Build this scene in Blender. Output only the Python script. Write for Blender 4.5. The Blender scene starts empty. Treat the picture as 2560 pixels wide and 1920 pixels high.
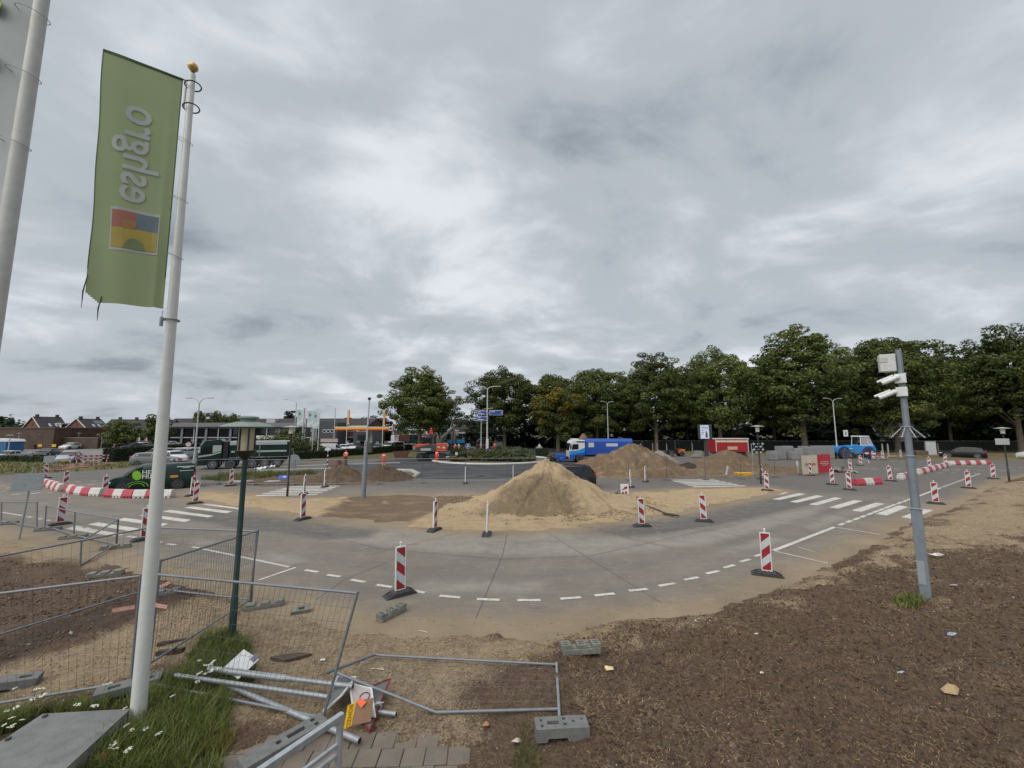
import bpy, bmesh, math, random
import numpy as np
from mathutils import Vector, Matrix, Euler

R = math.radians
rnd = random.Random(7)
scn = bpy.context.scene
C = scn.collection

# ------------------------------------------------------------------ camera
CAM_H = 4.3
PITCH = math.atan(115 / 1000)
cd = bpy.data.cameras.new('camera')
cam = bpy.data.objects.new('camera', cd)
C.objects.link(cam)
cam.location = (0, 0, CAM_H)
cam.rotation_euler = (math.pi / 2 + PITCH, 0, 0)
cd.sensor_fit = 'HORIZONTAL'
cd.sensor_width = 36
cd.lens = 36 * 1000 / 2560
cd.clip_start = 0.1
cd.clip_end = 6000
scn.camera = cam

# ------------------------------------------------------------------ sky
SUN_EL, SUN_AZ = R(52), R(-140)      # azimuth measured from +Y towards +X
world = bpy.data.worlds.new('World')
scn.world = world
world.use_nodes = True
nt = world.node_tree
nt.nodes.clear()


def wn(t, **kw):
	n = nt.nodes.new(t)
	for k, v in kw.items():
		setattr(n, k, v)
	return n


def wl(a, b):
	nt.links.new(a, b)


def wmath(op, a, b=None, clamp=False):
	n = wn('ShaderNodeMath', operation=op, use_clamp=clamp)
	for i, q in enumerate((a, b)):
		if q is None:
			continue
		if isinstance(q, (int, float)):
			n.inputs[i].default_value = q
		else:
			wl(q, n.inputs[i])
	return n.outputs[0]


tc = wn('ShaderNodeTexCoord')
sep = wn('ShaderNodeSeparateXYZ')
wl(tc.outputs['Generated'], sep.inputs[0])
dz = wmath('ADD', wmath('MAXIMUM', sep.outputs[2], 0.0), 0.27)
cu = wmath('DIVIDE', sep.outputs[0], dz)
cv = wmath('DIVIDE', sep.outputs[1], dz)
comb = wn('ShaderNodeCombineXYZ')
wl(cu, comb.inputs[0])
wl(cv, comb.inputs[1])


def wnoise(scale, detail, rough, dist, off, sx=1.0, sy=1.0, rot=0.0):
	mp = wn('ShaderNodeMapping')
	mp.inputs['Location'].default_value = off
	mp.inputs['Rotation'].default_value = (0, 0, rot)
	mp.inputs['Scale'].default_value = (sx, sy, 1)
	wl(comb.outputs[0], mp.inputs[0])
	n = wn('ShaderNodeTexNoise')
	n.inputs['Scale'].default_value = scale
	n.inputs['Detail'].default_value = detail
	n.inputs['Roughness'].default_value = rough
	n.inputs['Distortion'].default_value = dist
	wl(mp.outputs[0], n.inputs['Vector'])
	return n.outputs['Fac']


n1 = wnoise(0.42, 3, 0.45, 0.35, (8.8, 0.3, 0), 1.0, 0.8, R(25))
n2 = wnoise(1.75, 6, 0.55, 0.45, (14.96, 3.18, 4), 0.95, 1.05, R(-35))
n3 = wnoise(4.2, 5, 0.55, 0.3, (1.3, 9.2, 2), 0.8, 1.2, R(-35))
cl = wmath('ADD', wmath('ADD', wmath('MULTIPLY', n1, 0.40), wmath('MULTIPLY', n2, 0.46)), wmath('MULTIPLY', n3, 0.16))
ramp = wn('ShaderNodeValToRGB')
ramp.color_ramp.interpolation = 'EASE'
el = ramp.color_ramp.elements
el[0].position = 0.38
el[0].color = (0.190, 0.214, 0.245, 1)
el[1].position = 0.64
el[1].color = (0.575, 0.60, 0.63, 1)
e = el.new(0.50)
e.color = (0.350, 0.380, 0.414, 1)
wl(cl, ramp.inputs[0])
# thin brighter gap low over the horizon and a soft glow where the sun sits behind the cloud
hz = wmath('POWER', wmath('SUBTRACT', 1.0, wmath('MAXIMUM', wmath('MINIMUM', sep.outputs[2], 1.0), 0.0)), 14)
sd = (math.sin(SUN_AZ) * math.cos(SUN_EL), math.cos(SUN_AZ) * math.cos(SUN_EL), math.sin(SUN_EL))
dot = wn('ShaderNodeVectorMath', operation='DOT_PRODUCT')
dot.inputs[1].default_value = sd
wl(tc.outputs['Generated'], dot.inputs[0])
glow = wmath('POWER', wmath('MAXIMUM', dot.outputs['Value'], 0.0), 4.0)
gain = wmath('ADD', wmath('ADD', 0.90, wmath('MULTIPLY', glow, 0.34)), wmath('MULTIPLY', hz, 0.12))
mulc = wn('ShaderNodeVectorMath', operation='SCALE')
wl(ramp.outputs[0], mulc.inputs[0])
wl(gain, mulc.inputs['Scale'])
sky = wn('ShaderNodeTexSky', sky_type='NISHITA')
sky.sun_disc = False
sky.sun_elevation = SUN_EL
sky.sun_rotation = SUN_AZ
sky.air_density = 1.0
sky.dust_density = 3.0
bg1 = wn('ShaderNodeBackground')
wl(sky.outputs[0], bg1.inputs[0])
bg1.inputs[1].default_value = 0.06
bg2 = wn('ShaderNodeBackground')
wl(mulc.outputs[0], bg2.inputs[0])
bg2.inputs[1].default_value = 1.0
mixw = wn('ShaderNodeMixShader')
mixw.inputs[0].default_value = 0.93            # cloud cover
wl(bg1.outputs[0], mixw.inputs[1])
wl(bg2.outputs[0], mixw.inputs[2])
out = wn('ShaderNodeOutputWorld')
wl(mixw.outputs[0], out.inputs[0])

# ------------------------------------------------------------------ sun behind the overcast
sl = bpy.data.lights.new('sun', 'SUN')
sl.energy = 1.5
sl.angle = R(70)
sl.color = (1.0, 0.96, 0.90)
so = bpy.data.objects.new('sun', sl)
C.objects.link(so)
so.rotation_euler = Vector(sd).to_track_quat('Z', 'Y').to_euler()
so.location = (0, 0, 60)

vs = scn.view_settings
vs.view_transform = 'Standard'
vs.look = 'None'
vs.exposure = 0.66
vs.gamma = 1.0
vs.use_curve_mapping = False
scn.render.engine = 'CYCLES'

# ------------------------------------------------------------------ survey helpers: photo pixel (2560x1920) to ground point
FPX = 1000.0
_c, _s = math.cos(PITCH), math.sin(PITCH)


def ray(px, py):
	x = (px - 1280) / FPX
	z = (960 - py) / FPX
	return x, _c - z * _s, _s + z * _c


def G(px, py, z=0.0):
	r = ray(px, py)
	t = (z - CAM_H) / r[2]
	return Vector((r[0] * t, r[1] * t, z))


def at(px, py, Y):
	r = ray(px, py)
	t = Y / r[1]
	return Vector((r[0] * t, Y, CAM_H + r[2] * t))


def face_rz(p):
	return math.atan2(-p[0], p[1])


# ------------------------------------------------------------------ materials
MATS = {}


def mat(name, col, rough=0.6, metal=0.0, var=0.12, scale=4.0, bump=0.0, bscale=40.0, dirt=0.0, dirtcol=(0.16, 0.13, 0.10), spec=0.5, coat=0.0, trans=0.0):
	"""Principled material with a procedural tone variation, optional grime and fine relief."""
	if name in MATS:
		return MATS[name]
	m = bpy.data.materials.new(name)
	m.use_nodes = True
	t = m.node_tree
	b = t.nodes['Principled BSDF']
	b.inputs['Roughness'].default_value = rough
	b.inputs['Metallic'].default_value = metal
	b.inputs['Specular IOR Level'].default_value = spec
	b.inputs['Coat Weight'].default_value = coat
	if trans:
		b.inputs['Transmission Weight'].default_value = trans
	co = t.nodes.new('ShaderNodeVectorMath')          # every copy gets its own stains
	t.links.new(t.nodes.new('ShaderNodeTexCoord').outputs['Object'], co.inputs[0])
	oi = t.nodes.new('ShaderNodeMath')
	oi.operation = 'MULTIPLY'
	oi.inputs[1].default_value = 40
	t.links.new(t.nodes.new('ShaderNodeObjectInfo').outputs['Random'], oi.inputs[0])
	t.links.new(oi.outputs[0], co.inputs[1])
	co = co.outputs[0]
	n = t.nodes.new('ShaderNodeTexNoise')
	n.inputs['Scale'].default_value = scale
	n.inputs['Detail'].default_value = 5
	n.inputs['Roughness'].default_value = 0.6
	t.links.new(co, n.inputs['Vector'])
	mr = t.nodes.new('ShaderNodeMapRange')
	mr.inputs[1].default_value = 0.3
	mr.inputs[2].default_value = 0.7
	mr.inputs[3].default_value = 1 - var
	mr.inputs[4].default_value = 1 + var
	t.links.new(n.outputs['Fac'], mr.inputs[0])
	sc = t.nodes.new('ShaderNodeVectorMath')
	sc.operation = 'SCALE'
	sc.inputs[0].default_value = col
	t.links.new(mr.outputs[0], sc.inputs['Scale'])
	cur = sc.outputs[0]
	if dirt > 0:
		n2 = t.nodes.new('ShaderNodeTexNoise')
		n2.inputs['Scale'].default_value = scale * 1.7
		n2.inputs['Detail'].default_value = 8
		n2.inputs['Roughness'].default_value = 0.7
		t.links.new(co, n2.inputs['Vector'])
		m2 = t.nodes.new('ShaderNodeMapRange')
		m2.inputs[1].default_value = 0.42
		m2.inputs[2].default_value = 0.72
		m2.inputs[4].default_value = dirt
		t.links.new(n2.outputs['Fac'], m2.inputs[0])
		mx = t.nodes.new('ShaderNodeMix')
		mx.data_type = 'RGBA'
		t.links.new(m2.outputs[0], mx.inputs[0])
		t.links.new(cur, mx.inputs[6])
		mx.inputs[7].default_value = (*dirtcol, 1)
		cur = mx.outputs[2]
	t.links.new(cur, b.inputs['Base Color'])
	if bump > 0:
		n3 = t.nodes.new('ShaderNodeTexNoise')
		n3.inputs['Scale'].default_value = bscale
		n3.inputs['Detail'].default_value = 4
		t.links.new(co, n3.inputs['Vector'])
		bp = t.nodes.new('ShaderNodeBump')
		bp.inputs['Strength'].default_value = bump
		bp.inputs['Distance'].default_value = 0.02
		t.links.new(n3.outputs['Fac'], bp.inputs['Height'])
		t.links.new(bp.outputs[0], b.inputs['Normal'])
	MATS[name] = m
	return m


galv = mat('galvanised steel', (0.30, 0.325, 0.345), 0.45, 0.4, 0.18, 9, dirt=0.25, dirtcol=(0.22, 0.20, 0.18))
galv2 = mat('dull galvanised tube', (0.19, 0.21, 0.23), 0.5, 0.3, 0.15, 14, dirt=0.3, dirtcol=(0.2, 0.18, 0.16))
polegrey = mat('grey galvanised pole', (0.20, 0.235, 0.265), 0.55, 0.25, 0.12, 6, 0.15, 60, dirt=0.2)
white = mat('white paint', (0.66, 0.67, 0.66), 0.5, 0, 0.06, 7, dirt=0.32, dirtcol=(0.33, 0.31, 0.27))
flagwhite = mat('off white flagpole paint', (0.62, 0.63, 0.60), 0.38, 0, 0.05, 5, dirt=0.16, dirtcol=(0.34, 0.33, 0.28))
cream = mat('cream paint', (0.62, 0.60, 0.50), 0.5, 0, 0.06, 5)
red = mat('red reflective sheet', (0.30, 0.012, 0.022), 0.45, 0, 0.16, 8, dirt=0.22)
retro = mat('white reflective sheet', (0.52, 0.55, 0.57), 0.45, 0, 0.10, 9, dirt=0.34, dirtcol=(0.27, 0.25, 0.22))
rubber = mat('black rubber', (0.035, 0.035, 0.038), 0.75, 0, 0.25, 10, 0.2, 50, dirt=0.35, dirtcol=(0.13, 0.11, 0.09))
tyre = mat('tyre rubber', (0.022, 0.022, 0.024), 0.8, 0, 0.2, 10, dirt=0.3, dirtcol=(0.1, 0.085, 0.07))
black = mat('black metal paint', (0.013, 0.013, 0.015), 0.45, 0, 0.2, 8)
darkgrey = mat('dark grey paint', (0.045, 0.047, 0.05), 0.5, 0, 0.2, 6, dirt=0.3)
midgrey = mat('mid grey paint', (0.16, 0.17, 0.18), 0.5, 0, 0.15, 6, dirt=0.2)
lightgrey = mat('light grey paint', (0.42, 0.44, 0.45), 0.5, 0, 0.1, 6, dirt=0.2)
glass = mat('dark window glass', (0.012, 0.015, 0.017), 0.08, 0, 0.1, 3, spec=0.8)
carglass = mat('car glass', (0.012, 0.015, 0.017), 0.10, 0, 0.1, 3, spec=0.3)
rimmat = mat('alloy rim', (0.42, 0.43, 0.44), 0.35, 0.7, 0.1, 6)
lampred = mat('red lamp lens', (0.42, 0.015, 0.01), 0.25, 0, 0.05, 6)
lampclear = mat('clear lamp lens', (0.6, 0.62, 0.63), 0.15, 0, 0.05, 6)
plastr = mat('red barrier plastic', (0.42, 0.035, 0.06), 0.5, 0, 0.14, 5, dirt=0.3, dirtcol=(0.28, 0.17, 0.15))
plastw = mat('white barrier plastic', (0.58, 0.57, 0.53), 0.5, 0, 0.1, 5, dirt=0.45, dirtcol=(0.30, 0.27, 0.21))
concrete = mat('concrete', (0.30, 0.285, 0.26), 0.85, 0, 0.2, 5, 0.3, 70, dirt=0.3, dirtcol=(0.19, 0.17, 0.14))
greyblock = mat('grey cast block', (0.15, 0.155, 0.155), 0.75, 0, 0.22, 9, 0.3, 90, dirt=0.35, dirtcol=(0.20, 0.17, 0.13))
mossblock = mat('mossy cast block', (0.19, 0.195, 0.165), 0.85, 0, 0.25, 9, 0.3, 90, dirt=0.4, dirtcol=(0.12, 0.115, 0.09))
orange = mat('hi vis orange', (0.80, 0.10, 0.02), 0.7, 0, 0.1, 12)
hivisband = mat('hi vis silver band', (0.6, 0.6, 0.58), 0.4, 0, 0.05, 10)
yellow = mat('yellow paint', (0.72, 0.42, 0.02), 0.5, 0, 0.1, 8)
skin = mat('skin', (0.42, 0.24, 0.17), 0.6, 0, 0.08, 10)
hairm = mat('dark hair', (0.03, 0.02, 0.015), 0.7, 0, 0.2, 30)


# ------------------------------------------------------------------ mesh builder
class MB:
	def __init__(self):
		self.v, self.f, self.m = [], [], []

	def add(self, vs_, fs, mi=0):
		o = len(self.v)
		self.v += [tuple(q) for q in vs_]
		self.f += [tuple(i + o for i in f) for f in fs]
		self.m += [mi] * len(fs)
		return self

	def box(self, c, s, rz=0.0, mi=0, M=None):
		x, y, z = s[0] / 2, s[1] / 2, s[2] / 2
		p = [(-x, -y, -z), (x, -y, -z), (x, y, -z), (-x, y, -z), (-x, -y, z), (x, -y, z), (x, y, z), (-x, y, z)]
		if M is not None:
			p = [M @ Vector(q) for q in p]
		elif rz:
			ca, sa = math.cos(rz), math.sin(rz)
			p = [(a * ca - b * sa, a * sa + b * ca, d) for a, b, d in p]
		p = [(a + c[0], b + c[1], d + c[2]) for a, b, d in p]
		return self.add(p, [(0, 3, 2, 1), (4, 5, 6, 7), (0, 1, 5, 4), (1, 2, 6, 5), (2, 3, 7, 6), (3, 0, 4, 7)], mi)

	def bx(self, x0, x1, y0, y1, z0, z1, mi=0):
		return self.box(((x0 + x1) / 2, (y0 + y1) / 2, (z0 + z1) / 2), (x1 - x0, y1 - y0, z1 - z0), 0, mi)

	def cyl(self, p0, p1, r0, r1=None, n=10, mi=0, caps=True):
		r1 = r0 if r1 is None else r1
		p0, p1 = Vector(p0), Vector(p1)
		d = (p1 - p0)
		if d.length < 1e-6:
			return self
		d.normalize()
		a = d.orthogonal().normalized()
		if abs(d.z) > 0.99:
			a = Vector((1, 0, 0))
			a = (a - d * a.dot(d)).normalized()
		b = d.cross(a)
		vs_ = []
		for p, r in ((p0, r0), (p1, r1)):
			for i in range(n):
				t = 2 * math.pi * i / n
				vs_.append(p + a * (r * math.cos(t)) + b * (r * math.sin(t)))
		fs = [(i, (i + 1) % n, n + (i + 1) % n, n + i) for i in range(n)]
		if caps:
			fs.append(tuple(reversed(range(n))))
			fs.append(tuple(range(n, 2 * n)))
		return self.add(vs_, fs, mi)

	def tube(self, pts, r, n=8, mi=0, close=False):
		pts = [Vector(p) for p in pts]
		k = len(pts)
		rs = r if isinstance(r, (list, tuple)) else [r] * k
		vs_, prev = [], None
		for i, p in enumerate(pts):
			if close:
				d = pts[(i + 1) % k] - pts[i - 1]
			else:
				d = pts[min(i + 1, k - 1)] - pts[max(i - 1, 0)]
			d.normalize()
			if prev is None:
				a = d.orthogonal().normalized()
			else:
				a = (prev - d * prev.dot(d))
				a = a.normalized() if a.length > 1e-6 else d.orthogonal().normalized()
			prev = a
			b = d.cross(a)
			for j in range(n):
				t = 2 * math.pi * j / n
				vs_.append(p + a * (rs[i] * math.cos(t)) + b * (rs[i] * math.sin(t)))
		fs = []
		for i in range(k if close else k - 1):
			i2 = (i + 1) % k
			for j in range(n):
				fs.append((i * n + j, i * n + (j + 1) % n, i2 * n + (j + 1) % n, i2 * n + j))
		if not close:
			fs.append(tuple(reversed(range(n))))
			fs.append(tuple(range((k - 1) * n, k * n)))
		return self.add(vs_, fs, mi)

	def lathe(self, prof, n=16, c=(0, 0, 0), mi=0):
		vs_ = []
		for r, z in prof:
			for j in range(n):
				t = 2 * math.pi * j / n
				vs_.append((c[0] + r * math.cos(t), c[1] + r * math.sin(t), c[2] + z))
		fs = []
		for i in range(len(prof) - 1):
			for j in range(n):
				fs.append((i * n + j, i * n + (j + 1) % n, (i + 1) * n + (j + 1) % n, (i + 1) * n + j))
		fs.append(tuple(reversed(range(n))))
		fs.append(tuple(range((len(prof) - 1) * n, len(prof) * n)))
		return self.add(vs_, fs, mi)

	def prism(self, poly, a0, a1, axis='y', mi=0):
		"""poly in the two other axes (x,z for y; y,z for x; x,y for z), counter-clockwise seen from -axis."""
		n = len(poly)

		def mk(p, a):
			return {'y': (p[0], a, p[1]), 'x': (a, p[0], p[1]), 'z': (p[0], p[1], a)}[axis]
		vs_ = [mk(p, a0) for p in poly] + [mk(p, a1) for p in poly]
		fs = [(i, (i + 1) % n, n + (i + 1) % n, n + i) for i in range(n)]
		fs += [tuple(reversed(range(n))), tuple(range(n, 2 * n))]
		return self.add(vs_, fs, mi)

	def quad(self, a, b, c, d, mi=0):
		return self.add([a, b, c, d], [(0, 1, 2, 3)], mi)

	def sphere(self, c, r, n=10, m=6, mi=0):
		rr = r if isinstance(r, (list, tuple)) else (r, r, r)
		vs_ = [(c[0], c[1], c[2] - rr[2])]
		for i in range(1, m):
			ph = -math.pi / 2 + math.pi * i / m
			for j in range(n):
				t = 2 * math.pi * j / n
				vs_.append((c[0] + rr[0] * math.cos(ph) * math.cos(t), c[1] + rr[1] * math.cos(ph) * math.sin(t), c[2] + rr[2] * math.sin(ph)))
		vs_.append((c[0], c[1], c[2] + rr[2]))
		fs = [(0, 1 + (j + 1) % n, 1 + j) for j in range(n)]
		for i in range(m - 2):
			for j in range(n):
				a = 1 + i * n
				fs.append((a + j, a + (j + 1) % n, a + n + (j + 1) % n, a + n + j))
		L = len(vs_) - 1
		a = 1 + (m - 2) * n
		fs += [(a + j, a + (j + 1) % n, L) for j in range(n)]
		return self.add(vs_, fs, mi)

	def mesh(self, name, mats, bevel=0.0, smooth=None, fix=True):
		me = bpy.data.meshes.new(name)
		me.from_pydata(self.v, [], self.f)
		for m in (mats if isinstance(mats, (list, tuple)) else [mats]):
			me.materials.append(m)
		if len(set(self.m)) > 1:
			me.polygons.foreach_set('material_index', self.m)
		if fix or bevel:
			bm = bmesh.new()
			bm.from_mesh(me)
			if fix:
				bmesh.ops.recalc_face_normals(bm, faces=bm.faces)
			if bevel:
				es = [e_ for e_ in bm.edges if len(e_.link_faces) == 2 and e_.calc_face_angle(0) > 0.6]
				bmesh.ops.bevel(bm, geom=es, offset=bevel, segments=1, affect='EDGES', clamp_overlap=True)
			bm.to_mesh(me)
			bm.free()
		if smooth is not None:
			me.polygons.foreach_set('use_smooth', [True] * len(me.polygons))
			me.set_sharp_from_angle(angle=R(smooth))
		me.update()
		return me

	def build(self, name, mats, parent=None, bevel=0.0, smooth=None, kind=None, label=None, fix=True):
		return obj(name, self.mesh(name, mats, bevel, smooth, fix), parent, kind, label)


def obj(name, me, parent=None, kind=None, label=None, loc=None, rz=None):
	o = bpy.data.objects.new(name, me)
	C.objects.link(o)
	if parent is not None:
		o.parent = parent
	if kind:
		o['kind'] = kind
	if label:
		o['label'] = label
	if loc is not None:
		o.location = loc
	if rz is not None:
		o.rotation_euler = (0, 0, rz)
	return o


def tag(o, label, cat, group=None):
	o['label'] = label
	o['category'] = cat
	if group:
		o['group'] = group
	return o


def thing(name, label, cat, loc=(0, 0, 0), rz=0.0, group=None):
	o = bpy.data.objects.new(name, None)
	C.objects.link(o)
	o.empty_display_size = 0.2
	o.location = loc
	o.rotation_euler = (0, 0, rz)
	return tag(o, label, cat, group)


KIDS = {}


def children(o):
	return [q for q in C.objects if q.parent == o]


def copy_tree(o, parent=None, kids=None):
	c = o.copy()
	C.objects.link(c)
	if parent is not None:
		c.parent = parent
	for ch in (kids[o.name] if kids else children(o)):
		copy_tree(ch, c, kids)
	return c


def kidmap(o):
	"""children listed once so that copying in a loop stays quick"""
	d = {}

	def go(q):
		d[q.name] = children(q)
		for w in d[q.name]:
			go(w)
	go(o)
	return d


def structure(name, me, parent=None):
	return obj(name, me, parent, kind='structure')


def text_mesh(s, size, mapf, name='lettering', bold=0.0, m=None, extrude=0.002, align='CENTER'):
	"""flat lettering: built-in font turned into a mesh, every vertex sent through mapf(x, y, z)"""
	cu_ = bpy.data.curves.new(name, 'FONT')
	cu_.body = s
	cu_.size = size
	cu_.extrude = extrude
	cu_.offset = min(bold, 0.011 * size)      # a larger offset breaks the fill of the letters
	cu_.align_x = align
	cu_.align_y = 'CENTER'
	cu_.resolution_u = 3
	tmp = bpy.data.objects.new(name, cu_)
	C.objects.link(tmp)
	dg = bpy.context.evaluated_depsgraph_get()
	me = bpy.data.meshes.new_from_object(tmp.evaluated_get(dg))
	bpy.data.objects.remove(tmp)
	bpy.data.curves.remove(cu_)
	for v in me.vertices:
		v.co = mapf(v.co.x, v.co.y, v.co.z)
	me.materials.clear()
	if m:
		me.materials.append(m)
	me.update()
	return me


# ------------------------------------------------------------------ numpy noise
def _hash(ix, iy, seed):
	h = (ix.astype(np.int64) * 374761393 + iy.astype(np.int64) * 668265263 + seed * 974711) & 0x7fffffff
	h = ((h ^ (h >> 13)) * 1274126177) & 0x7fffffff
	h = h ^ (h >> 16)
	return (h & 0xffff) / 65535.0


def vnoise(x, y, seed=0):
	ix, iy = np.floor(x), np.floor(y)
	fx, fy = x - ix, y - iy
	fx = fx * fx * (3 - 2 * fx)
	fy = fy * fy * (3 - 2 * fy)
	a = _hash(ix, iy, seed)
	b = _hash(ix + 1, iy, seed)
	c = _hash(ix, iy + 1, seed)
	d = _hash(ix + 1, iy + 1, seed)
	return (a * (1 - fx) + b * fx) * (1 - fy) + (c * (1 - fx) + d * fx) * fy


def fbm(x, y, seed=0, octv=4, gain=0.5):
	s, a, t = 0, 1.0, 0.0
	for i in range(octv):
		ca, sa = math.cos(0.7 * i), math.sin(0.7 * i)
		s = s + a * vnoise((x * ca - y * sa) * 2 ** i + 17.3 * i, (x * sa + y * ca) * 2 ** i + 5.1 * i, seed + i)
		t += a
		a *= gain
	return s / t


def sdist(poly, x, y):
	"""signed distance to a polygon, positive inside"""
	d = np.full(x.shape, 1e9)
	ins = np.zeros(x.shape, bool)
	n = len(poly)
	for i in range(n):
		ax, ay = poly[i][0], poly[i][1]
		bx, by = poly[(i + 1) % n][0], poly[(i + 1) % n][1]
		ex, ey = bx - ax, by - ay
		t = np.clip(((x - ax) * ex + (y - ay) * ey) / (ex * ex + ey * ey + 1e-12), 0, 1)
		d = np.minimum(d, np.hypot(x - ax - t * ex, y - ay - t * ey))
		cr = ((ay > y) != (by > y)) & (x < ex * (y - ay) / (ey if abs(ey) > 1e-12 else 1e-12) + ax)
		ins ^= cr
	return np.where(ins, d, -d)


def sstep(a, b, x):
	t = np.clip((x - a) / (b - a), 0, 1)
	return t * t * (3 - 2 * t)


def grid_mesh(name, xs, ys, hf, cut=-0.03, zone=None, mats=None):
	X, Y = np.meshgrid(xs, ys)
	Z = hf(X, Y)
	ny, nx = X.shape
	idx = np.arange(nx * ny).reshape(ny, nx)
	a, b, c, d = idx[:-1, :-1], idx[:-1, 1:], idx[1:, 1:], idx[1:, :-1]
	zz = np.maximum.reduce([Z[:-1, :-1], Z[:-1, 1:], Z[1:, 1:], Z[1:, :-1]])
	keep = zz > cut
	F = np.stack([a[keep], b[keep], c[keep], d[keep]], 1)
	used = np.unique(F)
	rem = np.full(nx * ny, -1)
	rem[used] = np.arange(len(used))
	F = rem[F]
	co = np.stack([X.ravel()[used], Y.ravel()[used], Z.ravel()[used]], 1)
	me = bpy.data.meshes.new(name)
	me.vertices.add(len(co))
	me.vertices.foreach_set('co', co.ravel())
	me.loops.add(F.size)
	me.loops.foreach_set('vertex_index', F.ravel().astype(np.int32))
	me.polygons.add(len(F))
	me.polygons.foreach_set('loop_start', np.arange(0, F.size, 4, dtype=np.int32))
	me.polygons.foreach_set('use_smooth', np.ones(len(F), bool))
	me.update()
	me.validate()
	if zone is not None:
		at_ = me.attributes.new('zone', 'FLOAT_COLOR', 'POINT')
		zc = zone(co[:, 0], co[:, 1], co[:, 2])
		at_.data.foreach_set('color', zc.astype(np.float32).ravel())
	for m in (mats or []):
		me.materials.append(m)
	return me


def soup(name, V, F, mats, zone=None):
	"""mesh from numpy arrays; F is (n,3) or (n,4)"""
	me = bpy.data.meshes.new(name)
	k = F.shape[1]
	me.vertices.add(len(V))
	me.vertices.foreach_set('co', np.asarray(V, np.float32).ravel())
	me.loops.add(F.size)
	me.loops.foreach_set('vertex_index', F.ravel().astype(np.int32))
	me.polygons.add(len(F))
	me.polygons.foreach_set('loop_start', np.arange(0, F.size, k, dtype=np.int32))
	me.update()
	if zone is not None:
		a = me.attributes.new('zone', 'FLOAT_COLOR', 'POINT')
		a.data.foreach_set('color', np.asarray(zone, np.float32).ravel())
	for m in mats:
		me.materials.append(m)
	return me


def poly_sheet(name, pts, z, m, kind='structure', parent=None):
	me = bpy.data.meshes.new(name)
	bm = bmesh.new()
	vs_ = [bm.verts.new((p[0], p[1], z)) for p in pts]
	f = bm.faces.new(vs_)
	bmesh.ops.triangulate(bm, faces=[f])
	bmesh.ops.recalc_face_normals(bm, faces=bm.faces)
	for q in bm.faces:
		if q.normal.z < 0:
			q.normal_flip()
	bm.to_mesh(me)
	bm.free()
	me.materials.append(m)
	return obj(name, me, parent, kind=kind)


# ================================================================== SETTING: ground, roads, terrain
def tree_nodes(m):
	m.use_nodes = True
	return m.node_tree, m.node_tree.nodes['Principled BSDF']


class NT:
	"""small helper to write node graphs briefly"""

	def __init__(self, name, rough=0.9):
		self.m = bpy.data.materials.new(name)
		self.m.use_nodes = True
		self.t = self.m.node_tree
		self.b = self.t.nodes['Principled BSDF']
		self.b.inputs['Roughness'].default_value = rough
		self.b.inputs['Specular IOR Level'].default_value = 0.25
		self.co = self.t.nodes.new('ShaderNodeTexCoord').outputs['Object']

	def put(self, q, s):
		if isinstance(q, (int, float)):
			s.default_value = q
		elif isinstance(q, tuple):
			s.default_value = q if len(q) == 4 or s.type == 'VECTOR' else (*q, 1)
		else:
			self.t.links.new(q, s)

	def noise(self, scale, detail=5, rough=0.6, dist=0.0, sx=1, sy=1, rot=0.0, vec=None):
		v = vec or self.co
		if sx != 1 or sy != 1 or rot:
			mp = self.t.nodes.new('ShaderNodeMapping')
			mp.inputs['Scale'].default_value = (sx, sy, 1)
			mp.inputs['Rotation'].default_value = (0, 0, rot)
			self.t.links.new(v, mp.inputs[0])
			v = mp.outputs[0]
		n = self.t.nodes.new('ShaderNodeTexNoise')
		n.inputs['Scale'].default_value = scale
		n.inputs['Detail'].default_value = detail
		n.inputs['Roughness'].default_value = rough
		n.inputs['Distortion'].default_value = dist
		self.t.links.new(v, n.inputs['Vector'])
		return n.outputs['Fac']

	def voro(self, scale, feature='F1'):
		n = self.t.nodes.new('ShaderNodeTexVoronoi')
		n.feature = feature
		n.inputs['Scale'].default_value = scale
		self.t.links.new(self.co, n.inputs['Vector'])
		return n.outputs['Distance']

	def mr(self, x, a, b, c=0.0, d=1.0):
		n = self.t.nodes.new('ShaderNodeMapRange')
		self.put(x, n.inputs[0])
		for i, q in enumerate((a, b, c, d)):
			n.inputs[i + 1].default_value = q
		return n.outputs[0]

	def ma(self, op, a, b=0.0, clamp=False):
		n = self.t.nodes.new('ShaderNodeMath')
		n.operation = op
		n.use_clamp = clamp
		self.put(a, n.inputs[0])
		self.put(b, n.inputs[1])
		return n.outputs[0]

	def mix(self, f, a, b):
		n = self.t.nodes.new('ShaderNodeMix')
		n.data_type = 'RGBA'
		self.put(f, n.inputs[0])
		self.put(a, n.inputs[6])
		self.put(b, n.inputs[7])
		return n.outputs[2]

	def scale(self, c, f):
		n = self.t.nodes.new('ShaderNodeVectorMath')
		n.operation = 'SCALE'
		self.put(c, n.inputs[0])
		self.put(f, n.inputs['Scale'])
		return n.outputs[0]

	def zone(self):
		a = self.t.nodes.new('ShaderNodeAttribute')
		a.attribute_name = 'zone'
		s = self.t.nodes.new('ShaderNodeSeparateColor')
		self.t.links.new(a.outputs['Color'], s.inputs[0])
		return s.outputs[0], s.outputs[1], s.outputs[2]

	def done(self, col, height=None, strength=0.5, dist=0.02):
		self.put(col, self.b.inputs['Base Color'])
		if height is not None:
			bp = self.t.nodes.new('ShaderNodeBump')
			bp.inputs['Strength'].default_value = strength
			bp.inputs['Distance'].default_value = dist
			self.put(height, bp.inputs['Height'])
			self.t.links.new(bp.outputs[0], self.b.inputs['Normal'])
		return self.m


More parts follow.
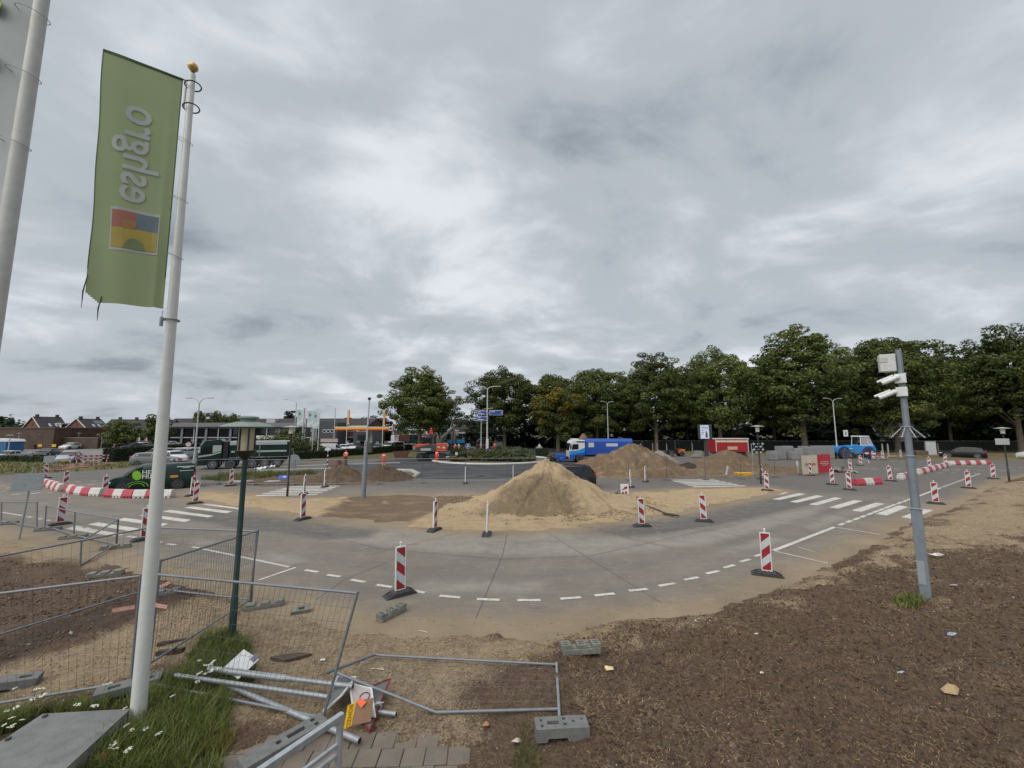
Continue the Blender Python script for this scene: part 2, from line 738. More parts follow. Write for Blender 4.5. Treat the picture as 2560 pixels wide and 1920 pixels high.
# --- earth: zone.r sand, zone.g damp/dark, zone.b rubble or straw
w = NT('earth', 0.95)
zr, zg, zb = w.zone()
nz = w.noise(2.2, 8, 0.68)
fine = w.noise(26, 6, 0.7)
grain = w.noise(110, 3, 0.7)
f = w.ma('ADD', zr, w.mr(nz, 0.25, 0.75, -0.34, 0.34))
f = w.ma('ADD', f, w.mr(fine, 0.3, 0.7, -0.22, 0.22))
f = w.mr(f, 0.28, 0.72)
sandc = w.mix(w.mr(fine, 0.35, 0.7), (0.25, 0.185, 0.115), (0.43, 0.335, 0.22))
soilc = w.mix(w.mr(fine, 0.35, 0.72), (0.080, 0.052, 0.035), (0.205, 0.140, 0.094))
c = w.mix(f, soilc, sandc)
c = w.mix(w.ma('MULTIPLY', zg, w.mr(nz, 0.3, 0.6, 0.6, 1.0)), c, w.mix(w.mr(fine, 0.35, 0.7), (0.042, 0.029, 0.023), (0.11, 0.082, 0.06)))
rub = w.mr(w.voro(22), 0.10, 0.16, 1.0, 0.0)
c = w.mix(w.ma('MULTIPLY', w.ma('MULTIPLY', zb, rub), w.mr(w.noise(9, 3), 0.45, 0.6)), c, (0.36, 0.30, 0.24))
c = w.scale(c, w.mr(w.noise(9, 6, 0.72), 0.3, 0.7, 0.68, 1.30))
c = w.scale(c, w.mr(grain, 0.25, 0.75, 0.62, 1.38))
earth = w.done(c, w.ma('ADD', w.ma('MULTIPLY', fine, 1.0), w.ma('MULTIPLY', grain, 0.35)), 1.0, 0.045)

# --- clean building sand for the island
w = NT('building sand', 0.95)
zr, zg, zb = w.zone()
nz = w.noise(1.6, 7, 0.65)
fine = w.noise(18, 6, 0.7)
grain = w.noise(120, 3, 0.7)
tracks = w.noise(5, 4, 0.6, 0.8, 0.25, 1.6, R(20))
sandc = w.mix(w.mr(fine, 0.35, 0.7), (0.39, 0.285, 0.17), (0.59, 0.45, 0.275))
sandc = w.mix(w.mr(tracks, 0.52, 0.7, 0, 0.55), sandc, (0.27, 0.19, 0.115))
loam = w.mix(w.mr(fine, 0.35, 0.7), (0.14, 0.095, 0.062), (0.25, 0.18, 0.12))
damp = w.mix(w.mr(fine, 0.35, 0.7), (0.165, 0.122, 0.073), (0.275, 0.21, 0.132))
c = w.mix(w.mr(w.ma('ADD', zg, w.mr(w.noise(0.7, 9, 0.72, 0.6, 0.5, 1.6, R(25)), 0.2, 0.8, -0.75, 0.75)), 0.15, 1.0), sandc, loam)
c = w.mix(w.mr(w.ma('ADD', zb, w.mr(w.noise(2.2, 8, 0.75), 0.2, 0.8, -0.5, 0.5)), 0.25, 0.80), c, damp)
c = w.scale(c, w.mr(grain, 0.25, 0.75, 0.8, 1.2))
sandm = w.done(c, w.ma('ADD', fine, w.ma('MULTIPLY', grain, 0.4)), 1.0, 0.07)

# --- brown soil heaps
w = NT('heap soil', 0.95)
zr, zg, zb = w.zone()
nz = w.noise(1.3, 7, 0.7)
fine = w.noise(9, 7, 0.72)
c = w.mix(w.mr(fine, 0.35, 0.7), (0.105, 0.07, 0.044), (0.235, 0.165, 0.105))
c = w.mix(w.mr(nz, 0.5, 0.68), c, (0.27, 0.195, 0.12))
c = w.mix(zg, c, w.mix(w.mr(fine, 0.35, 0.7), (0.03, 0.021, 0.016), (0.085, 0.058, 0.042)))
heapm = w.done(c, w.ma('ADD', fine, w.ma('MULTIPLY', w.noise(60, 3), 0.3)), 0.8, 0.09)

# --- carriageway: zone.r dust, zone.g dark asphalt, zone.b pale concrete
w = NT('worn carriageway', 0.88)
zr, zg, zb = w.zone()
big = w.noise(0.35, 6, 0.6, 0.5)
med = w.noise(2.0, 8, 0.68)
streak = w.noise(1.6, 6, 0.65, 0.3, 0.16, 1.5, R(0))
speck = w.noise(70, 3, 0.8)
c = w.mix(w.mr(big, 0.3, 0.7), (0.165, 0.144, 0.122), (0.225, 0.199, 0.168))
c = w.mix(w.mr(streak, 0.42, 0.72, 0, 0.45), c, (0.130, 0.120, 0.108))
c = w.mix(w.mr(med, 0.52, 0.75, 0, 0.5), c, (0.275, 0.247, 0.208))
c = w.mix(w.ma('MULTIPLY', zg, w.mr(med, 0.2, 0.7, 1.0, 0.72)), c, w.mix(w.mr(streak, 0.35, 0.7), (0.092, 0.089, 0.086), (0.142, 0.134, 0.125)))
c = w.mix(w.ma('MULTIPLY', zb, w.mr(med, 0.3, 0.62, 0.25, 1.0)), c, (0.30, 0.28, 0.245))
df = w.mr(w.ma('ADD', zr, w.mr(med, 0.25, 0.75, -0.45, 0.35)), 0.2, 1.0)
c = w.mix(df, c, w.mix(w.mr(big, 0.3, 0.7), (0.20, 0.155, 0.108), (0.29, 0.228, 0.15)))
blot = w.noise(5.5, 8, 0.75, 0.6, 0.5, 1.3, R(12))
c = w.mix(w.mr(blot, 0.56, 0.70, 0, 0.6), c, (0.32, 0.285, 0.235))
c = w.mix(w.mr(blot, 0.42, 0.26, 0, 0.55), c, (0.085, 0.078, 0.07))
c = w.scale(c, w.mr(speck, 0.3, 0.7, 0.78, 1.22))
roadm = w.done(c, w.ma('ADD', w.ma('MULTIPLY', speck, 0.6), w.ma('MULTIPLY', med, 0.3)), 0.25, 0.01)

# --- fresh bitumen on the roundabout
w = NT('fresh asphalt', 0.62)
a1 = w.noise(0.5, 6, 0.6, 1.2, 0.5, 1.4)
c = w.mix(w.mr(a1, 0.35, 0.68), (0.026, 0.028, 0.032), (0.088, 0.090, 0.094))
c = w.mix(w.mr(w.noise(3, 6), 0.55, 0.75, 0, 0.45), c, (0.13, 0.12, 0.105))
freshm = w.done(c, w.noise(60, 3), 0.3, 0.01)

# --- parking lot, verge grass, brick path, far ground
w = NT('parking asphalt', 0.85)
c = w.mix(w.mr(w.noise(0.4, 6), 0.3, 0.7), (0.15, 0.15, 0.152), (0.24, 0.235, 0.23))
parkm = w.done(w.scale(c, w.mr(w.noise(12, 4), 0.3, 0.7, 0.85, 1.15)))
w = NT('verge grass', 0.95)
zr, zg, zb = w.zone()
c = w.mix(w.mr(w.noise(0.7, 7, 0.7), 0.35, 0.62), (0.048, 0.062, 0.020), (0.155, 0.125, 0.055))
c = w.mix(w.mr(w.noise(6, 6, 0.75), 0.42, 0.7, 0, 0.7), c, (0.105, 0.080, 0.040))
c = w.mix(zr, c, (0.26, 0.20, 0.12))
vergem = w.done(w.scale(c, w.mr(w.noise(25, 5), 0.3, 0.7, 0.6, 1.4)), w.noise(18, 5, 0.7), 0.9, 0.15)
w = NT('far ground', 0.95)
c = w.mix(w.mr(w.noise(0.08, 7, 0.65), 0.35, 0.65), (0.060, 0.068, 0.026), (0.125, 0.098, 0.060))
farm = w.done(w.scale(c, w.mr(w.noise(3, 6), 0.3, 0.7, 0.7, 1.3)))
brickpath = mat('red brick path', (0.20, 0.085, 0.062), 0.9, 0, 0.25, 3, 0.3, 30, dirt=0.4, dirtcol=(0.22, 0.16, 0.11))
w = NT('road marking paint', 0.65)
c = w.scale((0.60, 0.58, 0.53), w.mr(w.noise(3, 5), 0.3, 0.7, 0.82, 1.1))
c = w.mix(w.mr(w.noise(11, 9, 0.78), 0.50, 0.66, 0, 0.85), c, (0.22, 0.195, 0.165))
paint = w.done(w.mix(w.mr(w.noise(1.2, 6, 0.7), 0.5, 0.7, 0, 0.5), c, (0.26, 0.225, 0.18)))
paintold = mat('worn road marking paint', (0.50, 0.48, 0.43), 0.6, 0, 0.16, 6, dirt=0.75, dirtcol=(0.25, 0.23, 0.195))
sealant = mat('joint sealant', (0.085, 0.074, 0.062), 0.8, 0, 0.3, 8)
kerbm = mat('kerb concrete', (0.36, 0.345, 0.31), 0.85, 0, 0.15, 3, 0.2, 50, dirt=0.3)
kerbw = mat('white painted kerb', (0.64, 0.62, 0.57), 0.7, 0, 0.08, 3, dirt=0.25)

# far ground reaching the horizon
gm = MB().quad((-4000, -60, -0.06), (4000, -60, -0.06), (4000, 5500, -0.06), (-4000, 5500, -0.06))
structure('ground', gm.mesh('ground', farm))


def PX(lst):
	return [G(a, b) for a, b in lst]


near_edge = PX([(0, 1332), (50, 1345), (180, 1362), (300, 1396), (360, 1417), (405, 1430), (573, 1465), (640, 1490), (760, 1520), (850, 1545), (960, 1560), (1100, 1568),
				(1200, 1563), (1300, 1572), (1400, 1562), (1520, 1548), (1660, 1532), (1760, 1524), (1850, 1492), (1920, 1462), (1990, 1440), (2060, 1408), (2130, 1378),
				(2200, 1338), (2270, 1302), (2330, 1284), (2400, 1256), (2470, 1216), (2540, 1194), (2620, 1183)])
fg_poly = [Vector((-60, 30, 0))] + near_edge + [Vector((90, 42, 0)), Vector((90, 1, 0)), Vector((-60, 1, 0))]
isl_poly = PX([(455, 1238), (500, 1229), (560, 1231), (640, 1240), (720, 1245), (820, 1244), (900, 1239), (1000, 1236), (1100, 1237), (1280, 1236), (1400, 1233), (1560, 1231),
			(1700, 1223), (1850, 1218), (1930, 1219), (1975, 1227), (1900, 1241), (1800, 1262), (1650, 1290), (1500, 1312), (1380, 1326), (1260, 1331), (1130, 1327), (1020, 1317),
			(990, 1311), (900, 1307), (820, 1299), (740, 1287), (650, 1275), (580, 1267), (500, 1251)])
loam_poly = PX([(880, 1240), (1010, 1236), (1180, 1236), (1230, 1240), (1100, 1285), (1020, 1312), (900, 1309), (790, 1295), (850, 1265)])
darkA = PX([(1470, 1326), (1640, 1299), (1800, 1270), (1960, 1238), (2050, 1255), (1990, 1270), (1800, 1312), (1660, 1334), (1560, 1342)])
darkB = PX([(470, 1268), (580, 1272), (740, 1300), (960, 1325), (930, 1345), (800, 1352), (640, 1330), (440, 1300)])
paleA = PX([(990, 1315), (1260, 1334), (1390, 1330), (1560, 1342), (1660, 1336), (1990, 1272), (2060, 1262), (2050, 1300), (1800, 1360), (1500, 1395), (1250, 1392), (1000, 1372), (800, 1352)])


def road_zone(x, y, z):
	dz_ = np.maximum(-sdist(isl_poly, x, y), 0)
	dn = np.maximum(-sdist(fg_poly, x, y), 0)
	dust = np.clip(1.05 * np.exp(-dz_ / 0.5) + 0.40 * np.exp(-dz_ / 2.5) + 1.1 * np.exp(-dn / 0.45) + 0.5 * np.exp(-dn / 1.5), 0, 1.2)
	wob = (fbm(x * 0.8, y * 0.8, 3) - 0.5) * 0.5
	dark = np.maximum(sstep(-0.05, 0.12, sdist(darkA, x, y) + wob * 0.2), sstep(-0.1, 0.4, sdist(darkB, x, y) + wob))
	dark = np.maximum(dark, 0.85 * sstep(27.5, 32, y + 0.10 * x))
	for c_, w_, a_ in ((1.5, .22, .4), (3.0, .28, .55), (4.6, .3, .5), (6.4, .35, .35)):
		dark = np.maximum(dark, a_ * np.exp(-((dn + wob * 0.5 - c_) / w_) ** 2) * sstep(0.3, 0.65, fbm(x * 0.25 + c_, y * 0.25, 8, 3)))
	pale = 0.75 * sstep(-0.2, 0.6, sdist(paleA, x, y) + wob)
	pale = np.maximum(pale, 0.8 * np.exp(-((dn - 2.25) / 0.35) ** 2) * sstep(0.45, 0.7, fbm(x * 0.5, y * 0.5, 9, 4)))
	return np.stack([dust, np.clip(dark, 0, 1), pale * (1 - dark), np.ones_like(x)], 1)


rp = np.array([(-120, 8), (115, 8), (115, 57), (62, 59), (32, 66), (12, 92), (8, 140), (-12, 140), (-14, 92), (-16, 66), (-120, 66)], float)
xs = np.concatenate([np.arange(-120, -30, 2.0), np.arange(-30, 30, 0.25), np.arange(30, 115, 1.5)])
ys = np.concatenate([np.arange(8, 34, 0.25), np.arange(34, 140, 1.5)])
me = grid_mesh('road', xs, ys, lambda x, y: np.where(sdist(rp, x, y) > -0.8, 0.0, -1.0), -0.5, road_zone, [roadm])
co = np.zeros(len(me.vertices) * 3)
me.vertices.foreach_get('co', co)
co[2::3] = 0.0
me.vertices.foreach_set('co', co)
road = structure('road', me)

# new asphalt of the roundabout
fresh = PX([(690, 1180), (790, 1172), (880, 1163), (960, 1150), (1030, 1140), (1060, 1128), (1420, 1126), (1500, 1140), (1530, 1158), (1500, 1178), (1380, 1190), (1230, 1197), (1100, 1198),
			(1035, 1196), (1048, 1187), (1030, 1179), (985, 1177), (900, 1181), (800, 1187), (700, 1188)])
poly_sheet('roundabout_asphalt', fresh, 0.005, freshm)
# parking lot far left
poly_sheet('parking_lot', [(-150, 66), (-16, 66), (-14, 92), (-12, 128), (-150, 128)], -0.02, parkm)


def strip(mb, a, b, wd, z=0.010):
	a, b = Vector(a), Vector(b)
	d = (b - a)
	d.z = 0
	d.normalize()
	n = Vector((-d.y, d.x, 0)) * (wd / 2)
	mb.quad((a.x - n.x, a.y - n.y, z), (b.x - n.x, b.y - n.y, z), (b.x + n.x, b.y + n.y, z), (a.x + n.x, a.y + n.y, z))


def zoomer(ox, oy, k):
	return lambda x, y: G(ox + x * k, oy + y * k)


markings = bpy.data.objects.new('road_markings', None)
C.objects.link(markings)
markings['kind'] = 'structure'
Z4, Z5, Z6 = zoomer(560, 1180, .3345), zoomer(1240, 1160, .3345), zoomer(1860, 1100, .3165)
Z7, Z8, Z9 = zoomer(0, 1180, .3165), zoomer(0, 1180, .1446), zoomer(2260, 1040, .1356)
Z10, Z11, Z12 = zoomer(1980, 1060, .1627), zoomer(480, 960, .2893), zoomer(1640, 1050, .1627)


def dash(zf, a, b, wd=0.14, m=None):
	mb = MB()
	strip(mb, zf(*a), zf(*b), wd)
	mb.build('dash', m or paint, markings, fix=False)


for a, b in [((605, 735), (705, 750)), ((770, 770), (870, 785)), ((950, 807), (1055, 825)), ((1140, 845), (1255, 862)), ((1390, 885), (1500, 905)), ((1610, 927), (1765, 940)), ((1890, 952), (2060, 958))]:
	dash(Z4, a, b, 0.13)
for a, b in [((160, 1020), (332, 1020)), ((480, 1010), (635, 998)), ((737, 985), (887, 970)), ((993, 950), (1133, 935)), ((1218, 913), (1337, 893)), ((1407, 868), (1513, 848)), ((1573, 822), (1665, 800)),
			((1702, 778), (1783, 756)), ((1825, 733), (1900, 713)), ((1935, 692), (1990, 675))]:
	dash(Z5, a, b, 0.13)
dash(Z6, (235, 875), (718, 688), 0.16)
dash(Z6, (240, 878), (665, 977), 0.09)
dash(Z6, (720, 690), (1075, 748), 0.09)
dash(Z6, (430, 848), (560, 885), 0.06, paintold)
for x, y in [(772, 667), (831, 645), (889, 624), (942, 605), (996, 585), (1040, 568), (1088, 551), (1135, 533), (1176, 517), (1232, 497), (1270, 484), (1308, 470)]:
	dash(Z6, (x - 21, y + 8), (x + 21, y - 8), 0.17)
dash(Z6, (1378, 445), (1560, 376), 0.15)
for i in range(17):
	x = 1575 + i * 17.5
	y = 370 - i * 6.3
	dash(Z6, (x - 5.5, y + 2), (x + 5.5, y - 2), 0.16)
dash(Z4, (-240, 560), (490, 712), 0.12, paintold)
dash(Z4, (535, 715), (260, 810), 0.10)
for a, b in [((1320, 568), (1390, 578)), ((1225, 552), (1280, 560)), ((1010, 508), (1075, 520)), ((905, 490), (965, 500)), ((670, 442), (715, 452)), ((590, 428), (640, 438)), ((365, 380), (395, 386)), ((300, 368), (330, 375)), ((215, 353), (250, 360))]:
	dash(Z7, a, b, 0.16, paintold)
dash(Z7, (0, 318), (180, 346), 0.14, paintold)
for a, b in [((0, 348), (100, 342)), ((195, 398), (365, 378)), ((525, 382), (700, 358)), ((850, 307), (1000, 302)), ((1310, 170), (1415, 165)), ((1500, 218), (1640, 212)), ((1560, 160), (1670, 155)), ((835, 364), (895, 360)),
			((100, 280), (220, 270)), ((1850, 148), (1960, 144)), ((0, 245), (90, 240))]:
	dash(Z8, a, b, 0.2, paint)
for a, b in [((950, 683), (1040, 687)), ((1070, 682), (1190, 686)), ((1230, 682), (1350, 688)), ((1400, 684), (1480, 688)), ((1560, 684), (1700, 690)), ((1210, 705), (1330, 710)), ((1580, 708), (1660, 713)), ((1500, 575), (1580, 577)), ((1640, 577), (1720, 579))]:
	dash(Z10, a, b, 0.22, paint)
for a, b in [((700, 985), (820, 990)), ((900, 985), (1040, 990)), ((1100, 985), (1220, 990)), ((720, 1008), (830, 1012)), ((910, 1010), (1040, 1016)), ((1340, 1008), (1500, 1014)), ((600, 1045), (720, 1051)), ((860, 1046), (950, 1054)),
			((1280, 1050), (1410, 1060)), ((1550, 990), (1720, 993)), ((1740, 994), (1870, 998)), ((1980, 996), (2080, 1000)), ((1900, 945), (1980, 950)), ((2120, 950), (2210, 955)), ((1380, 935), (1500, 940)), ((1150, 930), (1270, 935)), ((1760, 1012), (1880, 1016)), ((280, 845), (380, 848))]:
	dash(Z9, a, b, 0.22, paint)


def zebra(zf, quads, m=None):
	for q in quads:
		p = [zf(*a) for a in q]
		MB().quad(*[(v.x, v.y, 0.006) for v in p]).build('zebra_stripe', m or paint, markings)


zebra(Z6, [((218, 468), (278, 475), (490, 428), (430, 420)), ((360, 488), (418, 497), (630, 445), (570, 437)), ((512, 508), (578, 517), (777, 460), (715, 453)), ((670, 533), (745, 543), (940, 482), (870, 474)),
		((847, 557), (927, 568), (1110, 505), (1040, 495)), ((1038, 585), (1125, 598), (1300, 528), (1220, 517)), ((1240, 610), (1330, 625), (1497, 555), (1410, 545)), ((268, 434), (300, 430), (350, 414), (320, 413))])
zebra(Z7, [((1450, 283), (1515, 273), (1840, 312), (1785, 327)), ((1280, 313), (1345, 300), (1690, 347), (1645, 360)), ((1100, 345), (1150, 332), (1510, 378), (1460, 397)), ((920, 380), (985, 362), (1330, 410), (1275, 430)),
		((690, 415), (770, 398), (1100, 447), (1050, 470)), ((515, 450), (590, 430), (970, 490), (900, 510)), ((1590, 258), (1640, 252), (1935, 290), (1890, 296))])
for (a, b) in [((550, 965), (1085, 955)), ((610, 948), (1130, 938)), ((670, 932), (1170, 922)), ((725, 917), (1210, 908)), ((780, 903), (1240, 895)), ((830, 890), (1275, 882))]:
	mb = MB()
	strip(mb, Z11(*a), Z11(*b), 0.42, 0.006)
	mb.build('zebra_stripe', paint, markings, fix=False)
for (a, b) in [((565, 1028), (1370, 1012)), ((485, 1003), (1255, 990)), ((415, 983), (1170, 970)), ((345, 965), (1070, 951)), ((275, 945), (970, 932)), ((250, 925), (900, 915))]:
	mb = MB()
	strip(mb, Z12(*a), Z12(*b), 0.42, 0.006)
	mb.build('zebra_stripe', paint, markings, fix=False)
# joints between the cast concrete bays
for a in [((1268, 1334), (1255, 1392), (1190, 1545)), ((1366, 1330), (1475, 1398), (1655, 1508)), ((1492, 1322), (1600, 1352), (1680, 1370)), ((1155, 1330), (1000, 1368), (930, 1385)), ((1000, 1392), (860, 1450), (790, 1500)),
		((700, 1312), (950, 1372), (1250, 1398), (1475, 1390), (1780, 1322)), ((1740, 1320), (1890, 1346)), ((1820, 1425), (1900, 1440)), ((905, 1242), (935, 1226)), ((1193, 1236), (1193, 1222)), ((560, 1222), (900, 1215), (1300, 1212))]:
	mb = MB()
	for q, r_ in zip(a[:-1], a[1:]):
		strip(mb, G(*q), G(*r_), 0.022, 0.0035)
	mb.build('joint', sealant, markings, fix=False)

# ------------------------------------------------------------------ foreground terrain
sandA = PX([(470, 1500), (700, 1510), (900, 1570), (1100, 1580), (1390, 1590), (1420, 1640), (1300, 1680), (1180, 1720), (1200, 1800), (1150, 1850), (620, 1850), (560, 1790), (600, 1640)])
sandB = PX([(1400, 1580), (1700, 1545), (1800, 1520), (2000, 1455), (2200, 1345), (2330, 1290), (2480, 1215), (2640, 1190), (2640, 1385), (2450, 1402), (2300, 1425), (2150, 1455), (1980, 1518), (1700, 1585)])
sandC = PX([(-60, 1700), (150, 1625), (330, 1563), (480, 1500), (600, 1560), (500, 1640), (340, 1720), (-60, 1790)])
sandD = PX([(-100, 1330), (150, 1360), (300, 1400), (250, 1425), (0, 1395), (-100, 1390)])
darkS = PX([(-80, 1640), (120, 1565), (300, 1515), (470, 1470), (480, 1500), (330, 1560), (150, 1622), (-80, 1700)])
leftS = PX([(-200, 1390), (0, 1400), (250, 1430), (420, 1440), (560, 1490), (470, 1500), (330, 1560), (150, 1625), (-200, 1720)])


TRACKS = [PX(q_) for q_ in ([(1430, 1680), (1700, 1590), (1950, 1640), (2200, 1740), (2620, 1830)], [(1560, 1900), (1800, 1760), (2100, 1700), (2400, 1560), (2640, 1500)], [(1620, 1570), (1900, 1560), (2160, 1620), (2640, 1700)])]


def fg_h(x, y):
	d = sdist(fg_poly, x, y) + (fbm(x * 1.5, y * 1.5, 11, 4) - 0.5) * 0.55
	base = sstep(-0.15, 1.3, d) * 0.075 - 0.028
	am = sstep(-0.1, 1.2, d)
	right = sstep(1.5, 4.0, x - 0.35 * (9 - y))
	lump = (fbm(x * 0.9, y * 0.9, 21, 3) - 0.5) * 0.14 + (fbm(x * 3.1, y * 3.1, 22, 4, 0.55) - 0.5) * (0.075 + 0.10 * right) + (fbm(x * 9, y * 9, 23, 3, 0.6) - 0.5) * (0.035 + 0.03 * right)
	rid = np.abs(fbm(x * 0.6 + 0.5 * y, y * 1.6 - 0.25 * x, 29, 3) - 0.5)
	h = base + am * lump + right * am * (0.10 * sstep(0.12, 0.0, rid) + 0.04)
	for tr_ in TRACKS:
		q_ = np.full(x.shape, 9.0)
		for a_, b_ in zip(tr_[:-1], tr_[1:]):
			e_ = b_ - a_
			t_ = np.clip(((x - a_.x) * e_.x + (y - a_.y) * e_.y) / (e_.x ** 2 + e_.y ** 2), 0, 1)
			q_ = np.minimum(q_, np.hypot(x - a_.x - t_ * e_.x, y - a_.y - t_ * e_.y))
		q_ = q_ + (fbm(x * 1.3, y * 1.3, 37, 3) - 0.5) * 0.3
		h = h - am * (0.06 * np.exp(-(q_ / 0.17) ** 2) - 0.06 * np.exp(-((q_ - 0.42) / 0.15) ** 2))
	ruts = sstep(-0.2, 0.4, sdist(leftS, x, y))
	h = h + ruts * am * (0.05 + 0.03 * np.sin((y * 0.86 + x * 0.5) * 5.2))
	sl_ = sstep(7.4, 5.6, y)
	keep_flat = np.exp(-(((x + 1.6) / 3.4) ** 2 + ((y - 5.4) / 1.0) ** 2) ** 2)
	h = h + 0.05 * right * am
	h = np.where(d > 0.9, np.maximum(h, 0.012 + 0.02 * fbm(x * 6, y * 6, 39, 3)), h)
	return h * (1 - 0.7 * keep_flat) - 0.02 * keep_flat


def fg_zone(x, y, z):
	wob = (fbm(x * 1.2, y * 1.2, 31, 4) - 0.5) * 1.1
	s = sstep(-0.5, 0.5, sdist(sandA, x, y) + wob) * 0.74
	s = np.maximum(s, sstep(-1.2, 1.2, sdist(sandB, x, y) + wob * 3.2) * (0.50 + 0.55 * fbm(x * 0.5, y * 0.8, 33, 4)))
	s = np.maximum(s, sstep(-0.3, 0.4, sdist(sandC, x, y) + wob * 0.6) * 0.88)
	s = np.maximum(s, sstep(-0.5, 0.5, sdist(sandD, x, y) + wob) * 0.7)
	d = sdist(fg_poly, x, y)
	s = np.maximum(s, np.exp(-np.maximum(d, 0) / 0.8) * 0.62 * (x > -6) * (x < 3.6))
	s = np.maximum(s, np.clip(0.12 + (fbm(x * 0.42 + 0.2 * y, y * 0.7, 35, 4) - 0.5) * 0.75 * (x > 1), 0.0, 0.55))
	dk = sstep(-0.1, 0.3, sdist(darkS, x, y) + wob * 0.4) * 0.9
	rub = np.maximum(sstep(-0.3, 0.5, sdist(leftS, x, y)), 0.5 * (x > 1.5))
	return np.stack([s * (1 - 0.6 * dk), dk, rub, np.ones_like(x)], 1)


xs = np.concatenate([np.arange(-60, -16, 0.5), np.arange(-16, -9.5, 0.10), np.arange(-9.5, 11, 0.045), np.arange(11, 18, 0.09), np.arange(18, 90, 0.4)])
ys = np.concatenate([np.arange(2.5, 4.6, 0.2), np.arange(4.6, 10.6, 0.045), np.arange(10.6, 18, 0.09), np.arange(18, 46, 0.3)])
structure('earth_verge', grid_mesh('earth_verge', xs, ys, fg_h, -0.02, fg_zone, [earth]))


def isl_h(x, y):
	d = sdist(isl_poly, x, y) + (fbm(x * 1.1, y * 1.1, 41, 4) - 0.5) * 0.9
	am = sstep(-0.1, 1.4, d)
	return am * (0.07 + (fbm(x * 0.8, y * 0.8, 42, 4) - 0.4) * 0.30 + (fbm(x * 3.5, y * 3.5, 43, 3) - 0.5) * 0.10) * (1 - 0.72 * sstep(-0.3, 0.6, sdist(loam_poly, x, y))) + 0.02 * am - 0.02


def isl_zone(x, y, z):
	lo = sstep(-0.4, 0.5, sdist(loam_poly, x, y) + (fbm(x, y, 44) - 0.5) * 0.9)
	return np.stack([np.ones_like(x), lo, 0.16 + 0 * x, np.ones_like(x)], 1)


structure('sand_island', grid_mesh('sand_island', np.arange(-24, 22, 0.11), np.arange(16.6, 31, 0.11), isl_h, -0.012, isl_zone, [sandm]))


def heap(name, label, cx, cy, rx, ry, h, seed, m, zone=None, extra=(), step=0.12, sharp=1.15, crest=0.0, rough=0.16):
	def hf(x, y):
		wob = 1 + (fbm(x * 0.7 + seed, y * 0.7, seed, 3) - 0.5) * 0.5
		z = np.full(x.shape, -0.2)
		for (ex, ey, ax, ay, hh) in ((cx, cy, rx, ry, h),) + tuple(extra):
			q = np.sqrt(((x - ex) / ax) ** 2 + ((y - ey) / ay) ** 2) * wob
			c_ = hh * (1 - np.sqrt(q * q + crest * crest) ** (1 / sharp) + crest)
			z = np.maximum(z, np.where(q < 1.5, c_, -0.2))
		th_ = np.arctan2(y - cy, x - cx)
		gul = np.abs(fbm(th_ * 3.2, np.hypot(x - cx, y - cy) * 0.35, seed + 8, 3) - 0.5)
		z = z - rough * 0.8 * sstep(0.09, 0.0, gul) * np.clip(z, 0, 1)
		z = z + (fbm(x * 1.4, y * 1.4, seed + 5, 4) - 0.5) * rough * np.clip(z + 0.25, 0, 1) * 1.6 + (fbm(x * 5, y * 5, seed + 6, 4, 0.6) - 0.5) * rough * 0.6 * np.clip(z + 0.2, 0, 1)
		return z
	X0, X1 = cx - rx * 1.7, cx + rx * 1.7
	Y0, Y1 = cy - ry * 1.7, cy + ry * 1.7
	for e_ in extra:
		X0, X1 = min(X0, e_[0] - e_[2] * 1.4), max(X1, e_[0] + e_[2] * 1.4)
		Y0, Y1 = min(Y0, e_[1] - e_[3] * 1.4), max(Y1, e_[1] + e_[3] * 1.4)
	me_ = grid_mesh(name, np.arange(X0, X1, step), np.arange(Y0, Y1, step), hf, 0.0, zone, [m])
	o = obj(name, me_)
	return tag(o, label, 'heap')


def sand_zone(x, y, z):
	# damp sand slid down the front of the heap
	d = 0.95 * sstep(0.0, 0.6, 1 - np.hypot((x - 1.0) / 4.0, (y - 21.0) / 3.4)) * sstep(2.35, 1.9, z)
	d = np.maximum(d, 0.55 * sstep(0.3, 0.9, 1 - np.hypot((x - 3.2) / 1.6, (y - 23.2) / 2.0)))
	return np.stack([np.ones_like(x), 0 * x, d * 0.85, np.ones_like(x)], 1)


heap('sand_heap', 'pointed heap of yellow sand in the middle of the traffic island', 2.0, 24.2, 4.4, 3.8, 2.66, 60, sandm, sand_zone, ((-0.6, 22.6, 3.6, 2.2, 0.55), (5.2, 23.4, 3.2, 2.2, 0.5)), 0.075, 1.10, 0.04, 0.24)


def soil_zone(dk):
	return lambda x, y, z: np.stack([0 * x, dk + 0 * x, 0 * x, np.ones_like(x)], 1)


p = G(1575, 1192)
heap('soil_heap', 'largest brown soil heap, in front of the blue street sweeper truck', 12.5, 41.9, 4.2, 4.2, 3.2, 70, heapm, soil_zone(0.0), ((9.3, 41.3, 3.2, 3.2, 2.1),), 0.16, 1.25, 0.28, 0.3)
heap('soil_heap', 'brown soil heap before the red open container', 24.2, 45.4, 3.9, 3.4, 2.2, 71, heapm, soil_zone(0.15), ((27.5, 44.0, 4, 2.4, 0.5),), 0.18, 1.2, 0.22, 0.25)
heap('soil_heap', 'small dark clod heap behind the mesh fence, left of the billboard post foot', 19.8, 45.6, 1.9, 1.3, 0.75, 72, heapm, soil_zone(1.0), (), 0.12, 1.2, 0.2, 0.3)
heap('soil_heap', 'left one of the two low dark soil heaps beside the roundabout', -15.0, 35.6, 2.5, 2.2, 1.35, 73, heapm, soil_zone(0.45), (), 0.12, 1.05, 0.2, 0.3)
heap('soil_heap', 'right one of the two low dark soil heaps beside the roundabout', -11.6, 36.2, 2.4, 2.0, 1.3, 74, heapm, soil_zone(0.6), (), 0.12, 1.15, 0.2, 0.25)
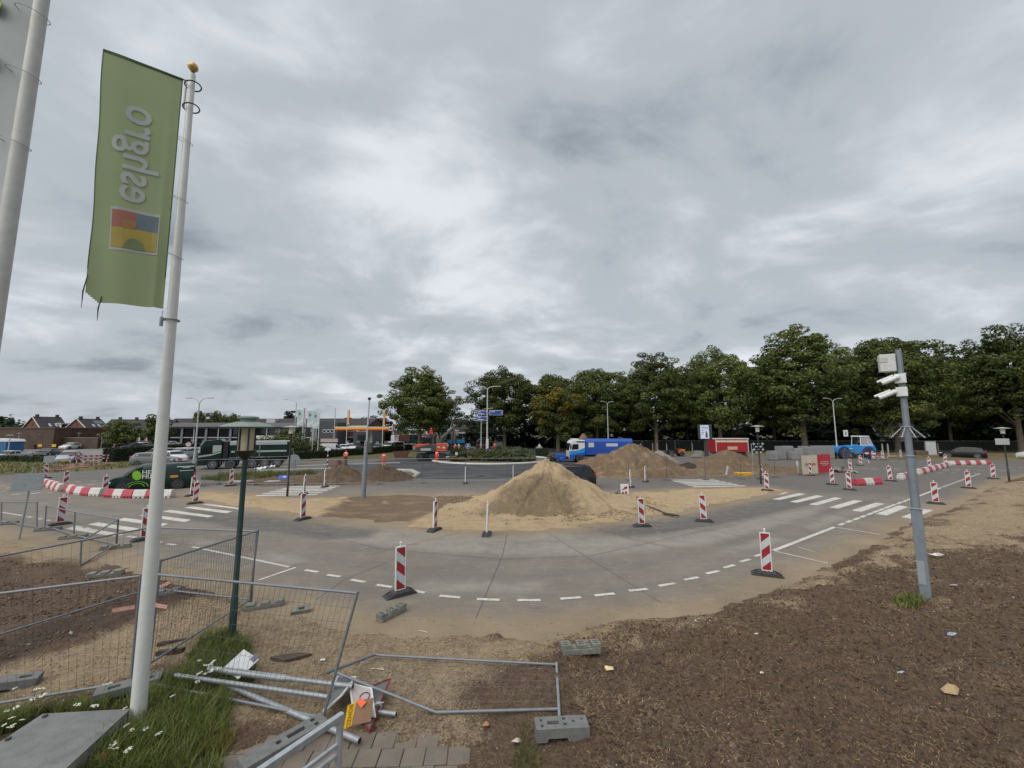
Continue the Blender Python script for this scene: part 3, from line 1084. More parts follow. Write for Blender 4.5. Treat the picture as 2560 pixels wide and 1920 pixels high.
heap('gravel_heap', 'small pale gravel heap behind the largest soil heap', 20.6, 56.5, 2.2, 2.0, 1.5, 75, mat('pale gravel', (0.22, 0.19, 0.155), 0.95, 0, 0.3, 6, 0.6, 20), None, (), 0.2, 1.1, 0.15, 0.2)
heap('soil_heap', 'distant reddish brown heap showing above the street sweeper cab', 12.3, 69.0, 2.3, 2.3, 3.9, 76, heapm, soil_zone(0.1), (), 0.25, 1.1, 0.15, 0.2)
# stirred soil beside the roundabout, both sides
soilL = PX([(640, 1196), (700, 1189), (800, 1187), (900, 1181), (985, 1177), (1030, 1180), (1045, 1188), (1030, 1196), (1040, 1201), (900, 1213), (760, 1214), (640, 1218), (560, 1212)])
soilR = PX([(1420, 1196), (1500, 1180), (1560, 1170), (1700, 1165), (1850, 1168), (2000, 1164), (2140, 1168), (2150, 1178), (2000, 1188), (1900, 1194), (1700, 1197), (1560, 1199)])


def soil_sheet(name, poly, seed, zr_, zg_, amp=0.12):
	xs_ = [q[0] for q in poly]
	ys_ = [q[1] for q in poly]

	def hf(x, y):
		d = sdist(poly, x, y) + (fbm(x * 0.8, y * 0.8, seed, 4) - 0.5) * 1.2
		return sstep(-0.1, 1.2, d) * (0.05 + (fbm(x * 1.1, y * 1.1, seed + 1, 4) - 0.35) * amp * 2) - 0.015
	return structure(name, grid_mesh(name, np.arange(min(xs_) - 1, max(xs_) + 1, 0.2), np.arange(min(ys_) - 1, max(ys_) + 1, 0.2), hf, -0.01,
						lambda x, y, z: np.stack([zr_ + 0.25 * (fbm(x * .5, y * .5, seed + 3) - .5) + 0 * x, zg_ + 0 * x, 0.4 + 0 * x, np.ones_like(x)], 1), [earth]))


soil_sheet('dug_soil_left', soilL, 80, 0.30, 0.25)
soil_sheet('dug_soil_right', soilR, 84, 0.42, 0.1, 0.16)
# grass verges
verge1 = PX([(-500, 1188), (-100, 1190), (0, 1188), (130, 1182), (250, 1175), (330, 1169), (430, 1166), (430, 1160), (330, 1156), (260, 1156), (170, 1160), (120, 1150), (0, 1146), (-100, 1146), (-500, 1150)])
verge2 = PX([(500, 1199), (560, 1190), (640, 1184), (760, 1182), (800, 1187), (700, 1192), (640, 1198), (560, 1203)])
verge3 = [(-28, 57), (-14, 62), (-13, 92), (-11, 120), (-16, 120), (-20, 92), (-24, 70), (-40, 60)]
verge4 = [(34, 66), (62, 59), (118, 57), (118, 75), (60, 78), (36, 80), (16, 92), (12, 140), (10, 140), (13, 92)]


def verge(name, poly, seed, step, dry):
	xs_ = [q[0] for q in poly]
	ys_ = [q[1] for q in poly]

	def hf(x, y):
		d = sdist(poly, x, y) + (fbm(x * 0.5, y * 0.5, seed, 3) - 0.5) * 1.0
		return sstep(-0.1, 1.0, d) * (0.10 + (fbm(x * 1.5, y * 1.5, seed + 1, 4) - 0.4) * 0.25) - 0.015
	return structure(name, grid_mesh(name, np.arange(min(xs_) - 1, max(xs_) + 1, step), np.arange(min(ys_) - 1, max(ys_) + 1, step), hf, -0.01,
						lambda x, y, z: np.stack([np.clip(dry * fbm(x * .4, y * .4, seed + 4), 0, 1), 0 * x, 0 * x, np.ones_like(x)], 1), [vergem]))


verge('grass_verge_left', verge1, 90, 0.35, 0.7)
verge('grass_verge_median', verge2, 94, 0.2, 0.3)
verge('grass_verge_station', verge3, 97, 0.5, 0.2)
verge('grass_verge_right', verge4, 99, 0.6, 0.9)
poly_sheet('brick_path', PX([(110, 1177), (140, 1167), (190, 1160), (262, 1158), (300, 1160), (240, 1168), (190, 1174), (140, 1180)]), 0.15, brickpath)

# roundabout centre: kerb ring, apron and planted island
RC = Vector((-3.0, 59.8, 0))
mb = MB()
n = 96
for (r0, r1, z1) in ((8.25, 8.75, 0.15),):
	vs_ = []
	for i in range(n):
		t = 2 * math.pi * i / n
		for r_, z_ in ((r1, 0.0), (r1 - 0.03, z1), (r0 + 0.03, z1), (r0, 0.0)):
			vs_.append((RC.x + r_ * math.cos(t), RC.y + r_ * math.sin(t), z_))
	fs = []
	for i in range(n):
		for k in range(3):
			a, b = i * 4 + k, ((i + 1) % n) * 4 + k
			fs.append((a, b, b + 1, a + 1))
	mb.add(vs_, fs)
structure('roundabout_kerb', mb.mesh('roundabout_kerb', kerbw, smooth=30))
structure('roundabout_apron', MB().lathe([(8.28, 0.0), (8.24, 0.02), (6.7, 0.10), (6.6, 0.04)], 64, RC).mesh('roundabout_apron', mat('apron paving', (0.13, 0.12, 0.11), 0.9, 0, 0.3, 1.5, 0.3, 20, dirt=0.4, dirtcol=(0.25, 0.21, 0.16)), smooth=40))
structure('roundabout_soil', MB().lathe([(6.6, 0.0), (6.4, 0.16), (4.0, 0.32), (0.6, 0.42)], 48, RC).mesh('roundabout_soil', vergem, smooth=60))
# kerb stub of the splitter island left of the ring
kb = PX([(985, 1177), (1030, 1179), (1046, 1187), (1034, 1195)])
mb = MB()
mb.tube([(q.x, q.y, 0.03) for q in kb], [0.20, 0.25, 0.25, 0.20], 8)
structure('splitter_kerb', mb.mesh('splitter_kerb', kerbm, smooth=50))
for a, b, nm in (((700, 1168), (1000, 1158), 'pavement_kerb_station'), ((640, 1178), (880, 1171), 'pavement_kerb_inner')):
	p0, p1 = G(*a), G(*b)
	d = (p1 - p0)
	mb = MB().box(((p0 + p1) / 2 + Vector((0, 0, 0.06))), (d.length, 0.5, 0.14), math.atan2(d.y, d.x))
	structure(nm, mb.mesh(nm, kerbm, 0.02))


# ================================================================== TREES, HEDGES, PLANTS
def leaf_mat(name, a, b, yel=None, trans=0.25):
	m = bpy.data.materials.new(name)
	m.use_nodes = True
	t = m.node_tree
	bs = t.nodes['Principled BSDF']
	bs.inputs['Roughness'].default_value = 0.6
	bs.inputs['Specular IOR Level'].default_value = 0.3
	at_ = t.nodes.new('ShaderNodeAttribute')
	at_.attribute_name = 'zone'
	s = t.nodes.new('ShaderNodeSeparateColor')
	t.links.new(at_.outputs['Color'], s.inputs[0])
	mx = t.nodes.new('ShaderNodeMix')
	mx.data_type = 'RGBA'
	t.links.new(s.outputs[0], mx.inputs[0])
	mx.inputs[6].default_value = (*a, 1)
	mx.inputs[7].default_value = (*b, 1)
	cur = mx.outputs[2]
	if yel:
		m2 = t.nodes.new('ShaderNodeMix')
		m2.data_type = 'RGBA'
		t.links.new(s.outputs[1], m2.inputs[0])
		t.links.new(cur, m2.inputs[6])
		m2.inputs[7].default_value = (*yel, 1)
		cur = m2.outputs[2]
	oi = t.nodes.new('ShaderNodeObjectInfo')
	mr = t.nodes.new('ShaderNodeMapRange')
	mr.inputs[3].default_value, mr.inputs[4].default_value = 0.72, 1.25
	t.links.new(oi.outputs['Random'], mr.inputs[0])
	sv = t.nodes.new('ShaderNodeVectorMath')
	sv.operation = 'SCALE'
	t.links.new(cur, sv.inputs[0])
	t.links.new(mr.outputs[0], sv.inputs['Scale'])
	cur = sv.outputs[0]
	t.links.new(cur, bs.inputs['Base Color'])
	tr = t.nodes.new('ShaderNodeBsdfTranslucent')
	t.links.new(cur, tr.inputs[0])
	ms = t.nodes.new('ShaderNodeMixShader')
	ms.inputs[0].default_value = trans
	t.links.new(bs.outputs[0], ms.inputs[1])
	t.links.new(tr.outputs[0], ms.inputs[2])
	t.links.new(ms.outputs[0], t.nodes['Material Output'].inputs[0])
	MATS[name] = m
	return m


leafG = leaf_mat('plane tree leaves', (0.040, 0.060, 0.016), (0.185, 0.220, 0.056), (0.36, 0.25, 0.02), trans=0.35)
leafD = leaf_mat('dark evergreen leaves', (0.012, 0.024, 0.010), (0.038, 0.058, 0.022))
leafH = leaf_mat('hedge leaves', (0.014, 0.028, 0.009), (0.052, 0.082, 0.024))
leafS = leaf_mat('shrub leaves', (0.040, 0.060, 0.018), (0.135, 0.155, 0.045), (0.22, 0.13, 0.03))
leafP = leaf_mat('grey green perennials', (0.055, 0.075, 0.040), (0.13, 0.15, 0.075), (0.26, 0.15, 0.05))
bark = mat('plane tree bark', (0.135, 0.112, 0.080), 0.9, 0, 0.35, 2.5, 0.5, 12)
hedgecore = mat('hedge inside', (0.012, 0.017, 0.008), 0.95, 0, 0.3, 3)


def leaves(centres, normals, size, rg, yel=None):
	"""one rhombic leaf face per centre, turned loosely to its normal"""
	n = len(centres)
	nr = normals + rg.normal(0, 0.55, (n, 3))
	nr /= np.linalg.norm(nr, axis=1, keepdims=True) + 1e-9
	a = np.cross(nr, rg.normal(0, 1, (n, 3)))
	a /= np.linalg.norm(a, axis=1, keepdims=True) + 1e-9
	b = np.cross(nr, a)
	s = size * rg.uniform(0.6, 1.35, (n, 1))
	k = rg.uniform(0.55, 0.95, (n, 1))
	V = np.stack([centres + a * s, centres + b * s * k + nr * s * 0.18, centres - a * s, centres - b * s * k + nr * s * 0.18], 1).reshape(-1, 3)
	F = np.arange(4 * n).reshape(n, 4)
	col = np.zeros((n, 4))
	col[:, 0] = rg.uniform(0, 1, n) ** 1.3
	col[:, 3] = 1
	if yel is not None:
		col[:, 1] = yel
	return V, F, np.repeat(col, 4, 0)


def crown(seed, rx, ry, z0, z1, nclump=90, per=170, clump=1.35, leaf=0.27, droop=0.3, yel=0.0, flat=0.5):
	rg = np.random.default_rng(seed)
	cz, rz_ = (z0 + z1) / 2, (z1 - z0) / 2
	P_, N_, Yv = [], [], []
	ga = rg.uniform(0, 6.28, 5)
	while len(P_) < nclump:
		d = rg.normal(0, 1, 3)
		d /= np.linalg.norm(d)
		if d[2] < -0.75:
			continue
		t = math.atan2(d[1], d[0])
		lob = 1 + 0.14 * math.sin(3 * t + ga[0]) * (1 - abs(d[2])) + 0.11 * math.sin(5 * t + ga[1] + 3 * d[2]) + 0.09 * math.sin(7 * d[2] + ga[2]) + rg.normal(0, 0.05)
		r = rg.uniform(0.25, 1.0) ** 0.5 * lob
		sh = 1 - flat * 0.5 * max(0.0, -d[2])
		c = np.array([d[0] * rx * r * sh, d[1] * ry * r * sh, cz + d[2] * rz_ * r])
		cr = clump * rg.uniform(0.65, 1.3)
		k = int(per * rg.uniform(0.7, 1.3) * (cr / clump) ** 2)
		q = rg.normal(0, 1, (k, 3))
		q /= np.linalg.norm(q, axis=1, keepdims=True)
		rad = rg.uniform(0.45, 1.0, (k, 1)) ** 0.5
		pts = c + q * rad * np.array([cr * rg.uniform(0.6, 1.5), cr * rg.uniform(0.6, 1.5), cr * rg.uniform(0.45, 0.9)])
		nn = q * 0.7 + np.array([0, 0, 0.6]) + d * 0.3
		P_.append(pts)
		N_.append(nn)
		Yv.append(np.full(k, max(0.0, yel * rg.uniform(-0.6, 1.6) * (0.5 + 0.7 * d[2])) + max(0, rg.normal(-0.02, 0.05))))
	P_, N_, Yv = np.concatenate(P_), np.concatenate(N_), np.clip(np.concatenate(Yv), 0, 1)
	return leaves(P_, N_, leaf, rg, Yv)


def trunk_mesh(seed, h, r, z1, rx):
	rg = random.Random(seed)
	mb = MB()
	lean = [rg.uniform(-0.3, 0.3), rg.uniform(-0.3, 0.3)]
	top = h * 0.72
	pts = [(lean[0] * t, lean[1] * t, top * t - 0.2) for t in (0, 0.06, 0.2, 0.4, 0.6, 0.8, 1)]
	mb.tube(pts, [r * 1.45, r * 1.12, r, r * 0.85, r * 0.65, r * 0.42, r * 0.15], 10)
	for i in range(9):
		t0 = rg.uniform(0.26, 0.75)
		a = rg.uniform(0, 6.28)
		L = rx * rg.uniform(0.55, 0.9) * (1.1 - 0.5 * t0)
		p0 = Vector((lean[0] * t0, lean[1] * t0, top * t0))
		p1 = p0 + Vector((math.cos(a) * L * 0.5, math.sin(a) * L * 0.5, L * 0.45))
		p2 = p0 + Vector((math.cos(a) * L, math.sin(a) * L, L * 0.95))
		mb.tube([p0, p1, p2], [r * 0.42 * (1.1 - t0), r * 0.25 * (1.1 - t0), 0.02], 6)
	return mb.mesh('trunk', bark, smooth=60)


TREEV = {}


def tree_variant(key, seed, h, rx, ry, base, lm, yel=0.0, nclump=110, per=190, clump=1.5, leaf=0.26, tr=0.38):
	V, F, col = crown(seed, rx, ry, base, h, nclump, per, clump, leaf, yel=yel)
	TREEV[key] = (soup('crown', V, F, [lm], col), trunk_mesh(seed, h, tr, h, rx))


tree_variant('A', 1, 20.0, 7.2, 7.0, 2.4, leafG, nclump=330, per=150, clump=1.15, leaf=0.18)
tree_variant('B', 2, 20.0, 7.6, 7.2, 3.0, leafG, nclump=330, per=150, clump=1.2, leaf=0.18)
tree_variant('C', 3, 20.0, 6.6, 6.6, 2.0, leafG, nclump=310, per=150, clump=1.1, leaf=0.18)
tree_variant('Y', 4, 16.0, 5.6, 5.4, 1.5, leafG, yel=0.55, nclump=120, per=240, clump=1.3, leaf=0.18)
tree_variant('D', 5, 12.0, 5.2, 5.2, -3.5, leafD, nclump=90, per=140, clump=1.5, leaf=0.24, tr=0.22)
tree_variant('S', 6, 6.0, 2.7, 2.7, 0.3, leafG, nclump=60, per=110, clump=0.8, leaf=0.18, tr=0.13)
tree_variant('P', 7, 10.0, 1.5, 1.5, 0.3, leafD, nclump=60, per=110, clump=0.7, leaf=0.18, tr=0.15)


def tree(px, Y, top_y, key, label, wid=None, group=None, name='plane_tree', cat='tree', rz=None, z0=0.0):
	"""tree standing at depth Y on the line of sight px, reaching up to photo row top_y"""
	p = at(px, 1075, Y)
	ht = (at(px, top_y, Y).z - z0) * (0.935 if key in 'ABC' else 0.97)
	ref = {'A': 20, 'B': 20, 'C': 20, 'Y': 16, 'D': 12, 'S': 6, 'P': 10}[key]
	s = ht / ref
	t = thing(name, label, cat, (p.x, Y, z0), rnd.uniform(0, 6.28) if rz is None else rz, group)
	ws = s if wid is None else wid / {'A': 14.4, 'B': 15.2, 'C': 13.2, 'Y': 11.2, 'D': 10.4, 'S': 5.4, 'P': 3.0}[key]
	if key in 'ABC':
		ws *= 0.95
	t.scale = (ws, ws, s)
	obj('trunk', TREEV[key][1], t)
	obj('crown', TREEV[key][0], t)
	return t


GR = 'row of plane trees behind the building site'
tree(1050, 84, 918, 'A', 'lone broad plane tree between petrol station canopy and blue direction signs', 15.5)
tree(1262, 92, 908, 'B', 'tall plane tree directly behind the blue direction signs', 16.0, GR)
tree(1388, 97, 918, 'C', 'plane tree showing behind the yellowing one', 13, GR)
tree(1395, 84, 948, 'Y', 'tree with a yellow autumn tint at its top, right of the blue signs', 11.5, GR)
tree(1492, 87, 902, 'C', 'plane tree above the cab of the blue street sweeper', 13, GR)
tree(1640, 84, 884, 'A', 'plane tree behind the small orange loader', 15.2, GR)
tree(1800, 82, 855, 'B', 'plane tree behind the red container', 15.0, GR)
tree(2010, 80, 818, 'A', 'largest plane tree, its bare trunk rising behind the grey paving stacks', 20.5, GR, rz=0.6)
tree(2240, 78, 816, 'C', 'plane tree behind the camera mast', 16.5, GR)
tree(2375, 92, 866, 'B', 'smaller plane tree between the camera mast and the right edge', 13, GR)
tree(2548, 76, 800, 'B', 'plane tree at the right edge above the white car', 18.5, GR)
tree(2720, 80, 820, 'A', 'plane tree cut by the right edge of the picture', 18, GR)
tree(1935, 96, 880, 'C', 'plane tree filling the gap left of the largest tree', 12, GR)
tree(1575, 99, 920, 'B', 'plane tree in the second row behind the digger', 13, GR)
tree(1718, 100, 905, 'C', 'plane tree in the second row left of the billboard', 13, GR)
tree(2130, 97, 872, 'A', 'plane tree in the second row behind the blue tractor', 14, GR)
tree(2460, 96, 880, 'C', 'plane tree in the second row above the black parked car', 13, GR)
UG = 'dark evergreens under the plane trees'
for i, (px, Y, ty, wd) in enumerate([(1190, 112, 1035, 12), (1310, 104, 1000, 16), (1430, 102, 1010, 15), (1540, 103, 1005, 16), (1650, 104, 1015, 15), (1745, 105, 1000, 14), (1860, 104, 1000, 17), (1985, 104, 1000, 16),
						(2085, 103, 1005, 16), (2330, 101, 985, 18), (2430, 99, 985, 18), (2540, 98, 980, 20), (2680, 96, 985, 20), (2200, 118, 990, 18)]):
	tree(px, Y, ty, 'D', ['first', 'second', 'third', 'fourth', 'fifth', 'sixth', 'seventh', 'eighth', 'ninth', 'tenth', 'eleventh', 'twelfth', 'thirteenth', 'fourteenth'][i] + ' dark evergreen from the left in the belt under the plane trees', wd, UG, 'evergreen_shrub', 'shrub')
# smaller trees on the left
tree(310, 96, 1054, 'S', 'round dark green tree in front of the terraced houses, left of the flagpole', 6.4, name='street_tree')
tree(396, 92, 1034, 'S', 'green tree half hidden behind the white flagpole', 5.2, name='street_tree')
for px, ty, w_, lb in [(500, 1031, 5, 'leftmost'), (533, 1031, 5, 'second'), (556, 1040, 4, 'third'), (572, 1041, 4, 'fourth'), (587, 1037, 4, 'rightmost')]:
	tree(px, 150, ty, 'S', lb + ' of the five small trees showing over the showroom roof', w_, 'trees over the showroom roof', name='street_tree')
tree(720, 150, 1020, 'P', 'dark columnar poplar over the showroom roof', 4.2, name='poplar_tree')
tree(744, 155, 1036, 'P', 'small dark conifer right of the columnar poplar', 3.4, name='conifer_tree')
for px, ty, w_, lb in [(890, 1042, 16, 'left'), (945, 1036, 14, 'right')]:
	tree(px, 165, ty, 'D', lb + ' one of the two round tree crowns over the petrol station roof', w_, 'trees over the petrol station', name='distant_tree')
tree(1128, 150, 1010, 'D', 'distant tree in the gap between the lone plane tree and the tree row', 9, name='distant_tree')
tree(1168, 170, 1040, 'D', 'low distant tree at the end of the street behind the roundabout', 12, name='distant_tree')
# far wood along the left horizon: reads as one mass
rg = np.random.default_rng(55)
Pn, Nn = [], []
for i in range(150):
	px = rg.uniform(-150, 1180)
	Y = rg.uniform(180, 230)
	p = at(px, 1075, Y)
	hh = rg.uniform(4.5, 8.5) + (3.0 if px < 60 else 0)
	k = 70
	q = rg.normal(0, 1, (k, 3))
	q /= np.linalg.norm(q, axis=1, keepdims=True)
	Pn.append(np.array([p.x, Y, hh * 0.5]) + q * rg.uniform(0.5, 1, (k, 1)) * np.array([5.0, 4.0, hh * 0.62]))
	Nn.append(q + np.array([0, 0, 0.4]))
V, F, col = leaves(np.concatenate(Pn), np.concatenate(Nn), 1.0, rg)
o = obj('far_woodland', soup('far_woodland', V, F, [leafD], col), kind='stuff')
tag(o, 'dark strip of far woodland along the left horizon', 'woodland')


def hedge(label, path, wd, ht, seed, lm=leafH, dens=55, leaf=0.085, name='hedge', z0=0.0, cat='hedge'):
	"""clipped hedge along a ground path: leafy skin over a dark core, bottom trunks hidden"""
	rg = np.random.default_rng(seed)
	mb = MB()
	Pn, Nn = [], []
	for a, b in zip(path[:-1], path[1:]):
		a, b = Vector((a[0], a[1], 0)), Vector((b[0], b[1], 0))
		d = b - a
		L = d.length
		ang = math.atan2(d.y, d.x)
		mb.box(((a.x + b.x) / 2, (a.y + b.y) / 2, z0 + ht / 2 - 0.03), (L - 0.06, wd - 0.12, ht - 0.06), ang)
		ux = np.array([d.x / L, d.y / L, 0])
		uy = np.array([-d.y / L, d.x / L, 0])
		for (nrm, o_, e1, e2, s1, s2) in ((uy, uy * wd / 2, ux, None, L, ht), (-uy, -uy * wd / 2, ux, None, L, ht), (ux, ux * L / 2, uy, None, wd, ht), (-ux, -ux * L / 2, uy, None, wd, ht)):
			k = int(s1 * s2 * dens)
			q = np.array([(a.x + b.x) / 2, (a.y + b.y) / 2, z0]) + o_ + rg.uniform(-.5, .5, (k, 1)) * s1 * e1 + rg.uniform(0.0, 1, (k, 1)) * np.array([0, 0, s2]) + rg.normal(0, 0.035, (k, 3))
			Pn.append(q)
			Nn.append(np.tile(nrm, (k, 1)))
		k = int(L * wd * dens)
		q = np.array([(a.x + b.x) / 2, (a.y + b.y) / 2, z0 + ht]) + rg.uniform(-.5, .5, (k, 1)) * L * ux + rg.uniform(-.5, .5, (k, 1)) * wd * uy + rg.normal(0, 0.04, (k, 3))
		Pn.append(q)
		Nn.append(np.tile(np.array([0, 0, 1.0]), (k, 1)))
	V, F, col = leaves(np.concatenate(Pn), np.concatenate(Nn), leaf, rg)
	c0 = path[len(path) // 2]
	t = thing(name, label, cat, (0, 0, 0))
	obj('foliage', soup('foliage', V, F, [lm], col), t)
	mb.build('branch_core', hedgecore, t)
	return t


hedge('tall clipped dark hedge behind the grey estate car', [G(268, 1157), G(420, 1141), G(600, 1128)], 1.3, 1.85, 1, dens=40, leaf=0.11)
hedge('long low clipped hedge in front of the petrol station', [G(729, 1151), G(800, 1147), G(880, 1140), G(960, 1132), G(1025, 1124)], 1.2, 1.15, 2, dens=45, leaf=0.11)
hedge('low dark hedge before the parked cars at the left edge', [G(-120, 1156), G(0, 1155), G(100, 1156), G(155, 1158)], 1.4, 0.75, 3, dens=40, leaf=0.11)
hedge('light green hedge along the brick wall behind the white hatchback', [G(150, 1121), G(215, 1120), G(275, 1119)], 2.0, 2.1, 4, leafS, dens=22, leaf=0.17)
hedge('low dark hedge under the brick wall beside the yellow signs', [G(85, 1123), G(150, 1121.5)], 1.5, 1.1, 5, dens=24, leaf=0.16)
hedge('left clipped hedge block on the roundabout', [G(1127, 1141), G(1168, 1141)], 1.0, 1.0, 6, dens=50, leaf=0.09, z0=0.2)
hedge('right clipped hedge block on the roundabout', [G(1340, 1142), G(1371, 1142)], 1.2, 1.15, 7, dens=50, leaf=0.09, z0=0.15)


def bush(label, p, rx, ry, h, seed, lm, name='shrub', yel=0.0, dens=1.0, leaf=0.11, group=None):
	V, F, col = crown(seed, rx, ry, 0.0, h, int(26 * dens), 90, min(rx, h) * 0.5, leaf, yel=yel)
	o = obj(name, soup(name, V, F, [lm], col), loc=p)
	return tag(o, label, 'shrub', group)


bush('large grey green perennial clump on the right half of the roundabout', (0.2, 56.5, 0.3), 2.6, 1.8, 1.5, 21, leafP, dens=2)
bush('bright green low shrub in the middle of the roundabout', (-2.6, 54.6, 0.2), 2.2, 1.3, 0.95, 22, leafS, dens=1.6)
bush('grey green shrub at the foot of the direction sign mast', (-5.0, 56.6, 0.3), 1.9, 1.4, 1.25, 23, leafP, dens=1.5)
bush('rusty orange ground cover at the left front of the roundabout', (-7.0, 55.0, 0.12), 1.9, 0.9, 0.55, 24, leafP, yel=1.0, dens=1.3)
bush('purplish low heather on the right front of the roundabout', (1.6, 54.6, 0.15), 2.2, 0.9, 0.7, 25, leafP, yel=0.35, dens=1.3)
bush('rusty tuft right of the right hedge block', (6.2, 57.6, 0.1), 0.9, 0.7, 0.8, 26, leafP, yel=1.0)
bush('green shrub behind the roundabout sign', (-6.5, 60.8, 0.3), 2.4, 1.6, 1.2, 27, leafS, dens=1.4)
bush('loose yellow green shrub behind the rear of the dark green tipper truck', at(712, 1124, 62) * 1 + Vector((0, 0, -1.2)), 3.0, 2.0, 3.6, 28, leafS, dens=2.2, leaf=0.16)
bush('round green shrub at the foot of the pale flags', Vector((at(770, 1118, 66).x, 66, 0)), 2.0, 1.6, 2.0, 29, leafS, dens=1.5, leaf=0.15)
bush('green shrub beside the sunflower van', Vector((at(805, 1110, 72).x, 72, 0)), 2.2, 1.4, 2.4, 30, leafS, dens=1.5, leaf=0.15)

# tufts of rough grass on the median and left verge (nobody could count the blades)
rg = np.random.default_rng(3)


def tuft_field(label, poly, dens, hgt, seed, lm, name='rough_grass', wdt=0.012, lean=0.5, zf=None, excl=None):
	rg = np.random.default_rng(seed)
	xs_ = [q[0] for q in poly]
	ys_ = [q[1] for q in poly]
	area = (max(xs_) - min(xs_)) * (max(ys_) - min(ys_))
	k = int(area * dens)
	x = rg.uniform(min(xs_), max(xs_), k)
	y = rg.uniform(min(ys_), max(ys_), k)
	den = fbm(x * 1.3, y * 1.3, seed, 3)
	kp = (sdist(poly, x, y) + (den - 0.5) * 0.5 > 0) & (den + rg.uniform(-0.25, 0.25, k) > 0.40)
	if excl is not None:
		kp &= sdist(excl, x, y) < -0.02
	x, y, den = x[kp], y[kp], den[kp]
	k = len(x)
	h = hgt * rg.uniform(0.35, 1.15, k) * (0.5 + den)
	a = rg.uniform(0, 6.28, k)
	ln = h * lean * rg.uniform(0.1, 1.2, k)
	wv = np.stack([np.cos(a + 1.57), np.sin(a + 1.57), 0 * a], 1) * (wdt * rg.uniform(0.6, 1.4, k))[:, None]
	z = np.zeros(k) if zf is None else zf(x, y)
	b = np.stack([x, y, z - 0.01], 1)
	mid = b + np.stack([np.cos(a) * ln * 0.3, np.sin(a) * ln * 0.3, h * 0.6], 1)
	tip = b + np.stack([np.cos(a) * ln, np.sin(a) * ln, h], 1)
	V = np.stack([b - wv, b + wv, mid + wv * 0.7, mid - wv * 0.7, tip], 1).reshape(-1, 3)
	i0 = np.arange(k) * 5
	F = np.concatenate([np.stack([i0, i0 + 1, i0 + 2], 1), np.stack([i0, i0 + 2, i0 + 3], 1), np.stack([i0 + 3, i0 + 2, i0 + 4], 1)])
	col = np.zeros((k, 4))
	col[:, 0] = rg.uniform(0, 1, k)
	col[:, 1] = np.clip(rg.normal(0.12, 0.22, k), 0, 1)
	col[:, 3] = 1
	o = obj(name, soup(name, V, F, [lm], np.repeat(col, 5, 0)), kind='stuff')
	return tag(o, label, 'grass')


grassm = leaf_mat('grass blades', (0.052, 0.085, 0.014), (0.135, 0.185, 0.035), (0.30, 0.24, 0.10), trans=0.3)
tuft_field('rough grass on the median behind the striped beacons', verge2, 120, 0.45, 5, grassm, wdt=0.02)
tuft_field('dry rough grass on the verge at the left edge', verge1[1:], 12, 0.35, 6, grassm, wdt=0.05)


# ================================================================== BUILDINGS
def brick_mat(name, a, b, mortar, sc=1.0):
	w_ = NT(name, 0.9)
	br = w_.t.nodes.new('ShaderNodeTexBrick')
	br.inputs['Scale'].default_value = sc
	br.inputs['Brick Width'].default_value = 0.22
	br.inputs['Row Height'].default_value = 0.065
	br.inputs['Mortar Size'].default_value = 0.006
	br.inputs['Color1'].default_value = (*a, 1)
	br.inputs['Color2'].default_value = (*b, 1)
	br.inputs['Mortar'].default_value = (*mortar, 1)
	w_.t.links.new(w_.co, br.inputs['Vector'])
	c_ = w_.scale(br.outputs['Color'], w_.mr(w_.noise(0.7, 6), 0.3, 0.7, 0.78, 1.22))
	return w_.done(c_)


brickR = brick_mat('red brick', (0.21, 0.072, 0.052), (0.165, 0.055, 0.042), (0.15, 0.09, 0.07))
brickB = brick_mat('brown brick', (0.115, 0.062, 0.045), (0.092, 0.05, 0.038), (0.10, 0.07, 0.055))
rooft = mat('dark roof tiles', (0.030, 0.028, 0.028), 0.8, 0, 0.3, 1.2, 0.4, 6)
thatch = mat('grey roof tiles', (0.075, 0.073, 0.072), 0.85, 0, 0.25, 1.2, 0.4, 6)
fascia = mat('white fascia', (0.62, 0.61, 0.58), 0.6, 0, 0.08, 2)
showgrey = mat('showroom grey cladding', (0.17, 0.175, 0.18), 0.55, 0, 0.1, 1)
showdark = mat('showroom dark cladding', (0.055, 0.055, 0.058), 0.55, 0, 0.1, 1)


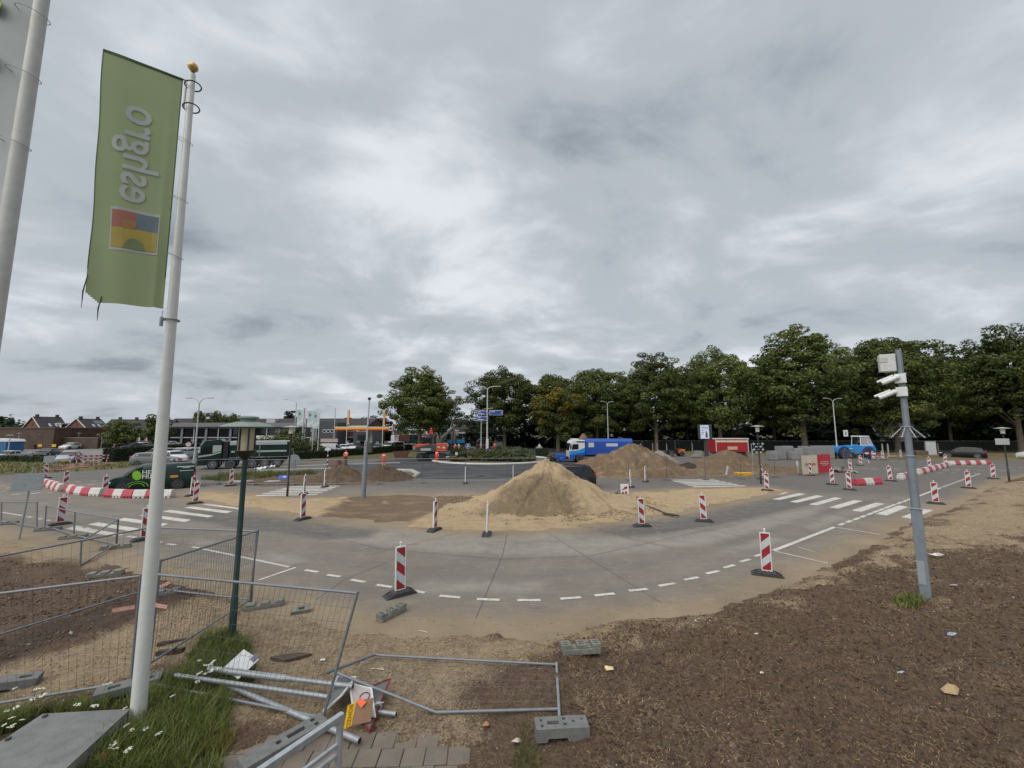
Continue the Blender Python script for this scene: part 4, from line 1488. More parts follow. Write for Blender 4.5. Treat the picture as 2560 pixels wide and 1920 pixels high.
def house(label, a_px, aY, b_px, bY, half, ridge_py, eave_z, cat='house', dormer=None, wins=3, chim=2, wall=None, roofm=None, solar=False, group=None, skylights=0):
	"""gabled house: ridge runs from the line of sight a_px at depth aY to b_px at depth bY"""
	wall = wall or brickR
	A, B = at(a_px, ridge_py, aY), at(b_px, ridge_py, bY)
	d = Vector((B.x - A.x, B.y - A.y, 0))
	L = d.length
	rz = math.atan2(d.y, d.x)
	rh = A.z
	t = thing('terraced_house', label, cat, (A.x, A.y, 0), rz, group)
	# local: x along the ridge, y across, facade towards the viewer is -y
	mb = MB()
	mb.prism([(-half, 0), (half, 0), (half, eave_z), (0, rh - 0.12), (-half, eave_z)], 0.0, L, 'x')
	mb.build('wall', wall, t)
	ov, th = 0.45, 0.14
	sl = (rh - eave_z) / half
	for sgn in (-1, 1):
		m_ = MB()
		y1, z1 = sgn * (half + ov), eave_z - ov * sl
		pts = [(0, rh), (y1, z1), (y1, z1 + th), (0, rh + th)]
		m_.prism(pts, -0.25, L + 0.25, 'x')
		ro = m_.build('roof', roofm or rooft, t)
		if sgn < 0:
			for k in range(chim):
				cx = L * (0.12 + 0.76 * k / max(1, chim - 1))
				MB().bx(cx - 0.35, cx + 0.35, -0.45, 0.25, rh - 0.4, rh + 0.85).build('chimney', brickB, ro)
			for k in range(skylights):
				x0 = L * 0.35 + k * 1.5
				ya, yb = -half * 0.55, -half * 0.78
				za, zb = eave_z + (half + ya) * sl + th + 0.05, eave_z + (half + yb) * sl + th + 0.05
				MB().quad((x0, ya, za), (x0, yb, zb), (x0 + 0.6, yb, zb), (x0 + 0.6, ya, za)).build('skylight', lightgrey, ro)
			if solar:
				ya, yb = -half * 0.2, -half * 0.5
				za, zb = eave_z + (half + ya) * sl + th + 0.06, eave_z + (half + yb) * sl + th + 0.06
				MB().quad((L * .55, ya, za), (L * .55, yb, zb), (L * .95, yb, zb), (L * .95, ya, za)).build('solar_panel', mat('solar panel', (0.10, 0.11, 0.13), 0.2, 0, 0.1, 2), ro)
		MB().bx(-0.2, L + 0.2, min(sgn * (half + ov), sgn * (half + ov + 0.14)), max(sgn * (half + ov), sgn * (half + ov + 0.14)), z1 - 0.22, z1 + 0.12).build('gutter', fascia, t)
	for sgn in (-1, 1):
		m_ = MB()
		m_.prism([(0, rh - 0.05), (sgn * (half + ov), eave_z - ov * sl - 0.05), (sgn * (half + ov), eave_z - ov * sl + 0.20), (0, rh + 0.2)], -0.40, -0.27, 'x')
		m_.build('verge_board', fascia, t)
	for row, (z0, z1, ww) in enumerate(((eave_z - 1.75, eave_z - 0.45, 0.72), (0.6, 2.2, 0.8))):
		for k in range(wins):
			cx = L * (k + 0.5) / wins
			ww_ = L / wins * 0.42
			f_ = MB().bx(cx - ww_, cx + ww_, -half - 0.10, -half - 0.003, z0, z1).build('window', fascia, t)
			MB().bx(cx - ww_ * 0.45, cx + ww_ * 0.88, -half - 0.14, -half - 0.104, z0 + 0.12, z1 - 0.12).build('pane', glass, f_)
	f_ = MB().bx(-0.08, -0.003, -0.5, 0.4, eave_z + (rh - eave_z) * 0.30, eave_z + (rh - eave_z) * 0.30 + 0.9).build('window', mat('brown shutter', (0.10, 0.045, 0.04), 0.6), t)
	if dormer:
		x0, x1 = dormer
		zb, zt = eave_z + 0.55, eave_z + 2.0
		dm = MB().bx(L * x0, L * x1, -half + 0.2, 0.2, zb, zt).build('dormer', fascia, t)
		MB().bx(L * x0 - 0.3, L * x1 + 0.3, -half - 0.05, 0.4, zt + 0.004, zt + 0.22).build('dormer_roof', fascia, dm)
		for k in range(2):
			cx = L * (x0 + (x1 - x0) * (0.32 + 0.4 * k))
			MB().bx(cx - 0.55, cx + 0.55, -half + 0.15, -half + 0.197, zb + 0.3, zt - 0.2).build('pane', glass, dm)
	return t


HG = 'terraced houses beyond the parking lot'
house('red brick gabled house nearest the left edge with a white dormer', 84, 132, 150, 138, 5.6, 1042, 4.4, dormer=(0.72, 1.02), group=HG, skylights=2)
house('red brick gabled house with solar panels, second from the left', 194, 134, 250, 140, 5.2, 1047, 4.5, solar=True, group=HG, skylights=2)
house('long dark roofed house row left of the white flagpole', 281, 136, 440, 142, 5.5, 1049, 4.6, wins=9, chim=4, group=HG)
house('long low dark roof behind the glazed showroom', 440, 152, 700, 156, 7.0, 1047, 4.6, wins=9, chim=0, group=HG)
house('dark roofed block behind the petrol station canopy', 700, 128, 942, 126, 7, 1047.5, 5.6, wins=9, chim=0, group=HG, wall=brickB)
house('red brick house behind the lone plane tree', 985, 140, 1085, 142, 5, 1062, 4.6, wins=5, chim=1, group=HG)
house('red brick gabled house seen through the gap behind the excavator', 1134, 128, 1230, 132, 4.6, 1053, 4.4, wins=6, chim=1, group=HG)
house('dark house with tiled roof between the camera mast and largest tree', 2150, 104, 2245, 102, 6.0, 1012, 3.4, wins=2, chim=0, wall=brickB, roofm=thatch)
house('pale gabled house hidden behind the trees right of the billboard', 1780, 122, 1850, 122, 5, 1048, 3.6, wins=3, chim=0, wall=mat('pale render', (0.38, 0.36, 0.32), 0.85), roofm=thatch)

# flat brick building at the left edge with a garden wall running on from it
a, b = at(-140, 1071, 91), at(137, 1071, 91)
t = thing('brick_building', 'windowless flat roofed brown brick building at the left edge', 'building', (a.x, 91, 0))
MB().bx(0, b.x - a.x, 0, 14, 0, a.z).build('wall', brickB, t)
MB().bx(-0.15, b.x - a.x + 0.15, -0.15, 14.1, a.z + 0.004, a.z + 0.22).build('roof_edge', mat('roof edge trim', (0.11, 0.085, 0.07), 0.7), t)
for k, px in enumerate((98, 133)):
	q = at(px, 1114, 90.8)
	MB().bx(q.x - a.x - 0.45, q.x - a.x + 0.45, -0.08, -0.005, q.z - 0.3, q.z + 0.3).build('wall_sign', yellow, t)
a2, b2 = at(138, 1095, 93), at(246, 1095, 93)
t = thing('garden_wall', 'low brown brick wall running right from the flat building', 'wall', (a2.x, 93, 0))
MB().bx(0, b2.x - a2.x, 0, 0.35, 0, a2.z).build('wall_face', brickB, t)
MB().bx(-0.05, b2.x - a2.x + 0.05, -0.06, 0.41, a2.z + 0.003, a2.z + 0.1).build('coping', concrete, t)
t = thing('site_cabin', 'small white and blue cabin cut by the left edge', 'cabin', (at(15, 1128, 80).x - 1.9, 80, 0))
MB().bx(-2.5, 1.7, 0, 3, 0, 2.0).build('body', mat('cabin blue', (0.03, 0.12, 0.26), 0.5), t)
MB().prism([(-2.7, 2.003), (1.9, 2.003), (1.5, 2.45), (-2.3, 2.6)], -0.1, 3.1, 'y').build('roof', white, t)

# glazed showroom
t = thing('showroom', 'long flat grey showroom with a glazed front behind the tipper truck', 'building', (at(392, 1075, 120).x, 120, 0))
LX = at(800, 1075, 120).x - at(392, 1075, 120).x
zt = at(600, 1057, 120).z
zb = at(600, 1067, 120).z
MB().bx(0, LX, 0, 0.3, 0, zb - 0.004).build('glass_front', glass, t)
MB().bx(0, LX, 0.35, 25, 0, zb - 0.3).build('body', showdark, t)
MB().bx(-0.3, LX + 0.3, -1.2, 25, zb, zt).build('roof_band', showgrey, t)
MB().bx(-0.3, LX, -0.25, -0.02, zb - 0.4, zb - 0.05).build('lintel', midgrey, t)
MB().bx(0, LX, -0.2, -0.02, 1.95, 2.2).build('transom', lightgrey, t)
for k in range(14):
	x = 0.6 + k * LX / 13.5
	MB().bx(x - (0.35 if k % 2 == 0 else 0.12), x + (0.35 if k % 2 == 0 else 0.12), -0.35, -0.26, 0, zb - 0.41).build('mullion', lightgrey if k % 2 else midgrey, t)
rg2 = random.Random(5)
for k in range(9):
	x = rg2.uniform(2, LX - 6)
	MB().bx(x, x + rg2.uniform(1, 3), -0.024, -0.004, rg2.uniform(0.3, 0.9), rg2.uniform(1.1, 1.7)).build('display', mat('display tone %d' % (k % 3), [(0.10, 0.09, 0.08), (0.2, 0.21, 0.22), (0.08, 0.1, 0.07)][k % 3], 0.5), t)
MB().bx(LX * 0.63, LX * 0.63 + 2.6, 3, 5, zt + 0.003, zt + 1.2).build('roof_unit', lightgrey, t)
t2 = thing('showroom_annexe', 'dark grey cladded block with round emblems right of the pale flags', 'building', (at(795, 1075, 112).x, 112, 0))
AX = at(842, 1075, 112).x - at(795, 1075, 112).x
az = at(820, 1056, 112).z
MB().bx(0, AX, 0, 16, 0, az).build('wall', showdark, t2)
MB().bx(-1.6, -0.02, -0.4, 15, 0, az + 0.25).build('corner_pier', midgrey, t2)
for k in range(3):
	MB().lathe([(0.55, 0), (0.5, 0.05), (0.35, 0.05), (0.33, 0)], 14).build('emblem', lightgrey, t2)
for k, e_ in enumerate(children(t2)[-3:]):
	e_.location = (AX * (0.35 + 0.2 * k), -0.06, az * 0.62)
	e_.rotation_euler = (math.pi / 2, 0, 0)
MB().bx(0.4, AX - 0.6, -0.3, -0.02, 0.3, 1.9).build('window', glass, t2)
# board on the showroom
p = at(640, 1089, 117)
q = at(688, 1097.5, 117)
t = thing('shop_sign', 'white name board before the showroom glazing', 'sign', (p.x, 117, 0))
MB().bx(0, q.x - p.x, 0, 0.15, q.z, p.z).build('board', white, t)
MB().bx(1.0, 1.15, 0.2, 0.35, 0, q.z + 0.2).build('post', midgrey, t)
MB().bx(q.x - p.x - 1.2, q.x - p.x - 1.05, 0.2, 0.35, 0, q.z + 0.2).build('post', midgrey, t)
obj('lettering', text_mesh('De Waal', 0.95, lambda x, y, z: ((q.x - p.x) / 2 + x, -0.02 - z, (q.z + p.z) / 2 + y), bold=0.02, m=black), t)

# petrol station
YS = 92
x0, x1 = at(838, 1075, YS).x, at(993, 1075, YS).x
zt, zb = at(900, 1067.5, YS).z, at(900, 1075.5, YS).z
t = thing('petrol_station', 'petrol station canopy with a yellow and red fascia', 'canopy', (x0, YS, 0))
W_ = x1 - x0
staty = mat('station yellow', (0.75, 0.40, 0.012), 0.4, 0, 0.05, 2)
statr = mat('station red', (0.45, 0.03, 0.02), 0.4, 0, 0.05, 2)
MB().bx(0, W_, 0, 9, zb, zt - 0.005).build('canopy_roof', lightgrey, t)
MB().bx(-0.05, W_ * 0.86, -0.15, -0.01, zb + 0.22, zt - 0.10).build('fascia_yellow', staty, t)
MB().bx(-0.05, W_ * 0.95, -0.15, -0.01, zb - 0.06, zb + 0.21).build('fascia_red', statr, t)
MB().bx(-0.05, W_ * 0.86, -0.16, -0.01, zt - 0.095, zt + 0.06).build('fascia_white', white, t)
lg = MB().bx(W_ * 0.90 - 0.45, W_ * 0.90 + 0.45, -0.3, -0.16, zb - 0.1, zt + 0.15).build('emblem_board', white, t)
sh = MB()
for k in range(7):
	a0, a1 = math.pi * (0.06 + 0.88 * k / 7), math.pi * (0.06 + 0.88 * (k + 0.85) / 7)
	cx, cz = W_ * 0.90, zb + 0.12
	sh.prism([(cx, cz - 0.1), (cx + 0.38 * math.cos(a0), cz + 0.05 + 0.5 * math.sin(a0)), (cx + 0.38 * math.cos(a1), cz + 0.05 + 0.5 * math.sin(a1))], -0.34, -0.305, 'y')
sh.build('shell_emblem', statr, lg)
for k, fx in enumerate((0.42, 0.52, 0.93)):
	MB().bx(W_ * fx - 0.3, W_ * fx + 0.3, 2.5 if k else 4, 3.1 if k else 4.6, 0, zb).build('column', white if k == 2 else lightgrey, t)
for k, fx in enumerate((0.12, 0.3, 0.62)):
	pm = MB().bx(W_ * fx - 0.45, W_ * fx + 0.45, 3, 3.7, 0, 1.9).build('fuel_pump', [darkgrey, midgrey, darkgrey][k], t)
	MB().bx(W_ * fx - 0.3, W_ * fx + 0.3, 2.9, 2.995, 1.1, 1.6).build('display', lightgrey, pm)
MB().bx(-0.5, W_ * 0.30, 12, 20, 0, zb - 0.4).build('shop', showdark, t)
MB().bx(0.6, W_ * 0.25, 11.9, 11.98, 0.4, zb - 1.2).build('shop_window', glass, t)


# ================================================================== VEHICLES
def carpaint(name, c, rough=0.28):
	return mat('car paint ' + name, c, rough, 0.0, 0.03, 2, spec=0.35, coat=0.12, dirt=0.06, dirtcol=(0.2, 0.17, 0.14))


WHEELS = {}


def wheel(parent, x, y, r, wd, side, rim=None, z=None, spokes=5):
	"""tyre with a spoked rim as its child; side is the sign of y the rim faces"""
	key = (round(r, 3), round(wd, 3), spokes)
	if key not in WHEELS:
		t_ = MB()
		prof = [(r * 0.60, -wd / 2), (r * 0.93, -wd / 2), (r, -wd * 0.36), (r, wd * 0.36), (r * 0.93, wd / 2), (r * 0.60, wd / 2)]
		t_.lathe(prof, 22)
		tm = t_.mesh('wheel', tyre, smooth=40)
		q = MB()
		q.lathe([(r * 0.66, wd * 0.30), (r * 0.66, wd * 0.51), (r * 0.60, wd * 0.515), (r * 0.56, wd * 0.40), (r * 0.2, wd * 0.36)], 22)
		q.cyl((0, 0, wd * 0.36), (0, 0, wd * 0.53), r * 0.16, r * 0.13, 10)
		for k in range(spokes):
			a = 2 * math.pi * k / spokes
			q.box((math.cos(a) * r * 0.36, math.sin(a) * r * 0.36, wd * 0.45), (r * 0.46, r * 0.13, wd * 0.1), a)
		WHEELS[key] = (tm, q.mesh('rim', rimmat, smooth=35))
	tm, rm = WHEELS[key]
	o = obj('wheel', tm, parent)
	o.location = (x, y, r if z is None else z)
	o.rotation_euler = (math.pi / 2 if side < 0 else -math.pi / 2, 0, 0)
	ri = obj('rim', rm, o)
	if rim:
		ri.material_slots[0].link = 'OBJECT'
		ri.material_slots[0].material = rim
	return o


# station tables: x fraction from the nose (0) to the tail (1), roof/bonnet height fraction, shoulder fraction, plan width fraction
STY = {
	'hatch': dict(st=[(0, .40, .36, .80), (.025, .47, .44, .88), (.12, .56, .54, .96), (.26, .64, .62, 1), (.30, .67, .63, 1), (.43, .955, .645, 1), (.52, 1.0, .65, 1), (.72, .985, .655, 1), (.86, .93, .66, .985), (.97, .70, .66, .94), (1, .52, .50, .88)], g=(4, 5, 8, 9)),
	'suv': dict(st=[(0, .42, .38, .82), (.02, .52, .48, .90), (.10, .60, .58, .97), (.24, .65, .63, 1), (.28, .67, .64, 1), (.40, .96, .655, 1), (.50, 1.0, .66, 1), (.78, .985, .665, 1), (.90, .95, .67, .985), (.98, .68, .665, .95), (1, .55, .52, .90)], g=(4, 5, 8, 9)),
	'sedan': dict(st=[(0, .42, .38, .80), (.025, .50, .47, .88), (.12, .58, .56, .96), (.27, .65, .63, 1), (.31, .67, .64, 1), (.44, .955, .655, 1), (.54, 1.0, .66, 1), (.68, .98, .665, 1), (.84, .73, .67, .98), (.97, .70, .66, .94), (1, .50, .48, .88)], g=(4, 5, 7, 8)),
	'van': dict(st=[(0, .36, .33, .84), (.02, .44, .41, .90), (.09, .54, .52, .97), (.16, .60, .56, 1), (.19, .64, .57, 1), (.33, .95, .58, 1), (.40, 1.0, .585, 1), (.70, 1.0, .59, 1), (.93, .995, .59, 1), (.985, .96, .58, .985), (1, .60, .56, .96)], g=(4, 5, 8, 9)),
}


def car(label, pf, pr, style, L, W, H, paintm, name='parked_car', cat='car', group=None, rim=None, side_glass=True, wheel_r=0.33, solidrear=False, z0=0.0):
	"""pf / pr: ground points under the front and the rear axle"""
	pf, pr = Vector(pf), Vector(pr)
	d = pf - pr
	mid = (pf + pr) / 2
	t = thing(name, label, cat, (mid.x, mid.y, z0), math.atan2(d.y, d.x), group)
	S = STY[style]
	st = S['st']
	zb = 0.20
	hw = W / 2
	rings = []
	for (fx, zt, zs, pw) in st:
		x = L / 2 - fx * L
		zt_, zs_ = zt * H, zs * H
		cab = max(0.0, min(1.0, (zt - zs - 0.02) / 0.25))
		wt = hw * pw * (0.93 - 0.17 * cab)
		w0 = hw * pw
		rings.append([(x, w0 * 0.90, zb), (x, w0, zb + 0.14), (x, w0, zs_ * 0.62), (x, w0 * 0.975, zs_), (x, wt, zt_ - 0.045 * (1 + cab)), (x, wt * 0.86, zt_)])
	V, F = [], []
	for r_ in rings:
		V += r_ + [(a, -b, c) for a, b, c in reversed(r_)]
	k = 12
	for i in range(len(rings) - 1):
		for j in range(k):
			F.append((i * k + j, i * k + (j + 1) % k, (i + 1) * k + (j + 1) % k, (i + 1) * k + j))
	F.append(tuple(range(k)))
	F.append(tuple(reversed(range((len(rings) - 1) * k, len(rings) * k))))
	MB().add(V, F).build('body', paintm, t, smooth=38)
	g0, g1, g2, g3 = S['g']

	def lerp(a, b, q):
		return tuple(a[i] + (b[i] - a[i]) * q for i in range(3))
	off = 0.012
	# windscreen and rear window
	for nm, (ia, ib) in (('windscreen', (g0, g1)), ('rear_window', (g3, g2))):
		if nm == 'rear_window' and solidrear:
			continue
		A, B = rings[ia], rings[ib]
		lo, hi = (A[4], B[5]) if nm == 'windscreen' else (A[4], B[5])
		wl_, wh = A[4][1] * 0.94, B[5][1] * 0.98
		sx = off if nm == 'windscreen' else -off
		p0, p1 = lerp(A[4], B[4], 0.10), lerp(A[4], B[4], 0.90)
		q0, q1 = lerp(A[5], B[5], 0.10), lerp(A[5], B[5], 0.90)
		up = 0.012
		m_ = MB()
		m_.quad((q0[0] + sx, -q0[1] * 1.02, q0[2] + up), (q0[0] + sx, q0[1] * 1.02, q0[2] + up), (q1[0] + sx, q1[1], q1[2] + up), (q1[0] + sx, -q1[1], q1[2] + up))
		m_.quad((p0[0] + sx, -p0[1] * 1.003, p0[2] + up), (q0[0] + sx, -q0[1] * 1.02, q0[2] + up), (q1[0] + sx, -q1[1], q1[2] + up), (p1[0] + sx, -p1[1] * 1.003, p1[2] + up))
		m_.quad((p0[0] + sx, p0[1] * 1.003, p0[2] + up), (q0[0] + sx, q0[1] * 1.02, q0[2] + up), (q1[0] + sx, q1[1], q1[2] + up), (p1[0] + sx, p1[1] * 1.003, p1[2] + up))
		m_.build(nm, carglass, t)
	if side_glass:
		cuts = [(g0, g1, g1 + 1), (g1 + 1, g2)] if side_glass is True else [(g0, g1, g1 + 1)]
		for sgn in (1, -1):
			for c_ in cuts:
				lo, hi = [], []
				idx = list(range(c_[0], c_[-1] + 1))
				for n_, i in enumerate(idx):
					r_ = rings[i]
					e0 = 0.05 if n_ == 0 else (-0.05 if n_ == len(idx) - 1 else 0)
					a_, b_ = lerp(r_[3], r_[4], 0.10), lerp(r_[3], r_[4], 0.92)
					lo.append((a_[0] - e0, sgn * (a_[1] + 0.008), a_[2]))
					hi.append((b_[0] - e0, sgn * (b_[1] + 0.008), b_[2]))
				m_ = MB()
				for n_ in range(len(idx) - 1):
					m_.quad(lo[n_], lo[n_ + 1], hi[n_ + 1], hi[n_])
				m_.build('side_window', carglass, t)
	ax = L * 0.30
	for x in (ax, -ax):
		for sgn in (1, -1):
			MB().lathe([(wheel_r * 1.13, 0), (wheel_r * 1.13, 0.02), (wheel_r * 0.6, 0.022)], 18).build('wheel_arch', rubber, t)
			o = C.objects[-1]
			o.location = (x, sgn * (hw - 0.008), wheel_r)
			o.rotation_euler = (math.pi / 2 if sgn < 0 else -math.pi / 2, 0, 0)
			wheel(t, x, sgn * (hw - 0.08), wheel_r, 0.21, sgn, rim)
	r0, r1 = rings[1], rings[2]
	for sgn in (1, -1):
		a_ = lerp(r0[3], r1[3], 0.2)
		MB().box((a_[0] - 0.06, sgn * (a_[1] - 0.10), a_[2] - 0.10), (0.34, 0.30, 0.13), -sgn * 0.35).build('headlight', lampclear, t, 0.02)
		e_ = rings[-2]
		MB().box((e_[3][0] - 0.01, sgn * (e_[3][1] - 0.06), e_[3][2] - 0.03), (0.12, 0.16, 0.24)).build('tail_light', lampred, t, 0.02)
		f_ = rings[g0]
		MB().box((f_[3][0] - 0.25, sgn * (hw + 0.09), f_[3][2] + 0.06), (0.12, 0.20, 0.14)).build('mirror', paintm, t, 0.03)
	n_ = rings[0]
	MB().bx(n_[2][0] - 0.06, n_[2][0] + 0.014, -hw * 0.5, hw * 0.5, zb + 0.06, n_[2][2] - 0.02).build('grille', black, t)
	MB().bx(n_[2][0] + 0.005, n_[2][0] + 0.025, -0.26, 0.26, zb + 0.10, zb + 0.21).build('number_plate', yellow, t)
	MB().bx(-L / 2 - 0.02, -L / 2 + 0.03, -0.26, 0.26, H * 0.40, H * 0.40 + 0.11).build('number_plate', yellow, t)
	MB().bx(-L * 0.47, L * 0.47, -hw * 0.86, hw * 0.86, 0.17, 0.30).build('underbody', black, t)
	return t


pw_ = carpaint('white', (0.62, 0.63, 0.63))
ps_ = carpaint('silver', (0.36, 0.38, 0.40), 0.3)
pg_ = carpaint('grey', (0.16, 0.165, 0.17), 0.3)
pb_ = carpaint('black', (0.012, 0.013, 0.016), 0.22)
pd_ = carpaint('dark blue', (0.02, 0.028, 0.06))
pr_ = carpaint('dark red', (0.11, 0.02, 0.025))
pgn = carpaint('bottle green', (0.003, 0.024, 0.018))
PL = 'cars in the parking lot on the left'
car('silver car behind the low hedge at the left edge', G(-8, 1153), G(44, 1150), 'sedan', 4.5, 1.8, 1.42, ps_, group=PL)
car('dark grey saloon behind the hedge, left of the silver hatchback', G(95, 1146), G(138, 1142), 'sedan', 4.5, 1.8, 1.45, pb_, group=PL)
car('silver hatchback beside the red and white barrier boards', G(150, 1161), G(188, 1153), 'hatch', 4.1, 1.78, 1.55, ps_, group=PL)
car('small white hatchback alone before the light green hedge', G(160, 1124), G(189, 1122.5), 'hatch', 3.9, 1.7, 1.48, pw_, group=PL)
car('grey estate car with dark windows in front of the tall hedge', G(432, 1163), G(346, 1164), 'suv', 4.75, 1.85, 1.62, pg_, group=PL)
car('white car just right of the flagpole beside the grey estate', G(455, 1156), G(414, 1153), 'hatch', 4.2, 1.8, 1.5, pw_, group=PL)
car('silver people carrier half hidden by the flagpole', G(368, 1153), G(420, 1149), 'suv', 4.6, 1.85, 1.75, ps_, group=PL)
car('silver off-road car right of the flagpole', G(430, 1151), G(470, 1147), 'suv', 4.5, 1.85, 1.72, ps_, group=PL)
car('white hatchback behind the round no-entry sign', G(452, 1143), G(478, 1140), 'hatch', 4.0, 1.75, 1.5, pw_, group=PL)
car('silver car beside the tipper truck cab', G(478, 1143), G(505, 1140), 'sedan', 4.3, 1.78, 1.45, ps_, group=PL)
car('dark red car under the round tree', G(303, 1120), G(322, 1119), 'suv', 4.2, 1.78, 1.65, pr_, group=PL)
car('dark blue saloon in the row behind the tall hedge', G(316, 1125), G(346, 1124), 'sedan', 4.5, 1.8, 1.45, pd_, group=PL)
car('white estate car in the row behind the tall hedge', G(335, 1123), G(364, 1122), 'suv', 4.6, 1.8, 1.55, pw_, group=PL)
car('light silver car at the right end of the row behind the hedge', G(366, 1122.5), G(390, 1122), 'hatch', 4.2, 1.8, 1.5, ps_, group=PL)
car('silver car in front of the showroom glass', G(412, 1118), G(436, 1117), 'sedan', 4.4, 1.8, 1.48, ps_, group=PL)
PS = 'cars at the petrol station'
car('white estate car nearest the hedge behind the orange jacket worker', G(868, 1133), G(852, 1127), 'hatch', 4.3, 1.8, 1.5, pw_, group=PS)
car('white car behind the white estate at the station hedge', G(884, 1131), G(868, 1124), 'hatch', 4.3, 1.8, 1.5, pw_, group=PS)
car('black hatchback in the station row', G(900, 1128), G(886, 1121), 'hatch', 4.2, 1.8, 1.55, pb_, group=PS)
car('black off-road car at the end of the station row', G(915, 1124), G(902, 1118), 'suv', 4.4, 1.85, 1.75, pb_, group=PS)
car('dark car under the canopy', G(918, 1113), G(932, 1112), 'suv', 4.4, 1.85, 1.75, pg_, group=PS)
car('small dark car left of the white minibus', G(938, 1129), G(950, 1126), 'hatch', 4.0, 1.75, 1.5, pg_, group=PS)
car('distant white car in the street behind the roundabout', G(1171, 1098.5), G(1188, 1098.5), 'sedan', 4.4, 1.8, 1.48, pw_, group='far cars')
car('white minibus with dark side windows behind the station hedge', G(960, 1129), G(1002, 1126.5), 'van', 5.0, 1.9, 1.95, pw_, 'minibus', 'minibus', wheel_r=0.34)
car('black off-road car driving behind the pointed sand heap', G(1363, 1217), G(1457, 1217), 'suv', 4.6, 1.88, 1.70, pb_, 'car', 'car', wheel_r=0.38)
car('black estate car parked by the trees behind the barrier row', G(2372, 1144.0), G(2444, 1146.5), 'suv', 4.95, 1.92, 1.72, pb_, 'parked_car', 'car', wheel_r=0.37)
car('white car cut by the right edge', G(2560, 1148), G(2640, 1148.5), 'suv', 4.7, 1.88, 1.66, pw_, 'parked_car', 'car', wheel_r=0.36)

# van with sunflowers
vt = car('white van with a blue wave and yellow sunflowers behind the station hedge', G(852, 1136), G(800, 1138), 'van', 5.0, 1.9, 1.95, pw_, 'delivery_van', 'van', wheel_r=0.34, solidrear=True, side_glass='front')
vb = mat('van blue print', (0.04, 0.11, 0.22), 0.35)
vy = mat('van sunflower print', (0.75, 0.36, 0.02), 0.4)
for sgn in (-1, 1):
	pr = MB()
	pr.quad((-2.3, sgn * 0.965, 0.45), (0.6, sgn * 0.965, 0.45), (0.2, sgn * 0.965, 0.98), (-2.3, sgn * 0.94, 1.42))
	pr.build('side_print', vb, vt)
	for (x, z, r_) in ((-1.6, 0.75, 0.24), (-0.8, 0.72, 0.27), (-0.1, 0.78, 0.25), (0.5, 0.70, 0.2), (-1.2, 0.55, 0.18)):
		f_ = MB()
		for k in range(10):
			a = 2 * math.pi * k / 10
			f_.add([(x + math.cos(a - .28) * r_ * .35, sgn * 0.972, z + math.sin(a - .28) * r_ * .35), (x + math.cos(a) * r_, sgn * 0.972, z + math.sin(a) * r_), (x + math.cos(a + .28) * r_ * .35, sgn * 0.972, z + math.sin(a + .28) * r_ * .35)], [(0, 1, 2)])
		f_.build('flower_print', vy, vt)

# delivery van, bottle green
gv = car('dark green delivery van with lime emblem passing behind the flagpole', G(318, 1227), G(438, 1219), 'van', 4.9, 1.90, 1.84, pgn, 'delivery_van', 'van', wheel_r=0.33, solidrear=True, side_glass='front', rim=midgrey)
lime = mat('lime print', (0.24, 0.56, 0.03), 0.4)
wprint = mat('white print', (0.7, 0.72, 0.72), 0.4)
SY = 0.972
for sgn in (1,):
	# the side seen from the camera is local +y: the van heads to the left of the picture
	e_ = MB()
	pts = [(0.80 + 0.24 * math.cos(a) + 0.05 * math.sin(a), 1.12 + 0.33 * math.sin(a)) for a in [2 * math.pi * k / 20 for k in range(20)]]
	e_.add([(x, SY, z) for x, z in pts], [tuple(range(20))])
	e_.build('lime_emblem', lime, gv)
	obj('lettering', text_mesh('HELLO', 0.40, lambda x, y, z: (-0.05 - x, SY + 0.004 + z, 1.30 + y), bold=0.012, m=wprint), gv)
	obj('lettering', text_mesh('FRESH', 0.40, lambda x, y, z: (-0.01 - x, SY + 0.004 + z, 0.99 + y), bold=0.012, m=wprint), gv)
	for (x0, x1, z_, h_) in ((-2.35, -1.35, 1.58, 0.05), (-2.1, -1.65, 1.49, 0.04), (-2.3, -1.5, 1.29, 0.035)):
		MB().bx(x0, x1, SY - 0.06 if z_ > 1.4 else SY - 0.006, SY - 0.01 if z_ > 1.4 else SY, z_, z_ + h_).build('small_print', wprint, gv)
	MB().bx(-1.45, -1.0, SY - 0.005, SY + 0.002, 0.84, 1.0).build('orange_label', mat('orange print', (0.7, 0.3, 0.03), 0.5), gv)
	for r_ in (0.62, 0.42):
		a_ = MB()
		for k in range(12):
			t0, t1 = math.pi * k / 12, math.pi * (k + 1) / 12
			a_.quad(*[(0.75 + q * math.cos(tt), SY + 0.002, 0.32 + q * 0.62 * math.sin(tt)) for q, tt in ((r_, t0), (r_, t1), (r_ - 0.05, t1), (r_ - 0.05, t0))])
		a_.build('arc_print', lime, gv)

# ---------------------------------------------------------------- tipper truck, dark green
pf, pr = G(536, 1171.5), G(694, 1166)
d = pf - pr
tt_ = thing('tipper_truck', 'dark green five axle tipper truck with a pale stripe', 'truck', pr, math.atan2(d.y, d.x))
WB = d.length
tg = carpaint('truck green', (0.003, 0.022, 0.020))
pale = mat('pale green trim', (0.36, 0.42, 0.36), 0.4)
ax = [WB, WB * 0.735, WB * 0.40, WB * 0.20, 0.0]
MB().bx(-1.0, WB - 0.2, -0.45, 0.45, 0.75, 1.05).build('chassis', black, tt_)
for x in ax:
	for s in (1, -1):
		wheel(tt_, x, s * 1.08, 0.52, 0.34, s, spokes=8)
		ar = MB()
		ar.tube([(x + 0.66 * math.cos(a), s * 1.08, 0.52 + 0.66 * math.sin(a)) for a in [math.pi * k / 8 for k in range(9)]], 0.05, 5)
		ar.build('mudguard', darkgrey, tt_)
